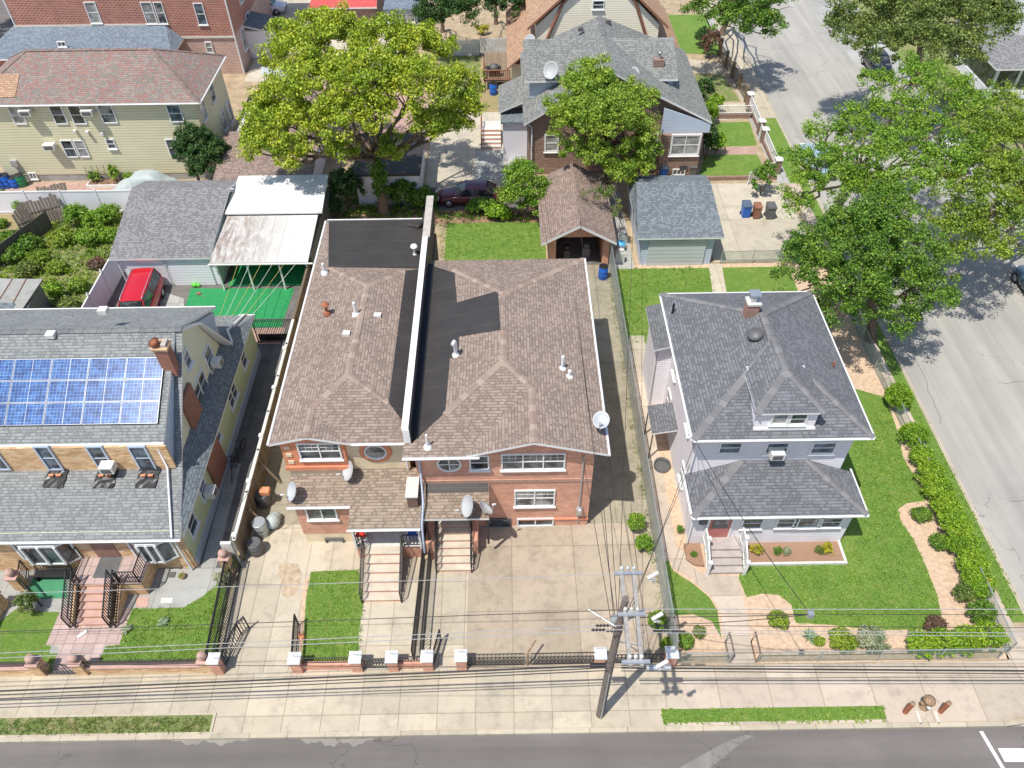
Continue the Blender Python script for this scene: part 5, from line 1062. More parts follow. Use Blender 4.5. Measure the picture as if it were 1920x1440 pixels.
# white awning swing behind the olive house
t = thing('garden_swing', 'canopy swing with grey white roof beside the olive house', 'swing', (-19.3, 66, 0))
MB().poly([(-20.8, 65.3, 2.0), (-17.6, 65.3, 2.0), (-17.6, 66.0, 2.3), (-20.8, 66.0, 2.3)]).poly([(-20.8, 66.0, 2.3), (-17.6, 66.0, 2.3), (-17.6, 66.9, 2.1), (-20.8, 66.9, 2.1)]).build('canopy', M['cover'], t)
m = MB()
for x in (-20.7, -17.7): m.tube([(x, 65.4, 0), (x, 66, 2.2), (x, 66.8, 0)], .04, 6)
m.build('frame', M['greyp'], t); MB().box(-20.5, -17.9, 65.8, 66.3, .4, .5).build('seat', M['offw'], t)
t = thing('garage', 'brick garage with bright red roof at the top centre', 'garage', (-17, 79, 0))
a0, a1 = P(577, 15, 2.5), P(706, 15, 2.5)
MB().prism([(a0.x+.3, a0.y+.3), (a1.x-.3, a0.y+.3), (a1.x-.3, a0.y+7), (a0.x+.3, a0.y+7)], 0, 2.5).build('wall', M['brN'], t)
slab(t, 'roof', [[(a0.x, a0.y, 2.5), (a1.x, a0.y, 2.5), (a1.x-.3, a0.y+5, 4.0), (a0.x+1.0, a0.y+5, 4.0)], [(a0.x+1.0, a0.y+5, 4.0), (a1.x-.3, a0.y+5, 4.0), (a1.x, a0.y+9, 2.5), (a0.x, a0.y+9, 2.5)]], [M['awning'], M['white']])
for p, q in (((608, 22), (624, 55)), ((654, 19), (672, 50))): 
    a, b = PY(*p, a0.y+.3), PY(*q, a0.y+.3); MB().box(a.x, b.x, a0.y+.2, a0.y+.3, 0, 2.1).build('door', M['white'], t)
t = thing('garage', 'blue sided garage with pale roof and long window beside the red roofed garage', 'garage', (-12, 78, 0))
a0, a1 = P(718, 20, 2.6), P(785, 20, 2.6)
MB().prism([(a0.x+.1, a0.y+.2), (a1.x, a0.y+.2), (a1.x, a0.y+6), (a0.x+.1, a0.y+6)], 0, 2.6).build('wall', M['sidB'], t); MB().box(a0.x, a1.x+.2, a0.y, a0.y+6.3, 2.6, 2.75).build('roof', M['shT'], t)
winY(t, a0.y+.2, (722, 27), (777, 40), cols=4, rows=1)
t = thing('porch_house', 'white house with grey porch roof and wide windows at the top right', 'house', (46, 66, 0))
MB().prism([(45.5, 66.5), (60, 66.5), (60, 80), (45.5, 80)], 0, 7).build('wall', M['sidW'], t); hip(t, 45, 60.5, 66, 80.5, 7, 9.5, [M['shGar'], M['white']])
MB().prism([(41.0, 63.0), (47, 63.0), (47, 70), (41.0, 70)], 0, .8).build('porch_base', M['sidW'], t)
for x in (41.1, 43, 45, 47): MB().box(x-.1, x+.1, 63.0, 63.2, .8, 2.9).build('post', M['white'], t)
MB().box(41.2, 47, 63.15, 63.2, .9, 2.7).build('pane', M['glass'], t); MB().box(41.05, 41.1, 63.2, 70, .9, 2.7).build('pane', M['glass'], t)
slab(t, 'porch_roof', [[(40.5, 62.5, 2.9), (48, 62.5, 2.9), (48, 66.5, 4.0), (43.5, 66.5, 4.0)], [(40.5, 62.5, 2.9), (43.5, 66.5, 4.0), (43.5, 72, 4.0), (40.5, 72, 2.9)]], [M['shGar'], M['white']])
for (x, y, lb, wm) in ((48, 44, 'pale house with grey roof hidden behind the right hand street trees', 'sidW'), (47, 22, 'beige house beyond the right edge of the side street', 'sidC')):
    t = thing('far_house', lb, 'house', (x, y, 0)); MB().prism([(x-4, y-5), (x+6, y-5), (x+6, y+5), (x-4, y+5)], 0, 5.5).build('wall', M[wm], t); hip(t, x-4.5, x+6.5, y-5.5, y+5.5, 5.5, 7.6, [M['shGar'], M['white']])
t = thing('shed', 'low shed with weathered grey felt roof at the left edge', 'shed', (-29, 35, 0))
a = [P(0, 522, 2.2), P(80, 523, 2.2), P(38, 585, 2.2), P(-60, 585, 2.2)]
slab(t, 'roof', [[tuple(p) for p in a]], [M['concG'], M['greyp']], .12); MB().prism([(a[0].x-2, a[3].y), (a[2].x+.2, a[2].y+.2), (a[1].x-.2, a[1].y-.2), (a[0].x-2, a[0].y)], 0, 2.05).build('wall', M['greyp'], t)
mb = MB()
for k in (.3, .62): p, q = a[0].lerp(a[1], k), a[3].lerp(a[2], k+.15); mb.tube([p+V((0, 0, .02)), q+V((0, 0, .02))], .035, 4)
mb.build('roof_strip', M['brownp'], t)
t = thing('neighbour_house', 'corner of a grey roofed house beyond the shed at the left edge', 'house', (-33, 31, 0))
a = [P(-40, 565, 3), P(28, 568, 3), P(0, 605, 3), P(-60, 640, 3)]
slab(t, 'roof', [[tuple(p) for p in a]], [M['shBlue'], M['white']], .12); MB().prism([(p.x-.3, p.y) for p in a], 0, 2.85).build('wall', M['sidB'], t)
# ---------------------------------------------------------------- fences
def vfence(name, label, a, b, h=1.8, step=2.4, mat='vinyl', cap='ball', cat='fence', rail=True):
    a, b = V((*a, 0)), V((*b, 0)); t = thing(name, label, cat, tuple(a)); d = b-a; n = max(1, round(d.length/step)); u = d.normalized(); s = V((-u.y, u.x, 0))*.02
    def strip(w_, z0, z1, m_, nm): s2 = V((-u.y, u.x, 0))*w_; MB().hexa([a-s2+V((0, 0, z0)), b-s2+V((0, 0, z0)), b+s2+V((0, 0, z0)), a+s2+V((0, 0, z0))], [a-s2+V((0, 0, z1)), b-s2+V((0, 0, z1)), b+s2+V((0, 0, z1)), a+s2+V((0, 0, z1))]).build(nm, m_, t)
    strip(.02, .06, h-.08, M[mat], 'panel')
    if rail: strip(.04, h-.1, h, M['white'] if mat == 'vinyl' else M[mat], 'top_rail'); strip(.035, .04, .16, M['white'] if mat == 'vinyl' else M[mat], 'bottom_rail')
    for i in range(n+1):
        p = a.lerp(b, i/n); m = MB(); ang = math.atan2(u.y, u.x); m.cbox((p.x, p.y, (h+.08)/2), (.11, .11, h+.08), rot=ang); po = m.build('post', M['white'] if mat == 'vinyl' else M[mat], t)
        if cap == 'ball': MB().lathe((p.x, p.y, h+.08), [(.09, 0), (.09, .03), (.04, .06), (.07, .12), (.001, .19)], 10).build('post_cap', M['white'], po)
    return t
vfence('vinyl_fence', 'tall white vinyl fence between the weedy yard and the red car', (-25.2, 34.2), (-25.2, 47.8))
vfence('vinyl_fence', 'long white vinyl fence in front of the olive house', (-44, 48.0), (-18.8, 47.95), 1.8, 2.45, cap='flat')
t = vfence('board_fence', 'long wooden fence with pale top rail between the solar house and the brick pair', (-12.45, 19.3), (-12.45, 47.2), 1.8, 2.6, 'woodF', 'none', rail=False)
m = MB(); m.box(-12.53, -12.38, 19.2, 34.0, 1.8, 1.88); m.build('top_rail', M['offw'], t); MB().box(-12.52, -12.38, 34.0, 47.2, 1.8, 1.86).build('top_rail', M['woodF'], t)
for y in (21.2, 23.9): MB().tube([(-12.35, y, 1.4), (-11.6, y-.2, 0)], .07, 6).build('brace', M['woodL'], t)
for y in (19.4, 22.4, 25.2, 28.5, 31.5): MB().cbox((-12.45, y, 1.97), (.2, .2, .14)).build('post_cap', M['white'], t)
m = MB(); m.box(-13.1, -12.62, 19.1, 19.25, 0, 1.7); m.build('end_panel', M['offw'], t)
# picket fences and decks behind
t = thing('picket_fence', 'white picket fence behind the deck at the top centre', 'fence', (-2, 73, 0)); m = MB()
for k in range(56): m.box(-5.8+k*.135, -5.71+k*.135, 73, 73.04, 0, 1.5)
m.box(-5.8, 1.7, 73.04, 73.1, 1.2, 1.3).box(-5.8, 1.7, 73.04, 73.1, .3, .4); m.build('pickets', M['white'], t)
for x in (-5.8, -2.2, 1.6): MB().box(x-.07, x+.07, 73.0, 73.15, 0, 1.65).build('post', M['white'], t)
t = thing('deck', 'small raised wooden deck with brown railings by the cream house', 'deck', (-.8, 66, 0))
MB().box(-1.8, 1.4, 65.9, 72.6, .75, .9).build('floor', M['woodL'], t); railing(t, [(-1.8, 65.9, .9), (.4, 65.9, .9)], .9, .15, .03, M['brownp']); railing(t, [(-1.8, 65.9, .9), (-1.8, 68.5, .9)], .9, .15, .03, M['brownp'])
for x in (-1.7, .3): MB().box(x-.06, x+.06, 65.95, 66.07, 0, .8).build('leg', M['brownp'], t)
t = thing('picket_fence', 'grey white picket screen on the deck in front of the white fence', 'fence', (-1, 71, 0)); m = MB()
for k in range(30): m.box(-2.2+k*.13, -2.1+k*.13, 71.5, 71.54, .9, 2.2)
m.build('pickets', M['offw'], t); MB().box(-2.2, 1.7, 71.54, 71.6, 1.9, 2.0).build('rail', M['offw'], t)
t = thing('barbecue', 'black barbecue grill standing on the wooden deck', 'grill', (-.9, 66.8, .9)); MB().box(-1.5, -.3, 66.5, 67.1, 1.5, 1.65).build('tray', M['black'], t); MB().lathe((-.9, 66.8, 1.65), [(.4, 0), (.38, .2), (.001, .3)], 12).build('lid', M['greyp'], t); MB().box(-1.4, -.4, 66.6, 67.0, .9, 1.5).build('stand', M['black'], t)
def barrel(label, x, y, mat, h=.95, r=.3, z=0, open_=False, cat='barrel', group=None, name='barrel'):
    t = thing(name, label, cat, (x, y, z), group)
    prof = [(r*.92, 0), (r, .06), (r, h*.33), (r*1.04, h*.35), (r, h*.37), (r, h*.64), (r*1.04, h*.66), (r, h*.68), (r, h-.04), (r*.95, h)]
    m = MB(); m.lathe((x, y, z), prof+([(r*.9, h), (r*.88, .08)] if open_ else []), 22); m.build('body', mat, t)
    MB().lathe((x, y, z+h), [(r*.97, -.02), (r*1.0, .01), (r*.93, .03), (r*.9, .03)], 22).build('rim', M['black'] if not open_ else mat, t); return t
barrel('bright blue barrel beside the chain link fence near the small garage', 6.15, 39.7, M['blue'])
barrel('blue barrel standing beside the wooden deck', -1.0, 65.2, M['blue'], 1.0, .33)
for i, (px, py, mt, lb, h_) in enumerate(((6, 352, 'blue', 'leftmost dark blue barrel by the olive house', 1.1), (18, 350, 'blue', 'second blue barrel from the left by the olive house', 1.0), (31, 350, 'blue', 'small blue tub between the blue barrels and the green one', .8), (44, 348, 'green', 'green lidded barrel by the olive house', .9))):
    a = P(px, py, 0); barrel(lb, a.x, a.y, M[mt], h_, .34, 0, False, 'barrel', 'barrels by the olive house')
def bin_(label, x, y, mat, lid, h=1.0, w_=.55, rot=0, group='wheeled bins'):
    t = thing('wheeled_bin', label, 'bin', (x, y, 0), group); a, b = w_/2, w_/2*1.15
    MB().hexa([(x-a*.8, y-b*.8, .06), (x+a*.8, y-b*.8, .06), (x+a*.8, y+b*.8, .06), (x-a*.8, y+b*.8, .06)], [(x-a, y-b, h), (x+a, y-b, h), (x+a, y+b, h), (x-a, y+b, h)]).build('body', mat, t)
    MB().hexa([(x-a-.03, y-b-.05, h), (x+a+.03, y-b-.05, h), (x+a+.03, y+b+.03, h), (x-a-.03, y+b+.03, h)], [(x-a+.04, y-b+.02, h+.09), (x+a-.04, y-b+.02, h+.09), (x+a-.04, y+b, h+.11), (x-a+.04, y+b, h+.11)]).build('lid', lid, t)
    for s2 in (-1, 1): MB().lathe((x+s2*a*.85, y+b*.85, .1), [(.1, -.03), (.1, .03)], 12, axis=(1, 0, 0)).build('wheel', M['tyre'], t)
    MB().tube([(x-a*.7, y+b+.1, h), (x+a*.7, y+b+.1, h)], .02, 6).build('handle', M['black'], t); return t
for px, py, mt, ld, lb, w_ in ((1396, 405, 'blue', 'bluelid', 'blue wheeled bin on the parking pad', .6), (1416, 408, 'brownp', 'brownp', 'brown wheeled bin between the blue and the dark one', .5), (1441, 408, 'greyp', 'greyp', 'dark grey wheeled bin below the small tree on the parking pad', .6)):
    a = P(px, py); bin_(lb, a.x, a.y, M[mt], M[ld], 1.0, w_)
for px, py, mt, ld, lb in ((1297, 335, 'greyp', 'greyp', 'black wheeled bin at the corner of the brown brick house'), (1278, 335, 'greyp', 'black', 'dark bin left of the corner bin by the brown brick house'), (1243, 338, 'blue', 'bluelid', 'blue bin with pale lid behind the blue grey garage')):
    a = P(px, py); bin_(lb, a.x, a.y+.3, M[mt], M[ld], .95, .55)
# bins and cans in the passage left of the brick pair
for px, py, mt, lb, h_, op in ((497, 945, 'greyp', 'open black bin topmost in the row beside the wooden fence', .8, True), (493, 1000, 'galv', 'tall galvanised trash can with open top beside the wooden fence', .95, True), (483, 1035, 'greyp', 'black square looking bin lowest in the row beside the wooden fence', .8, True)):
    a = P(px, py); barrel(lb, a.x, a.y, M[mt], h_, .33, 0, op, 'trash can', 'trash cans beside the wooden fence', 'trash_can')
a = P(505, 985); t = thing('bundle', 'crumpled grey sheet bundle beside the galvanised trash can', 'bundle', (a.x+.2, a.y, 0)); MB().ball((a.x+.25, a.y, .35), (.35, .4, .35)).ball((a.x+.3, a.y+.3, .3), (.28, .25, .28)).build('sheet', M['cover'], t)
a = P(500, 930, .6); t = thing('crate', 'orange red crate on top of the black bin by the wooden fence', 'crate', (a.x, a.y, .85)); MB().cbox((a.x, a.y, 1.0), (.45, .35, .25)).build('body', M['orange'], t)
def chain(label, pts, h=1.1, mat='link', step=2.4, r=.025):
    t = thing('chain_link_fence', label, 'fence', (*pts[0], 0)); pm = MB()
    for (a, b) in zip(pts[:-1], pts[1:]):
        a, b = V((*a, 0)), V((*b, 0)); pm.poly([a+V((0, 0, .03)), b+V((0, 0, .03)), b+V((0, 0, h)), a+V((0, 0, h))])
        MB().tube([a+V((0, 0, h)), b+V((0, 0, h))], r, 8).build('top_rail', M['galv'], t); n = max(1, round((b-a).length/step))
        for i in range(n+1): p = a.lerp(b, i/n); MB().tube([p, p+V((0, 0, h+.06))], r*1.2, 8).build('post', M['galv'], t)
    pm.build('wire_mesh', M[mat], t); return t
chain('long chain link fence between the brick pair driveway and the grey house plot', [(6.68, 14.1), (6.68, 40.8)], 1.9)
chain('low chain link fence along the front of the grey house plot, left of the gate', [(6.85, 14.0), (9.05, 14.0)], .95, 'linkG')
chain('low chain link fence along the front of the grey house plot, right of the gate', [(10.25, 14.0), (20.4, 14.0)], .95, 'linkG')
chain('thin chain link fence along the hedge of the grey house plot', [(20.85, 14.2), (20.9, 40.8)], 1.0, 'linkG')
chain('thin low fence in front of the concrete parking pad', [(14.0, 41.0), (20.3, 41.1)], 1.0, 'linkG')
t = thing('garden_gate', 'open chain link gate panels at the front walk of the grey house', 'gate', (9.6, 14, 0))
for x in (9.1, 10.2): MB().tube([(x, 14.0, .05), (x, 14.9, .05), (x, 14.9, .95), (x, 14.0, .95), (x, 14.0, .05)], .03, 6).build('gate_frame', M['woodL'], t)
# front boundary of the brick pair
PX_ = []
def pier(parent, x, y, w_, h, bm, cm, capk='pyr'):
    o = MB().box(x-w_/2, x+w_/2, y-w_/2, y+w_/2, 0, h).build('pier', bm, parent); e = w_/2+.05
    m = MB(); m.box(x-e, x+e, y-e, y+e, h, h+.08)
    if capk == 'pyr':
        b4 = [(x-e, y-e, h+.08), (x+e, y-e, h+.08), (x+e, y+e, h+.08), (x-e, y+e, h+.08)]
        for i in range(4): m.poly([b4[i], b4[(i+1) % 4], (x, y, h+.24)])
    else: m.lathe((x, y, h+.08), [(.1, 0), (.08, .06), (.17, .14), (.2, .25), (.15, .37), (.001, .43)], 16)
    m.build('cap', cm, o); return o
t = thing('front_wall', 'low brick front wall with white capped piers, iron railing and gates before the brick pair', 'wall', (-4, 14.0, 0))
xs = [-9.0, -6.5, -5.0, -3.55, -2.15, 3.6, 6.55]
for x in xs: pier(t, x, 14.05, .42, .95, M['brR'], M['white'])
for a, b in ((-8.8, -6.7), (-4.8, -3.75)):
    MB().box(a, b, 13.98, 14.16, 0, .45).build('low_wall', M['brR'], t); railing(t, [(a, 14.07, .45), (b, 14.07, .45)], .5, .11, .012)
railing(t, [(-6.3, 14.0, .05), (-5.2, 14.0, .05)], .85, .12, .018, name='gate', mid=True)
railing(t, [(-3.35, 14.05, .05), (-3.1, 15.2, .05)], .95, .12, .018, name='gate', mid=True)
railing(t, [(-9.15, 14.2, .05), (-9.35, 16.0, .05)], .95, .12, .018, name='gate', mid=True)
def scroll_gate(x0, x1, y, h=1.1):
    m = MB(); m.tube([(x0, y, .08), (x1, y, .08)], .022, 6).tube([(x0, y, h), (x1, y, h)], .022, 6).tube([(x0, y, .45), (x1, y, .45)], .015, 6)
    n = int((x1-x0)/.16)
    for i in range(n+1):
        x = x0+(x1-x0)*i/n; m.tube([(x, y, .08), (x, y, h)], .013, 5)
        if i < n:
            for zc in (.27, .7): c = x+.08; m.tube([(c+.07*math.cos(k*math.pi/5), y, zc+.13*math.sin(k*math.pi/5)) for k in range(11)], .011, 4)
    return m.build('gate', M['black'], t)
scroll_gate(-1.9, .45, 14.05); scroll_gate(.75, 3.35, 14.05); scroll_gate(3.85, 6.3, 14.05, .85)
MB().tube([(.6, 14.05, 0), (.6, 14.05, 1.1)], .05, 8).tube([(.6, 14.1, 1.05), (.95, 14.6, 1.15)], .04, 6).build('gate_post', M['rustB'], t)
t = thing('iron_fence', 'black iron railing running back between the two front paths of the brick pair', 'fence', (-4.1, 14.3, 0)); railing(t, [(-4.2, 14.3, .0), (-4.05, 19.1, .0)], 1.05, .12, .018, name='railing'); railing(t, [(-3.85, 14.3, .0), (-3.75, 19.1, .0)], 1.0, .16, .017, name='railing')
# front boundary of the solar house
t = thing('front_wall', 'golden brick front wall with pink ball topped piers and iron railing before the solar house', 'wall', (-17, 14, 0))
for x in (-19.75, -18.0, -12.75): pier(t, x, 14.1, .42, .95, M['brA'], M['pinkst'], 'ball')
pier(t, -12.3, 14.05, .4, 1.05, M['brR'], M['white'])
for a, b in ((-26.5, -19.97), (-17.78, -12.97)):
    MB().box(a, b, 14.0, 14.2, 0, .42).build('low_wall', M['brA'], t); MB().box(a, b, 13.96, 14.24, .42, .5).build('coping', M['pinkst'], t); railing(t, [(a, 14.1, .5), (b, 14.1, .5)], .45, .1, .012, mid=True)
m = MB()
for k in range(9):
    x = -19.5+k*.155; top = .75+.28*math.sin(math.pi*k/8); m.tube([(x, 13.95, .08), (x, 13.95, top)], .014, 5)
m.tube([(-19.5+.155*k, 13.95, .75+.28*math.sin(math.pi*k/8)) for k in range(9)], .02, 5).tube([(-19.5, 13.95, .1), (-18.26, 13.95, .1)], .02, 5)
for k in range(8): m.tube([(-19.5+.155*k, 13.95, .15), (-19.5+.155*(k+1), 13.95, .5)], .01, 4).tube([(-19.5+.155*(k+1), 13.95, .15), (-19.5+.155*k, 13.95, .5)], .01, 4)
m.build('gate', M['black'], t)
t = thing('iron_fence', 'tall black iron railing along the right side of the solar house lawn', 'fence', (-12.8, 14.3, 0)); railing(t, [(-12.62, 14.3, 0), (-12.9, 18.9, 0)], 1.25, .12, .018, name='railing', mid=True); railing(t, [(-12.4, 14.3, 0), (-12.55, 18.9, 0)], 1.1, .13, .017, name='railing')
t = thing('driveway_gate', 'black iron driveway gate leaf standing open in the driveway beside the solar house', 'gate', (-12.1, 14.2, 0)); railing(t, [(-12.1, 14.2, .05), (-11.75, 15.6, .05), (-11.5, 15.9, .05)], 1.0, .13, .018, name='leaf', mid=True)
t = thing('garden_pillar', 'golden brick pillar with pink ball beside the green mat', 'pillar', (-22.3, 17.9, 0)); pier(t, -22.3, 18.1, .42, .95, M['brA'], M['pinkst'], 'ball')
t = thing('garden_pillar', 'golden brick pillar with pink ball at the back end of the tall iron railing', 'pillar', (-12.95, 18.75, 0)); pier(t, -12.95, 18.75, .4, 1.2, M['brA'], M['pinkst'], 'ball')
t = thing('iron_gate', 'small curved iron gate beside the green mat of the solar house', 'gate', (-21.6, 17.6, 0)); railing(t, [(-22.0, 18.0, .02), (-21.0, 17.1, .02)], .85, .11, .018, name='leaf', mid=True); railing(t, [(-22.2, 18.3, .02), (-22.4, 18.95, .02)], .85, .11, .018, name='leaf')
t = thing('side_wall', 'low golden brick wall with iron railing at the far left front corner', 'wall', (-23, 15.5, 0)); MB().box(-22.9, -22.6, 14.2, 16.9, 0, .5).build('low_wall', M['brA'], t); railing(t, [(-22.75, 14.2, .5), (-22.75, 16.9, .5)], .45, .12); pier(t, -22.75, 17.1, .42, .9, M['brA'], M['pinkst'])
t = thing('iron_bench', 'black iron bench on the green mat behind the pillar', 'bench', (-20.9, 18.4, 0)); MB().box(-21.7, -20.1, 18.3, 18.7, .42, .46).build('seat', M['black'], t); railing(t, [(-21.7, 18.72, .42), (-20.1, 18.72, .42)], .5, .12, .018, name='backrest')
for x in (-21.65, -20.15): MB().box(x-.03, x+.03, 18.3, 18.7, 0, .42).build('leg', M['black'], t)
t = thing('folding_gate', 'black metal gate across the alley behind the solar house', 'gate', (-13.6, 34, 0)); railing(t, [(-14.9, 34.1, 0), (-12.6, 34.1, 0)], 1.8, .1, .02, name='leaf', mid=True); MB().box(-14.8, -12.7, 34.15, 34.18, .1, .6).build('kick_panel', M['black'], t); 
# low white walls by the side street
t = thing('white_railing_wall', 'white iron railing on low brick wall with piers along the side street', 'wall', (20.3, 56, 0))
for (x, y) in ((20.6, 62.4), (20.5, 57.8), (20.45, 56.5), (20.4, 52.0)): pier(t, x, y, .45, 1.1, M['brN'], M['white'])
for a, b in (((20.6, 62.2), (20.5, 58.1)), ((20.45, 56.2), (20.4, 52.3))): MB().box(a[0]-.12, a[0]+.12, b[1], a[1], 0, .35).build('low_wall', M['brN'], t); railing(t, [(a[0], a[1], .35), (b[0], b[1], .35)], .75, .13, .02, M['white'])
railing(t, [(20.4, 57.6, .05), (20.4, 56.7, .05)], .95, .12, .018, M['white'], name='gate'); MB().box(17.6, 20.3, 60.3, 60.5, 0, .4).build('low_wall', M['brN'], t); railing(t, [(17.4, 60.4, .4), (20.4, 60.4, .4)], .7, .14, .02, M['white'])
railing(t, [(17.9, 50.4, .05), (20.2, 51.9, .05)], .95, .13, .02, M['white'], name='gate'); MB().box(14.4, 20.2, 51.0, 51.2, 0, .3).build('low_wall', M['brN'], t)
t = thing('iron_fence', 'brown and dark fence along the side street behind the street tree shadow', 'fence', (20, 66, 0)); railing(t, [(20.6, 63, 0), (20.0, 72.5, 0)], 1.2, .16, .02, M['woodF']); 
for k in range(5): MB().box(20.0+.1*k, 20.25+.1*k, 72.3-2.3*k, 72.5-2.3*k, 0, 1.4).build('post', M['woodL'], t)
t = thing('fallen_fence', 'collapsed grey wooden fence panels leaning in the weedy yard', 'fence', (-30, 43, 0))
rr = random.Random(3)
for px, py, rot, tilt, n in ((88, 420, .5, -.6, 12), (110, 392, .35, -.9, 9), (62, 440, .75, -.5, 5)):
    a = P(px, py, 0); Mx = Matrix.Translation(a+V((0, 0, .55))) @ Matrix.Rotation(rot, 4, 'Z') @ Matrix.Rotation(tilt, 4, 'X'); m = MB()
    for k in range(n):
        x = (k-n/2)*.22; hh = 1.3+rr.uniform(-.12, .12); q = [Mx @ V(p) for p in ((x, -.015, -hh), (x+.19, -.015, -hh), (x+.19, .015, -hh), (x, .015, -hh), (x, -.015, hh), (x+.19, -.015, hh), (x+.19, .015, hh), (x, .015, hh))]; m.hexa(q[:4], q[4:])
    for zz2 in (-.5, .5): q = [Mx @ V(p) for p in ((-n*.11, -.07, zz2-.05), (n*.11, -.07, zz2-.05), (n*.11, -.02, zz2-.05), (-n*.11, -.02, zz2-.05), (-n*.11, -.07, zz2+.05), (n*.11, -.07, zz2+.05), (n*.11, -.02, zz2+.05), (-n*.11, -.02, zz2+.05))]; m.hexa(q[:4], q[4:])
    m.build('panel', M['wood'], t)
t = vfence('board_fence', 'dark old board fence at the left edge of the weedy yard', (-34.2, 40.0), (-31.8, 46.0), 1.5, 2, 'wood', 'none', rail=False)
# ---------------------------------------------------------------- vehicles
def car(label, x, y, rot, col, L=4.5, W=1.82, Hh=1.45, kind='sedan', z=0.):
    t = thing('car', label, 'car', (0, 0, 0)); hw = W/2
    paint = plain('car_paint', col, .22, .0, .03); paint.node_tree.nodes['Principled BSDF'].inputs['Coat Weight'].default_value = .8
    belt = .9 if kind != 'suv' else 1.02; hood = belt-.06; e = L/2
    S = [(-e, .55, .80, .78), (-e+.08, .42, .88, belt*.93), (-e+.35, .28, .97, belt), (-e*.55, .24, 1., belt), (0, .22, 1., belt), (e*.35, .22, 1., belt), (e*.5, .24, .99, hood), (e-.45, .26, .96, hood-.08), (e-.12, .34, .86, hood-.2), (e, .45, .72, .62)]
    m = MB(); k = 12; vs = []
    for (yy, zb, wf, zt) in S:
        w_ = hw*wf; q = [(w_*.82, zb), (w_*.97, zb+.1), (w_, zb+(zt-zb)*.5), (w_*.97, zt-.1), (w_*.86, zt-.01), (w_*.4, zt+.03)]
        for a, b in q: vs.append((a, yy, b))
        for a, b in q[::-1]: vs.append((-a, yy, b))
    n = len(S); m.mesh(vs, [(i*k+j, (i+1)*k+j, (i+1)*k+(j+1) % k, i*k+(j+1) % k) for i in range(n-1) for j in range(k)], 0, True)
    m.poly(vs[:k][::-1]); m.poly(vs[-k:]); m.build('body', paint, t)
    y0, y1 = (-e+.35, e*.42) if kind == 'sedan' else (-e+.06, e*.55); r0, r1 = (y0+.75, y1-.8) if kind == 'sedan' else (y0+.16, y1-.52)
    a, b = hw*.86, hw*.68
    lo = [(-a, y0, belt-.02), (a, y0, belt-.02), (a, y1, belt-.02), (-a, y1, belt-.02)]; hi = [(-b, r0, Hh-.05), (b, r0, Hh-.05), (b, r1, Hh-.05), (-b, r1, Hh-.05)]
    MB().hexa(lo, hi).build('windows', M['glass'], t)
    m = MB(); N = 8; vs = []
    for i in range(N+1):
        yy = r0-.06+(r1-r0+.12)*i/N; s2 = 1-.12*abs(2*i/N-1)**3
        for j in range(9): u = j/8*2-1; vs.append((u*(b+.04)*s2, yy, Hh-.055+.075*(1-u*u*.9)*(1-.6*abs(2*i/N-1)**3)))
    m.mesh(vs, [(i*9+j, i*9+j+1, (i+1)*9+j+1, (i+1)*9+j) for i in range(N) for j in range(8)], 0, True)
    for s2 in (-1, 1):
        for (p, q) in ((lo[0], hi[0]), (lo[3], hi[3])): m.tube([(s2*abs(p[0]), p[1], p[2]), (s2*abs(q[0]), q[1], q[2])], .035, 6)
        ym = (y0+y1)/2-.05; m.tube([(s2*a*1.0, ym, belt), (s2*b*1.02, ym+.05, Hh-.05)], .03, 6)
    m.build('roof', paint, t)
    if kind == 'suv':
        m = MB()
        for s2 in (-1, 1): m.tube([(s2*b*.95, r0+.1, Hh+.0), (s2*b*.95, r0+.2, Hh+.07), (s2*b*.95, r1-.2, Hh+.07), (s2*b*.95, r1-.1, Hh+.0)], .022, 6)
        m.build('roof_rail', M['alu'], t)
    for s2 in (-1, 1):
        for yy in (-e*.6, e*.62):
            w_ = MB().lathe((s2*(hw-.12), yy, .33), [(.2, -.12), (.33, -.11), (.335, .0), (.33, .11), (.2, .12)], 22, axis=(s2, 0, 0)).build('wheel', M['tyre'], t)
            MB().lathe((s2*(hw-.12), yy, .33), [(.21, .08), (.21, .122), (.05, .13), (.001, .135)], 10, axis=(s2, 0, 0)).build('rim', M['rim'], w_)
        MB().cbox((s2*hw*.64, e-.09, hood-.26), (.36, .16, .15)).build('headlight', M['lamp'], t); MB().cbox((s2*hw*.72, -e+.06, belt*.8), (.28, .1, .2)).build('tail_light', M['lampR'], t)
        MB().cbox((s2*(hw+.08), y1-.35, belt+.05), (.18, .12, .13)).build('mirror', paint, t)
    MB().cbox((0, e-.0, .5), (.9, .06, .16)).build('grille', M['black'], t)
    t.location = (x, y, z); t.rotation_euler = (0, 0, rot); return t
car('bright red estate car with black windows parked by the white garage', -22.65, 36.95, math.radians(184), (.55, .01, .02), 4.9, 1.98, 1.72, 'suv')
a = P(880, 372, .3); car('dark maroon saloon car behind the hedge in the middle', a.x, a.y+.1, math.radians(88), (.13, .012, .03), 4.6, 1.8, 1.42, 'sedan')
a = P(493, 22, .3); car('white car on the driveway right of the top left brick house', a.x, a.y+.6, math.radians(-90), (.75, .75, .76), 4.6, 1.85, 1.6, 'suv')
a = P(1532, 300, .4); car('pale blue car parked under the lacy street tree', a.x, a.y, 0, (.35, .48, .6), 4.6, 1.82, 1.45, 'sedan', -.118)
a = P(1770, 290, .4); car('white car half hidden under the right hand street tree', a.x+.5, a.y, math.radians(180), (.7, .7, .7), 4.6, 1.82, 1.45, 'sedan', -.118)
a = P(1640, 122, .4); car('black car in the shade across the side street', a.x+.3, a.y, math.radians(180), (.01, .01, .012), 4.6, 1.82, 1.5, 'sedan', -.118)
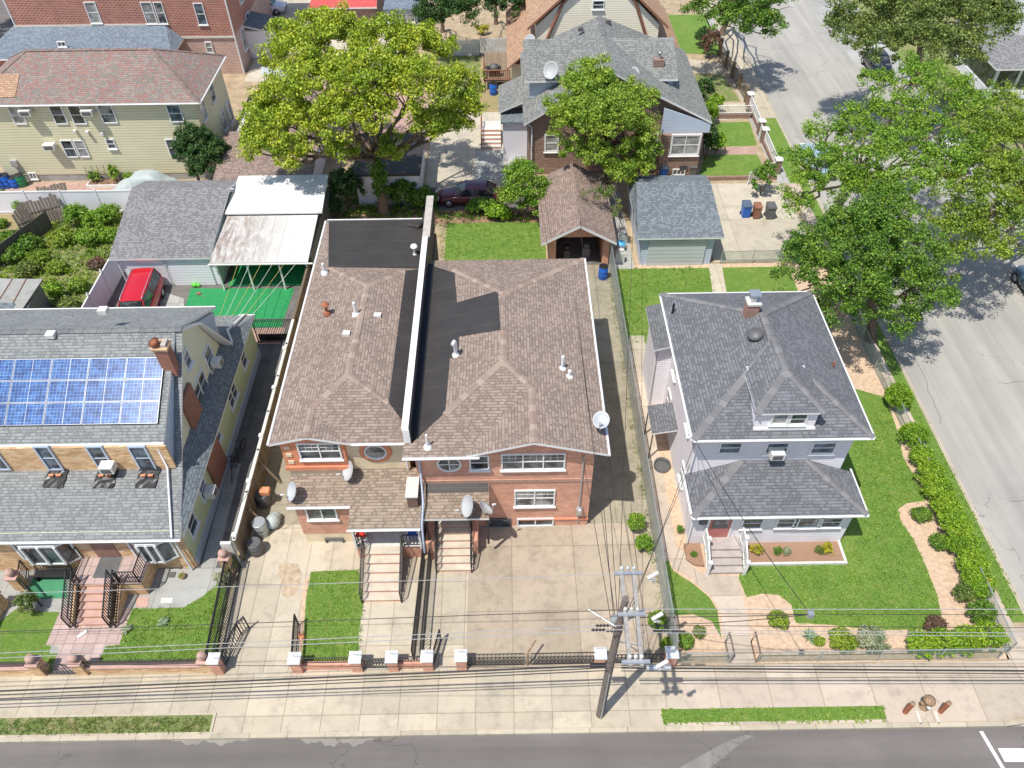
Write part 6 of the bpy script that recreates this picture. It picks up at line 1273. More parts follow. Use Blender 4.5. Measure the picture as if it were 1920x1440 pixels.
car('dark blue grey car at the right edge beside the far kerb', 33.3, 37.4, math.radians(0), (.05, .09, .13), 4.7, 1.85, 1.5, 'sedan', -.118)
a = P(84, 2, .4); car('dark car parked in the road at the top left corner', a.x, a.y+.5, 0, (.02, .02, .022), 4.6, 1.82, 1.45, 'sedan', -.118)
t = thing('covered_car', 'car hidden under a grey blue cover behind the white vinyl fence', 'car', (-24.7, 50.3, 0))
N1, N2 = 22, 12; vs = []; rr = random.Random(5)
for i in range(N1+1):
    u = i/N1; prof = .25+.62*min(1, u*6)*min(1, (1-u)*6)+.62*math.exp(-((u-.52)/.22)**4)
    for j in range(N2+1):
        v = j/N2*2-1; hgt = 1.22*prof*(1-abs(v)**5*.95); vs.append((-29.0+5.6*u, 50.2+v*(.98+.03*math.sin(i*1.9)), max(.04, hgt+.02*math.sin(i*2.3+j*1.7)+rr.uniform(-.012, .012))))
MB().mesh(vs, [(i*(N2+1)+j, (i+1)*(N2+1)+j, (i+1)*(N2+1)+j+1, i*(N2+1)+j+1) for i in range(N1) for j in range(N2)], 0, True).build('cover', M['cover'], t)
for x in (-28.0, -24.6):
    for y in (49.45, 50.95): MB().lathe((x, y, .3), [(.28, -.1), (.28, .1)], 14, axis=(0, 1, 0)).build('wheel', M['tyre'], t)
# bicycle
def bicycle(label, x, y, rot, lean=.25):
    t = thing('bicycle', label, 'bicycle', (0, 0, 0))
    for yy in (-.52, .52):
        w_ = MB().tube([(0, yy+.33*math.cos(k*math.pi/10), .34+.33*math.sin(k*math.pi/10)) for k in range(21)], .02, 6, caps=False).build('wheel', M['tyre'], t); m = MB()
        for k in range(8): m.tube([(0, yy, .34), (0, yy+.32*math.cos(k*math.pi/4), .34+.32*math.sin(k*math.pi/4))], .004, 4)
        m.build('spokes', M['rim'], w_)
    m = MB()
    for p, q in (((0, -.52, .34), (0, -.15, .32)), ((0, -.15, .32), (0, -.25, .8)), ((0, -.52, .34), (0, -.24, .75)), ((0, -.15, .32), (0, .36, .72)), ((0, -.24, .75), (0, .34, .8)), ((0, .32, .9), (0, .52, .34))): m.tube([p, q], .018, 6)
    m.build('frame', M['black'], t); MB().tube([(-.28, .22, .98), (0, .32, .95), (.28, .22, .98)], .015, 6).build('handlebar', M['black'], t); MB().cbox((0, -.27, .86), (.14, .26, .06)).build('saddle', M['black'], t)
    t.location = (x, y, 0); t.rotation_euler = (0, lean, rot); return t
a = P(435, 880, .3); bicycle('black bicycle with its wheel pointing down, against the solar house side wall', a.x-.1, a.y, .25); 
a = P(440, 858, .4); bicycle('second dark bicycle behind the first in the alley', a.x+.1, a.y+.4, -.1, .15)
# ---------------------------------------------------------------- street things
t = thing('hydrant', 'rusty brown fire hydrant with round cap between two red posts', 'hydrant', (16.55, 12.05, 0))
MB().lathe((16.55, 12.05, 0), [(.2, 0), (.2, .06), (.14, .08), (.14, .5), (.19, .52), (.19, .58), (.17, .6)], 18).build('body', M['rustB'], t); MB().lathe((16.55, 12.05, .6), [(.2, 0), (.24, .04), (.22, .12), (.12, .19), (.001, .22)], 18).build('cap', M['rustB'], t)
for d in ((1, 0, 0), (-1, 0, 0), (0, -1, 0)): MB().lathe((16.55+d[0]*.12, 12.05+d[1]*.12, .4), [(.08, 0), (.08, .12), (.05, .14), (.001, .15)], 12, axis=d).build('outlet', M['stone'] if d[1] else M['rustB'], t)
for x, y, lb in ((15.72, 11.85, 'left rusty red steel post beside the hydrant'), (17.15, 11.85, 'right rusty red steel post beside the hydrant')):
    t = thing('bollard', lb, 'bollard', (x, y, 0), 'posts beside the hydrant'); MB().lathe((x, y, -.05), [(.1, 0), (.1, .95)], 16).build('pipe', M['rust'], t); MB().lathe((x, y, .9), [(.1, 0), (.09, .02), (.001, .04)], 16).build('top', M['rustB'], t)
bx, by = 3.46, 11.95
t = thing('utility_pole', 'dark wooden utility pole with twin pale cross arms and transformers at the front kerb', 'utility pole', (bx, by, 0))
MB().tube([(bx, by, -.1), (bx+.02, by, 5), (bx+.1, by, 9.55)], [.165, .145, .11], 16).build('pole', M['pole'], t)
MB().tube([(bx+.02, by-.18, 0), (bx+.02, by-.17, 4.2)], .03, 6).build('conduit', M['galv'], t)
zt = 9.0; A0, A1 = P(1165, 1075, zt), P(1181, 1250, zt); B0, B1 = P(1188, 1075, zt), P(1203, 1250, zt)
for p, q in ((A0, A1), (B0, B1)):
    d = (q-p).normalized(); s = V((d.y, -d.x, 0))*.06; u = V((0, 0, .08)); MB().hexa([p-s-u, q-s-u, q+s-u, p+s-u], [p-s+u, q-s+u, q+s+u, p+s+u]).build('cross_arm', M['armw'], t)
for k in (.02, .48, .97):
    p, q = A0.lerp(A1, k), B0.lerp(B1, k); MB().cbox(((p.x+q.x)/2, (p.y+q.y)/2, zt+.12), (abs(q.x-p.x)+.5, .12, .07)).build('bracket', M['alu'], t)
    m = MB()
    for r_ in (0, .5, 1): c = p.lerp(q, r_); m.lathe((c.x, c.y+.12, zt+.15), [(.04, 0), (.07, .04), (.04, .08), (.07, .12), (.04, .16), (.001, .22)], 10)
    m.build('insulator', M['offw'], t)
    m = MB(); c = q+V((.45, -.1, -.05)); m.tube([c, c+V((.35, .15, .12))], .07, 8).tube([c+V((.1, 0, -.1)), c+V((.3, .1, -.35))], .05, 8); m.build('fuse_cutout', M['offw'], t)
m = MB(); c = PY(1122, 1248, 12.1); m.tube([c-V((.3, 0, .0)), c+V((.25, 0, 0))], .1, 10); m.build('splice_box', M['black'], t)
m = MB(); c = PY(1232, 1252, 12.12); m.tube([c-V((.4, 0, 0)), c+V((.5, 0, 0))], .11, 10); m.build('splice_box', M['alu'], t)
MB().lathe((bx-.05, by+.28, 7.2), [(.12, 0), (.14, .05), (.14, .5), (.08, .56)], 14).build('transformer', M['galv'], t)
m = MB()
ins = []
for px_, py_, Y_ in ((1120, 1173, 11.7), (1112, 1181, 11.5), (1140, 1183, 11.5), (1232, 1173, 11.7), (1228, 1183, 11.5), (1262, 1184, 11.5)):
    c_ = PY(px_, py_, Y_)
    m = MB().tube([(c_.x-.06, c_.y, c_.z), (c_.x+.4, c_.y, c_.z)], .02, 6)
    for k in range(4): m.lathe((c_.x+.11*k, c_.y, c_.z), [(.02, -.04), (.06, 0), (.02, .04)], 8, axis=(1, 0, 0))
    m.build('insulator_string', M['black'], t)
for a, b in (((bx, by, 7.6), (bx-.9, by+.6, 7.7)), ((bx, by, 7.6), (bx+1.0, by+.6, 7.7)), ((bx, by, 6.6), (bx+.9, by+.1, 6.0))): MB().tube([a, b], .03, 6).build('brace', M['alu'], t)
rr = random.Random(9)
def wire(label, p, q, sag=.25, r=.014, mat='wire', group='overhead wires', name='overhead_wire', cat='wire'):
    p, q = V(p), V(q); n = 18; pts = []
    for i in range(n+1): u = i/n; c = p.lerp(q, u); c.z -= sag*4*u*(1-u); pts.append(c)
    o = MB().tube(pts, r, 6).build(name, M[mat], None, tuple(p)); return tag(o, label, cat, group)
def wpx(label, a, ya, b, yb, **k): p, q = PY(*a, ya), PY(*b, yb); e = q+(q-p)*.25 if k.pop('extend', True) else q; s = p+(p-q)*0; return wire(label, s, q, **k)
L = -900
Lw = [((L, 1139), (1163, 1076), 13.7, 'highest thin pale wire running left from the far end of the cross arms', 'wireL', .012), ((L, 1213), (1180, 1143), 11.95, 'dark wire running left from the very top of the pole', 'wire', .013),
      ((L, 1262), (1175, 1172), 11.7, 'upper pale wire of the close pair crossing the front lawns', 'wireL', .014), ((L, 1272), (1178, 1180), 11.5, 'lower pale wire of the close pair crossing the front lawns', 'wireL', .014), ((L, 1236), (1178, 1252), 10.0, 'thin wire leaving the near end of the cross arms to the left', 'wire', .01),
      ((L, 1332), (1140, 1247), 12.1, 'thick black cable running left along the sidewalk', 'wire', .035), ((L, 1341), (1140, 1252), 11.9, 'second black cable just under the thick one on the left', 'wire', .022), ((L, 1350), (1140, 1257), 11.8, 'lowest black cable on the left side of the pole', 'wire', .02)]
for a, b, Y, lb, mt, r in Lw: wpx(lb, a, Y, b, Y, mat=mt, r=r, sag=.06)
Rw = [((1196, 1142), (2800, 1139), 11.95, 'bright wire running right from the top of the pole', 'wireL', .014), ((1185, 1150), (2800, 1152), 11.9, 'thin dark wire just below the bright one on the right', 'wire', .011), ((1195, 1172), (2800, 1180), 11.7, 'dark wire crossing the grey house lawn edge', 'wire', .012),
      ((1205, 1180), (2800, 1192), 11.5, 'pale wire above the front hedge on the right', 'wireL', .012), ((1205, 1186), (2800, 1198), 11.4, 'second pale wire above the front hedge on the right', 'wireL', .012), ((1165, 1252), (2800, 1262), 12.1, 'thick black cable running right along the sidewalk', 'wire', .035), ((1165, 1248), (2800, 1251), 12.2, 'thin cable above the thick one on the right', 'wire', .015), ((1165, 1258), (2800, 1266), 11.9, 'thin cable under the thick one on the right', 'wire', .018)]
for a, b, Y, lb, mt, r in Rw: wpx(lb, a, Y, b, Y, mat=mt, r=r, sag=.06)
top = V((bx+.08, by, 7.4))
drops = [((4.2, 20.7, 5.6), 'service wire from the pole to the right front corner of the brick pair'), ((3.4, 33.6, 6.2), 'service wire from the pole running back over the brown roof edge'), ((4.6, 41, 3.6), 'thin wire running back to the small brick garage'), ((8.0, 21.3, 5.9), 'service wire from the pole to the left front corner of the grey house'), ((8.1, 21.5, 3.9), 'second wire dropping to the porch roof of the grey house'), ((1.6, 52.3, 4.2), 'long wire running back to the dark brown brick house'), ((8.8, 47, 3.4), 'long wire running back to the blue grey garage')]
for k, (q, lb) in enumerate(drops): wire(lb, top+V((rr.uniform(-.1, .1), 0, -.25*k)), q, .3, .012)
cb = PY(1519, 1152, 11.9); o = thing('cable_box', 'small silver box hanging on the wires over the right lawn', 'box', tuple(cb)); MB().cbox(tuple(cb), (.18, .18, .26)).build('casing', M['alu'], o)
wire('black wire from the grey house corner to the hanging silver box', (8.1, 21.3, 5.6), cb, .25, .016); wire('black wire from the pole to the hanging silver box', V((bx+.1, by, 8.3)), cb, .05, .014); wire('black wire from the hanging silver box down towards the front fence', cb, (6.8, 14.1, 3.4), .1, .014)
cl = V((-14.45, 32.8, 2.95))
for k in range(6):
    wire('%s clothes line from the solar house corner to the carport beam' % ['first', 'second', 'third', 'fourth', 'fifth', 'sixth'][k], cl+V((-.35*k, .2, 0)), (-13.0-.72*k, 38.75, 2.3), .04, .012, 'rope' if k % 2 else 'ropeW', 'clothes lines', 'clothes_line', 'clothes line')
wire('black cable crossing the garden between the solar house and the brick pair', (-12.0, 19.9, 3.4), (-10.2, 21.6, 5.6), .1, .012)
# ---------------------------------------------------------------- trees
def B(lst):     # (px, py, z, r[, rz]) measured crown lumps
    out = []
    for q in lst: a = P(q[0], q[1], q[2]); r = q[3]; out.append((a.x, a.y, a.z, r, r, q[4] if len(q) > 4 else r*.8))
    return out
tb = P(722, 403, 0)
tree('broadleaf_tree', 'large yellow green tree with ivy covered trunk behind the flat black roof', tuple(tb), (tb.x-.1, tb.y+.4, 4.4),
     B([(560, 110, 9.0, 2.6), (640, 75, 9.5, 2.5), (720, 85, 9.8, 2.5), (800, 105, 9.5, 2.4), (855, 155, 8.5, 1.8), (600, 160, 9.5, 2.8), (690, 150, 10.3, 2.6), (770, 165, 9.8, 2.5), (525, 185, 8.3, 1.9), (500, 250, 6.4, 1.6), (560, 245, 7.4, 2.2), (640, 225, 8.8, 2.0), (845, 235, 6.4, 1.5), (800, 235, 7.5, 1.5), (545, 290, 5.6, 1.4), (870, 200, 7.4, 1.3), (590, 50, 9.3, 1.6), (735, 275, 5.6, 1.1), (470, 275, 5.6, 1.3), (505, 225, 7.4, 1.9), (640, 285, 6.0, 1.2), (700, 210, 9.0, 1.8), (540, 60, 8.8, 1.5)]),
     M['lfY'], .42, dens=13, cr=.6, per=62, size=.26, seed=3, group='trees')
tb = P(1135, 352, 0)
tree('broadleaf_tree', 'slender light green tree with drooping branches before the dark brick house', tuple(tb), (tb.x, tb.y-.1, 3.6),
     B([(1100, 170, 7.8, 1.9), (1160, 185, 7.6, 1.8), (1060, 205, 7.0, 1.5), (1200, 190, 7.0, 1.5), (1105, 235, 6.6, 2.0), (1180, 240, 6.2, 1.7), (1115, 130, 8.6, 1.1), (1120, 290, 4.9, 1.5), (1190, 290, 4.6, 1.4), (1075, 165, 7.6, 1.2), (1090, 135, 8.2, 1.2), (1125, 155, 8.3, 1.3), (1140, 215, 7.6, 1.9), (1060, 245, 5.8, 1.3), (1210, 240, 5.6, 1.2), (1150, 320, 4.0, 1.2), (1095, 205, 7.5, 1.6), (1200, 315, 3.6, 1.3), (1165, 328, 3.5, 1.2), (1080, 285, 4.6, 1.2), (1210, 280, 4.4, 1.2)]), M['lfYN'], .26, dens=13, cr=.5, per=62, size=.22, seed=5, group='trees')
tree('broadleaf_tree', 'low drooping olive green branch mass over the small brick garage roof', (P(1140, 372).x, P(1140, 372).y-.3, 0), (P(1140, 372).x, P(1140, 372).y-.4, 2.6),
     B([(1130, 375, 3.6, .9, .5), (1155, 400, 3.1, .7, .45), (1108, 352, 3.9, .8, .4), (1150, 365, 3.8, .8, .45)]), M['lfO'], .12, dens=9, cr=.35, per=45, size=.17, seed=6, group='trees', bark=M['barkL'])
tb = P(378, 352, 0)
tree('round_tree', 'compact dark green round tree before the olive house corner', tuple(tb), (tb.x, tb.y, 1.5), B([(372, 285, 3.0, 1.75, 1.7), (385, 305, 2.4, 1.6, 1.3), (365, 262, 3.7, 1.3, 1.3), (398, 285, 2.9, 1.3, 1.2)]), M['lfD'], .14, dens=22, cr=.4, per=75, size=.2, seed=7, group='trees')
tb = P(975, 405, 0)
tree('garden_tree', 'bright green bushy young tree at the end of the back lawn', tuple(tb), (tb.x, tb.y, 1.2), B([(975, 345, 2.6, 1.5, 1.5), (1005, 360, 2.3, 1.2), (950, 375, 1.7, 1.1), (985, 320, 3.3, 1.1), (1000, 385, 1.4, 1.0)]), M['lfB'], .12, dens=20, cr=.42, per=60, size=.2, seed=8, group='trees')
tb = V((21.5, 33.6, 0))
tree('street_tree', 'dense deep green street tree with its trunk between the hedge and the side street', tuple(tb), (20.9, 34.4, 3.0),
     B([(1560, 470, 6.5, 2.4), (1640, 450, 7.2, 2.6), (1710, 480, 6.6, 2.3), (1600, 530, 6.0, 2.5), (1680, 545, 5.6, 2.2), (1520, 520, 5.4, 2.0), (1740, 545, 5.0, 1.8), (1660, 400, 7.6, 2.0), (1600, 420, 7.2, 2.0), (1500, 490, 5.4, 1.6), (1690, 600, 4.2, 1.4), (1570, 580, 4.6, 1.5)]), M['lfM'], .32, dens=11, cr=.5, per=66, size=.2, seed=9, group='street trees')
tb = V((21.9, 44.5, 0))
tree('street_tree', 'wide lacy light green tree arching over the side street', tuple(tb), (23.0, 45.2, 4.2),
     B([(1600, 230, 8.6, 2.0, 1.1), (1680, 200, 9.2, 2.3, 1.2), (1760, 160, 9.6, 2.2, 1.2), (1560, 290, 8.0, 1.9, 1.0), (1640, 290, 8.8, 1.9, 1.0), (1540, 250, 8.2, 1.5, .8), (1730, 240, 9.0, 2.0, 1.1), (1810, 200, 9.2, 2.0, 1.1), (1520, 340, 6.8, 1.6, .9), (1600, 350, 7.4, 1.5, .8), (1720, 330, 8.2, 2.0, 1.0), (1680, 260, 8.9, 2.2, 1.1), (1580, 330, 7.6, 1.8, .9), (1770, 300, 8.6, 2.0, 1.0), (1640, 340, 7.9, 1.7, .9), (1500, 300, 7.6, 1.4, .8), (1480, 380, 5.8, 1.3, .8), (1660, 370, 7.4, 1.5, .8), (1800, 270, 8.6, 1.8, 1.0), (1640, 150, 9.2, 1.5, .9), (1720, 130, 9.6, 1.6, .9)]),
     M['lfB'], .34, dens=13, cr=.5, per=46, size=.2, seed=10, group='street trees', shell=.3, bark=M['barkL'])
tb = V((35.4, 42.0, 0))
tree('street_tree', 'lacy olive green tree on the far side of the side street at the right edge', tuple(tb), (34.6, 42.3, 4.4),
     B([(1850, 300, 8.4, 2.2, 1.2), (1900, 240, 8.8, 2.2, 1.2), (1860, 370, 7.6, 2.0, 1.1), (1780, 350, 7.8, 1.7, .9), (1910, 330, 8.0, 2.0, 1.1), (1830, 430, 6.4, 1.7, .9), (1900, 420, 6.6, 1.8, 1.0), (1760, 420, 6.6, 1.4, .8), (1880, 190, 9.0, 1.8, 1.0), (1940, 380, 7, 2.2, 1.2), (1820, 320, 8.0, 2.0, 1.0), (1870, 250, 8.8, 2.0, 1.1), (1800, 400, 7.0, 1.6, .9), (1860, 460, 5.8, 1.6, .9), (1830, 240, 9.0, 1.9, 1.0), (1790, 470, 5.5, 1.2, .7)]), M['lfN'], .34, dens=13, cr=.5, per=46, size=.2, seed=11, group='street trees', shell=.3, bark=M['barkL'])
tb = V((36, 66, 0))
tree('street_tree', 'big olive green street tree at the top right beside the white porch', tuple(tb), (35.5, 66.5, 4.5),
     B([(1620, 30, 8.4, 2.8), (1700, 20, 9.6, 3.0), (1780, 30, 9.2, 2.8), (1640, 80, 8.2, 2.2), (1720, 85, 8.6, 2.4), (1800, 90, 8.0, 2.2), (1850, 40, 8.4, 2.4), (1590, 50, 7.6, 1.8), (1840, 10, 9, 2.5)]), M['lfO'], .4, dens=8.5, cr=.7, per=60, size=.28, seed=12, group='street trees')
tb = V((21.3, 77, 0))
tree('street_tree', 'green street tree throwing shade on the side street near the top', tuple(tb), (21.6, 77.3, 3.5), B([(1350, 10, 6.6, 2.4), (1410, 15, 7.0, 2.4), (1430, 50, 5.6, 2.0), (1380, 40, 6.0, 1.9), (1320, 15, 6.2, 1.7), (1450, 5, 6.5, 2.0)]), M['lfM'], .3, dens=9, cr=.6, per=60, size=.26, seed=13, group='street trees')
for i, (px, py, bl, lb) in enumerate(((830, 60, [(815, 15, 4.6, 2.4), (850, 25, 4.2, 2.4), (800, 40, 3.4, 1.8), (870, 10, 4.4, 2.0)], 'dark green tree at the top centre beside the blue garage'), (930, 45, [(905, 0, 4.8, 2.2), (950, 5, 4.6, 2.2), (985, 0, 4.0, 1.6)], 'dark tree left of the cream house at the top edge'))):
    tb = P(px, py, 0); tree('garden_tree', lb, tuple(tb), (tb.x, tb.y, 2), B(bl), M['lfD'], .2, dens=10, cr=.55, per=60, size=.26, seed=20+i, group='trees')
tb = P(62, 62, 0); tree('street_tree', 'dark street tree with bare leaning trunk in the top left corner', tuple(tb), (tb.x-1.6, tb.y+.4, 5.0), [(tb.x-3.6, tb.y+1.0, 8.2, 3.6, 3.2, 2.0), (tb.x-5.5, tb.y-1.5, 8.0, 3, 3, 1.8), (tb.x-1.0, tb.y+3.5, 9.0, 3, 3, 2)], M['lfM'], .3, dens=8, cr=.6, per=55, size=.26, seed=24, group='street trees')
# conifers / shrubs by the dark brick house and the side street
for i, (px, py, rx, h, leaf, lb) in enumerate(((1316, 195, .9, 2.4, 'lfD', 'dark shrub behind the red awning'), (1338, 215, .7, 1.8, 'lfH', 'bright green round shrub by the white railing'), (1328, 232, .7, 1.9, 'lfH', 'yellow green shrub just below the round one by the corner of the brick house'), (1320, 300, .9, 3.0, 'lfD', 'tall dark shrub at the right corner of the brick house'), (1340, 290, .7, 1.8, 'lfH', 'light green shrub beside the tall dark shrub'), (1330, 105, 1.3, 2.4, 'lfRed', 'brownish bare looking bush near the shaded side street corner'), (1315, 88, 1.0, 1.8, 'lfD', 'dark bush on the lawn behind the cream house corner'), (1425, 365, 1.0, 2.6, 'lfM', 'leafy climbing shrub by the bins on the parking pad'))):
    a = P(px, py, 0); shrub('shrub', lb, a.x, a.y, rx, rx, h, M[leaf], 34, 45, .17, 40+i, 'shrubs round the dark brick house', cr=.3)
# overgrown strip behind the lawn and beneath the big tree
for i, (px, py, rx, ry, h, leaf, lb) in enumerate(((655, 395, 1.5, 1.0, 3.4, 'lfD', 'ivy covered thicket left of the big trunk'), (685, 372, 1.2, 1.0, 2.8, 'lfM', 'green thicket close left of the big trunk'), (755, 385, 1.4, .9, 2.2, 'lfM', 'green thicket right of the big trunk'), (795, 392, 1.2, .7, 1.6, 'lfM', 'low green thicket by the parapet end'), (905, 400, 1.2, .7, 1.1, 'lfB', 'hedge clump below the maroon car'), (935, 410, 1.0, .6, 1.0, 'lfH', 'bright low clump beside the young tree'), (625, 410, .9, .8, 1.8, 'lfD', 'dark thicket beside the carport corner'))):
    a = P(px, py, 0); shrub('thicket', lb, a.x, a.y, rx, ry, h, M[leaf], 80, 55, .15, 60+i, 'overgrown plants behind the back lawn', 'shrub', cr=.3)
tb = P(722, 403, 0)
shrub('ivy', 'ivy climbing the trunk of the large yellow green tree', tb.x, tb.y+.05, .62, .6, 4.6, M['lfM'], 70, 50, .14, 77, None, 'climbing plant', cr=.3)
# weedy yard
wl = [((150, 420), 1.3, 1.6, 'lfB'), ((185, 430), 1.2, 1.5, 'lfB'), ((210, 415), 1.1, 1.4, 'lfB'), ((170, 455), 1.3, 1.1, 'lfB'), ((205, 450), 1.0, .9, 'lfB'), ((120, 455), 1.2, .9, 'lfN'), ((60, 470), 1.2, 1.2, 'lfM'), ((35, 490), 1.1, 1.1, 'lfM'), ((80, 495), 1.0, 1.0, 'lfN'), ((110, 510), .9, .7, 'lfN'), ((55, 515), .9, .9, 'lfO'), ((150, 545), .8, .8, 'lfN'), ((112, 560), .5, 1.3, 'lfH'), ((45, 395), .8, 1.2, 'lfB'), ((10, 385), .7, 1.3, 'lfB'), ((5, 425), .5, .5, 'lfB'), ((185, 500), .7, .5, 'lfRed'), ((130, 580), .8, .8, 'lfO'), ((25, 458), .9, 1.0, 'lfM'), ((215, 480), .7, .6, 'lfO')]
wn = ['largest bright bush along the long white fence', 'second bright bush along the long white fence', 'bright bush nearest the grey garage roof', 'bright bush below the middle of the long fence bushes', 'bright bush near the upper part of the side white fence', 'light bush right of the fallen fence panel', 'mid green bush below the fallen fence', 'dark green bush at the left of the weedy yard', 'light bush in the middle of the weedy yard', 'low light bush above the fern like plant', 'olive bush left of the felt roofed shed top', 'light bush by the lower side white fence', 'narrow bright fern like plant by the shed', 'round bush left of the fallen fence', 'small tree like bush at the far left before the long white fence', 'tiny green bush on the dry grass at the left edge', 'reddish dry brush heap in the weedy yard', 'olive bush by the roof edge below the weedy yard', 'bush beside the old dark board fence', 'olive bush half way down the side white fence']
for i, ((p, rx, h, leaf), lb) in enumerate(zip(wl, wn)):
    a = P(*p, 0); shrub('wild_bush', lb, a.x, a.y, rx*.86, rx*.78, h*.9, M[leaf], 60, 50, .13, 80+i, 'bushes in the weedy yard', cr=.26)
def tufts(name, label, poly, n, size, leaf, seed, h=.12, px=True, cr_=.22):
    pts = [P(*p, 0) if px else V((*p, 0)) for p in poly]; xs_ = [p.x for p in pts]; ys_ = [p.y for p in pts]; rng = random.Random(seed); cl = []
    while len(cl) < n:
        x, y = rng.uniform(min(xs_), max(xs_)), rng.uniform(min(ys_), max(ys_)); c = False; j = len(pts)-1
        for i in range(len(pts)):
            if (pts[i].y > y) != (pts[j].y > y) and x < (pts[j].x-pts[i].x)*(y-pts[i].y)/(pts[j].y-pts[i].y)+pts[i].x: c = not c
            j = i
        if c: cl.append((x, y, h*rng.uniform(.2, 1), cr_))
    o = foliage(name, M[leaf], None, cl, 12, size, seed, origin=(pts[0].x, pts[0].y, 0), flat=.4); return tag(o, label, 'ground cover', None, 'stuff')
tufts('weeds', 'low weeds and rough grass filling the fenced yard at the left', [(0, 560), (0, 500), (60, 400), (240, 400), (150, 572), (90, 600)], 900, .12, 'lfN', 1, .25)
tufts('grass_tufts', 'rough grass in the verge along the front kerb at the left', [(0, 1349), (396, 1345), (390, 1372), (0, 1378)], 420, .05, 'lfO', 2, .04, cr_=.1)
tufts('ground_ivy', 'ivy and leaf litter under the big tree', [(620, 410), (640, 350), (800, 350), (830, 400), (1000, 405), (990, 415), (830, 412)], 500, .14, 'lfM', 3, .3)
tufts('moss_edge', 'weeds along the foot of the long chain link fence', [(1140, 520), (1150, 520), (1255, 1180), (1242, 1180)], 260, .06, 'lfO', 4, .06)
# hedge along the side street of the grey house: separate bushes
hs = [(21.25, 28.2, .75, 1.5), (21.2, 25.7, .62, 1.3), (21.15, 24.3, .55, 1.2), (21.15, 23.2, .62, 1.25), (21.15, 22.2, .66, 1.25), (21.15, 21.2, .66, 1.3), (21.15, 20.2, .68, 1.3), (21.15, 19.2, .68, 1.25), (21.1, 18.2, .66, 1.2), (21.0, 17.2, .6, 1.1)]
hn = ['separate egg shaped hedge bush nearest the street tree', 'second hedge bush from the street tree, small and narrow', 'third hedge bush from the street tree', 'fourth hedge bush, where the long hedge begins', 'fifth hedge bush in the long side hedge', 'sixth hedge bush in the long side hedge', 'seventh hedge bush in the long side hedge', 'eighth hedge bush in the long side hedge', 'ninth hedge bush in the long side hedge', 'tenth hedge bush, just above the red flowers']
for i, ((x, y, r, h), lb) in enumerate(zip(hs, hn)): shrub('hedge_bush', lb, x-.3, y, r*1.2, r*1.25, h, M['lfH'], 150, 85, .07, 120+i, 'hedge bushes of the grey house plot', cr=.17)
fr = [(17.2, 14.5, .75, .8, 'lfH', 'front hedge bush right of the silver grass'), (18.2, 14.6, .8, .85, 'lfH', 'second bush of the front hedge near the corner'), (19.2, 14.6, .8, .9, 'lfH', 'third bush of the front hedge near the corner'), (20.2, 14.8, .8, 1.0, 'lfH', 'last front hedge bush at the street corner'), (20.3, 15.9, .65, 1.0, 'lfM', 'darker bush above the corner hedge bush'), (20.0, 16.8, .5, .8, 'lfO', 'small olive bush left of the red flowers at the corner'), (18.2, 15.4, .5, .6, 'lfRed', 'brownish dry shrub behind the front hedge'),
      (14.0, 14.75, .62, .7, 'lfN', 'yellow green round bush left of the silver grass by the front fence'), (15.2, 14.8, .8, .7, 'lfPale', 'silver striped grass clump by the front fence'), (11.55, 15.75, .48, .6, 'lfN', 'round yellow green bush alone on the tan soil'), (19.7, 21.0, .5, .6, 'lfM', 'round green shrub on the soil beside the upper hedge'), (20.0, 19.5, .5, .6, 'lfM', 'round green shrub on the soil below the upper one'), (13.05, 14.8, .22, .4, 'lfN', 'tiny yellow green shrub between the agave and the fence'), (7.35, 14.9, .35, .5, 'lfM', 'small shrub left of the front walk at the fence corner'), (8.0, 15.3, .3, .4, 'lfO', 'sparse reddish shrub left of the front walk'),
      (6.2, 15.6, .4, 1.3, 'lfB', 'small green tree on the driveway side of the chain link fence'), (6.5, 14.7, .3, .7, 'lfN', 'yellow shrub in the corner of the chain link fence'), (5.9, 20.6, .42, 1.3, 'lfB', 'upper green bush beside the chain link fence on the driveway'), (6.15, 19.5, .42, 1.1, 'lfB', 'lower green bush beside the chain link fence on the driveway')]
for i, (x, y, r, h, lf, lb) in enumerate(fr): shrub('shrub', lb, x, y, r*(1.1 if lf == 'lfH' else 1), r*.95, h, M[lf], 90, 55, .075 if r > .3 else .05, 150+i, 'garden shrubs of the grey house', cr=.15 if r > .3 else .1)
shrub('shrub', 'conical reddish green shrub on the left lawn of the solar house', -21.3, 16.9, .48, .48, 1.3, M['lfO'], 60, 46, .07, 190, None, cr=.14)
for x, y, lb in ((-12.95, 18.9, 'leafy bush by the ball topped pillar at the end of the alley'), (-13.05, 18.1, 'pale green flowering bush beside the tall iron railing')): shrub('shrub', lb, x, y, .4, .45, .8, M['lfB' if y > 18.5 else 'lfPale'], 40, 40, .08, int(x*-7)+int(y), None, cr=.15)
for x, y, lb in ((-17.2+0.4, 15.9, 'faint silvery plant on the left part of the solar house lawn'), (-15.4, 16.2, 'silvery spiky plant in the middle of the solar house lawn')):
    pass
def agave(label, x, y, r=.4, leaf='lfGrey'):
    t = thing('agave', label, 'plant', (x, y, 0)); m = MB(); rg = random.Random(int(x*10))
    for k in range(26):
        a = k*2.4; e = rg.uniform(.15, .8); L_ = r*rg.uniform(.8, 1.15); u = V((math.cos(a)*math.cos(e), math.sin(a)*math.cos(e), math.sin(e))); s = V((-math.sin(a), math.cos(a), 0))*.03
        b = V((x, y, .03)); m.poly([b-s, b+s, b+u*L_*.6+s*1.1, b+u*L_-V((0, 0, .04)), b+u*L_*.6-s*1.1])
    m.build('blades', M[leaf], t); MB().ball((x, y, .03), .05).build('core', M['lfGrey'], t)
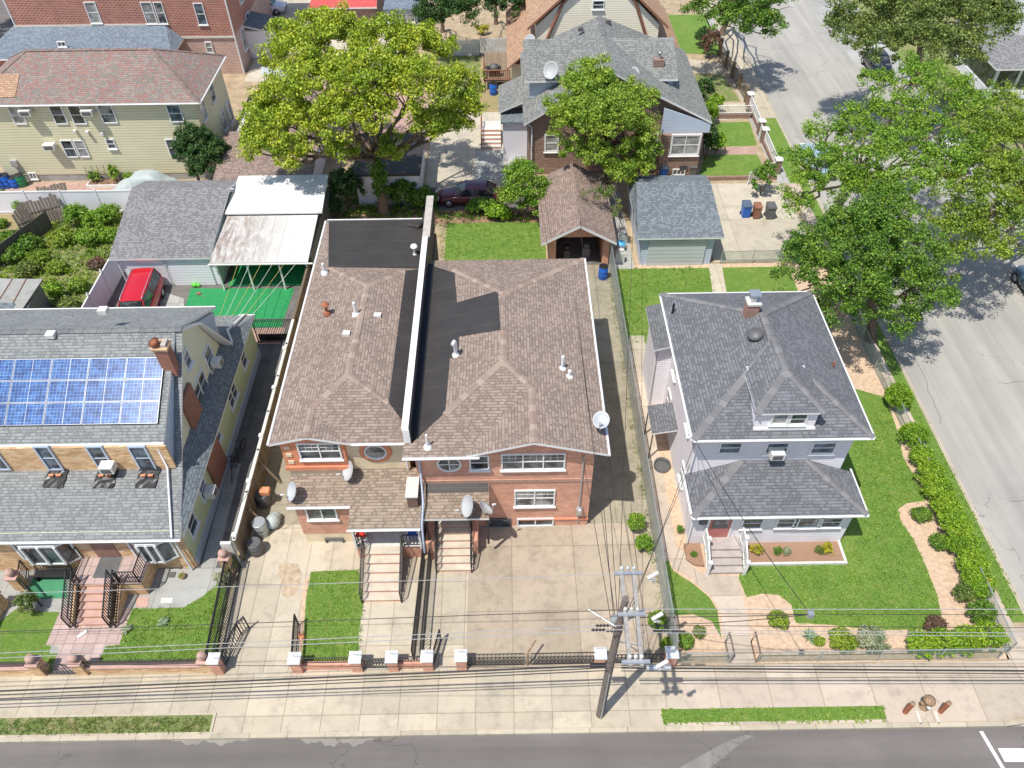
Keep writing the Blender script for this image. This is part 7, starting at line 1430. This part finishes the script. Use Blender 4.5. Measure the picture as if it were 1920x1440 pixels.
agave('spiky silver agave on the tan soil before the front fence', 12.75, 15.1, .42); agave('faint silvery plant on the left part of the solar house lawn', -16.8, 15.9, .3, 'lfPale'); agave('silvery spiky plant in the middle of the solar house lawn', -15.3, 16.2, .32)
# porch flower bed
for x, y, r, lf, lb in ((11.35, 19.2, .36, 'lfYel', 'left yellow bush in the porch flower bed'), (14.65, 19.25, .34, 'lfYel', 'right yellow bush in the porch flower bed'), (14.3, 19.2, .24, 'lfO', 'dark green bush against the right yellow one in the porch bed'), (12.35, 19.2, .22, 'lfM', 'green bush in the middle of the porch flower bed'), (12.75, 19.15, .22, 'lfPale', 'pale striped bush in the middle of the porch flower bed'), (8.45, 19.1, .14, 'lfM', 'small green plant in the corner bed left of the steps'), (8.0, 20.4, .22, 'lfM', 'climbing rose beside the grey house side path')):
    shrub('bed_plant', lb, x, y, r, r, r*1.5, M[lf], 30, 36, .05, int(x*13), 'plants in the porch flower beds', 'plant', .1, .09)
for i, (x, y, z, lb) in enumerate(((20.75, 17.0, 1.0, 'red flowers on the end of the side hedge'), (20.6, 19.3, .9, 'small red flowers in the middle of the side hedge'))):
    o = foliage('flowers', M['flower'], None, [(x, y, z, .25), (x+.2, y+.15, z, .15)], 16, .06, 300+i, origin=(x, y, z)); tag(o, lb, 'flowers')
# vegetable bed by the olive house
t = thing('raised_bed', 'white edged vegetable bed with wooden trellises by the olive house', 'planter', (-29.6, 51.6, 0)); MB().box(-31.3, -27.6, 51.2, 51.28, 0, .2).box(-31.3, -31.22, 51.28, 52.1, 0, .2).build('edging', M['white'], t); MB().box(-31.2, -27.6, 51.28, 52.1, 0, .15).build('soil', M['mulch'], t)
for x in (-31.1, -30.2, -29.3):
    m = MB()
    for s2 in (0, .5): m.tube([(x+s2, 51.4, .1), (x+s2-.15, 52.0, 1.4)], .025, 5)
    for k in range(5): m.tube([(x-.03*k, 51.4+.12*k, .25+.25*k), (x+.5-.03*k, 51.4+.12*k, .25+.25*k)], .02, 5)
    m.build('trellis', M['woodL'], t)
for i, (x, h, lb) in enumerate(((-30.8, .8, 'tomato plant behind the left trellis'), (-29.2, 1.3, 'tall bean plant behind the right trellis'), (-28.2, .6, 'low leafy plant at the right end of the vegetable bed'))): shrub('vegetable_plant', lb, x, 51.8, .45, .3, h, M['lfB'], 26, 40, .12, 330+i, 'plants in the vegetable bed', 'plant', .15, .2)
# small loose things
def pot(label, x, y, r, h, mat, z=0, plant=None):
    t = thing('plant_pot', label, 'pot', (x, y, z)); MB().lathe((x, y, z), [(r*.7, 0), (r, h), (r*.85, h), (r*.8, h*.7), (.001, h*.7)], 14).build('pot', M[mat], t)
    if plant: foliage('plant', M[plant], t, [(x, y, z+h+.05, r*.9)], 60, .05, int(abs(x)*9))
    return t
a = P(343, 1083); pot('yellow green potted plant on the path right of the solar house steps', a.x, a.y, .16, .2, 'rustB', 0, 'lfH')
a = P(565, 1195); t = thing('traffic_cone', 'small orange cone behind the left front gate of the brick pair', 'cone', (a.x, a.y, 0)); MB().lathe((a.x, a.y, 0), [(.17, 0), (.17, .03), (.12, .03), (.03, .5), (.001, .5)], 14).build('cone', M['orange'], t)
a = P(155, 1190); t = thing('newspaper', 'folded white newspaper lying on the tiled path of the solar house', 'paper', (a.x, a.y, .03)); MB().cbox((a.x, a.y, .05), (.42, .14, .05), rot=.8).build('roll', M['white'], t)
a = P(322, 1078); t = thing('utility_cover', 'small dark green square cover beside the solar house steps', 'cover', (a.x, a.y, .01)); MB().box(a.x-.17, a.x+.17, a.y-.14, a.y+.14, .01, .04).build('lid', M['greyp'], t)
def armchair(label, x, y, z, col):
    t = thing('porch_chair', label, 'chair', (x, y, z)); MB().box(x-.25, x+.25, y-.22, y+.25, z+.38, z+.46).build('seat', M[col], t); MB().box(x-.25, x+.25, y+.22, y+.28, z+.46, z+.95).build('backrest', M['white'], t)
    for a_ in (-.23, .23):
        for b_ in (-.2, .22): MB().box(x+a_-.02, x+a_+.02, y+b_-.02, y+b_+.02, z, z+.38).build('leg', M['white'], t)
        MB().box(x+a_-.03, x+a_+.03, y-.22, y+.25, z+.62, z+.66).build('armrest', M['white'], t)
    return t
armchair('white chair with red cushion on the porch left of the steps', -6.85, 19.75, 1.05, 'red'); armchair('white chair with blue cushion on the porch right of the steps', -4.5, 19.75, 1.05, 'blue')
t = thing('bucket', 'red bucket by the metal gate behind the solar house', 'bucket', (-12.95, 34.5, 0)); MB().lathe((-12.95, 34.5, 0), [(.14, 0), (.19, .32), (.17, .32), (.13, .05), (.001, .05)], 14).build('body', M['red'], t)
t = thing('toy', 'lime green plastic toy at the upper corner of the artificial turf', 'toy', (-20.1, 39.4, 0)); MB().ball((-20.1, 39.4, .15), (.22, .16, .15)).ball((-19.85, 39.4, .12), (.14, .12, .12)).build('body', plain('lime_plastic', (.12, .6, .05), .4), t)
a = P(373, 552); t = thing('toy_shovel', 'small brown toy with stick on the artificial turf', 'toy', (a.x, a.y, 0)); MB().cbox((a.x, a.y, .06), (.25, .2, .08), rot=.5).build('scoop', M['brownp'], t); MB().tube([(a.x, a.y, .06), (a.x+.5, a.y-.35, .06)], .02, 5).build('stick', M['woodL'], t)
t = thing('cooler', 'light blue lidded tub left of the blue grey garage', 'tub', (7.6, 42.6, 0)); MB().lathe((7.6, 42.6, 0), [(.26, 0), (.3, .5), (.3, .55)], 16).build('body', M['offw'], t); MB().lathe((7.6, 42.6, .55), [(.32, 0), (.3, .1), (.001, .16)], 16).build('lid', plain('light_blue', (.1, .42, .75), .4), t)
for k, (x, y, sx, sy, sz, mt, lb) in enumerate(((7.4, 41.4, .6, .4, .8, 'offw', 'white crate stacked left of the blue grey garage'), (7.9, 43.6, .5, .5, .6, 'cover', 'grey wrapped pile left of the blue grey garage'), (3.9, 41.6, .4, .6, 1.0, 'black', 'dark rubbish pile inside the small brick garage, left side'), (5.2, 41.9, .5, .5, .9, 'greyp', 'dark machine inside the small brick garage'), (2.95, 44.2, .14, 4.0, .14, 'woodL', 'long timber lying beside the back lawn and small garage'))):
    t = thing('stored_item', lb, 'clutter', (x, y, 0)); MB().box(x-sx/2, x+sx/2, y-sy/2, y+sy/2, 0, sz).box(x-sx*.3, x+sx*.35, y-sy*.35, y+sy*.25, sz, sz*1.25).build('body', M[mt], t)
for k, (px, py, lb) in enumerate(((100, 333, 'small red and white stool by the olive house'), (118, 335, 'white bucket by the olive house foundation'))):
    a = P(px, py); t = thing('yard_item', lb, 'clutter', (a.x, a.y, 0)); MB().box(a.x-.25, a.x+.25, a.y-.15, a.y+.2, .3, .36).build('top', M['orange' if k == 0 else 'white'], t)
    for s2 in (-.2, .2): MB().box(a.x+s2-.03, a.x+s2+.03, a.y-.1, a.y+.1, 0, .3).build('leg', M['offw'], t)
t = thing('garden_box', 'brown garden planter box behind the picket fence at the top', 'planter', (-.5, 75, 0)); MB().box(-1.5, .4, 74.6, 75.2, 0, .5).build('box', M['woodL'], t)
a = P(775, 62, 0); shrub('flower_bush', 'yellow flowering bush behind the picket fence', P(905, 65).x, P(905, 65).y, .8, .5, 1.0, M['lfYel'], 20, 36, .14, 400, None, cr=.25)
# loose branch wood and side items
t = thing('red_stool', 'red plastic stool on the deck by the picket screen', 'stool', (.9, 70.6, .9)); MB().lathe((.9, 70.6, .9), [(.3, 0), (.25, .5), (.001, .52)], 10).build('body', M['red'], t)

BL = M['lfBlade']
for k, (lb, poly, n) in enumerate((('short grass blades of the big lawn round the grey house', [(1660, 745), (1694, 860), (1722, 905), (1738, 938), (1700, 944), (1683, 955), (1690, 980), (1712, 1010), (1735, 1060), (1755, 1110), (1765, 1150), (1760, 1170), (1730, 1180), (1640, 1182), (1560, 1172), (1492, 1168), (1484, 1135), (1462, 1116), (1430, 1113), (1400, 1120), (1385, 1085), (1400, 1062), (1585, 1060), (1620, 990), (1600, 830)], 2600),
        ('short grass blades of the lawn in front of the solar house', [(245, 1141), (290, 1141), (345, 1139), (380, 1118), (418, 1088), (430, 1095), (404, 1249), (182, 1250), (198, 1212), (224, 1210)], 800), ('short grass blades of the small lawn beside the tan driveway', [(583, 1073), (672, 1069), (682, 1130), (672, 1240), (566, 1240), (574, 1120)], 700),
        ('short grass blades of the back lawn behind the brick pair', [(820, 412), (1002, 412), (1020, 484), (825, 484)], 800), ('short grass blades behind the grey house', [(1157, 503), (1326, 500), (1345, 548), (1235, 550), (1210, 570), (1215, 640), (1185, 645)], 900), ('short grass blades in the front kerb verge at the right', [(1240, 1330), (1658, 1325), (1664, 1354), (1241, 1359)], 420), ('short grass blades in the side street verge', [(1677, 700), (1684, 700), (1826, 958), (1908, 1120), (1893, 1165), (1805, 962)], 420))): tufts('grass_blades', lb, poly, n, .055, 'lfBlade', 500+k, .03, cr_=.13 if 'verge' not in lb else .06)
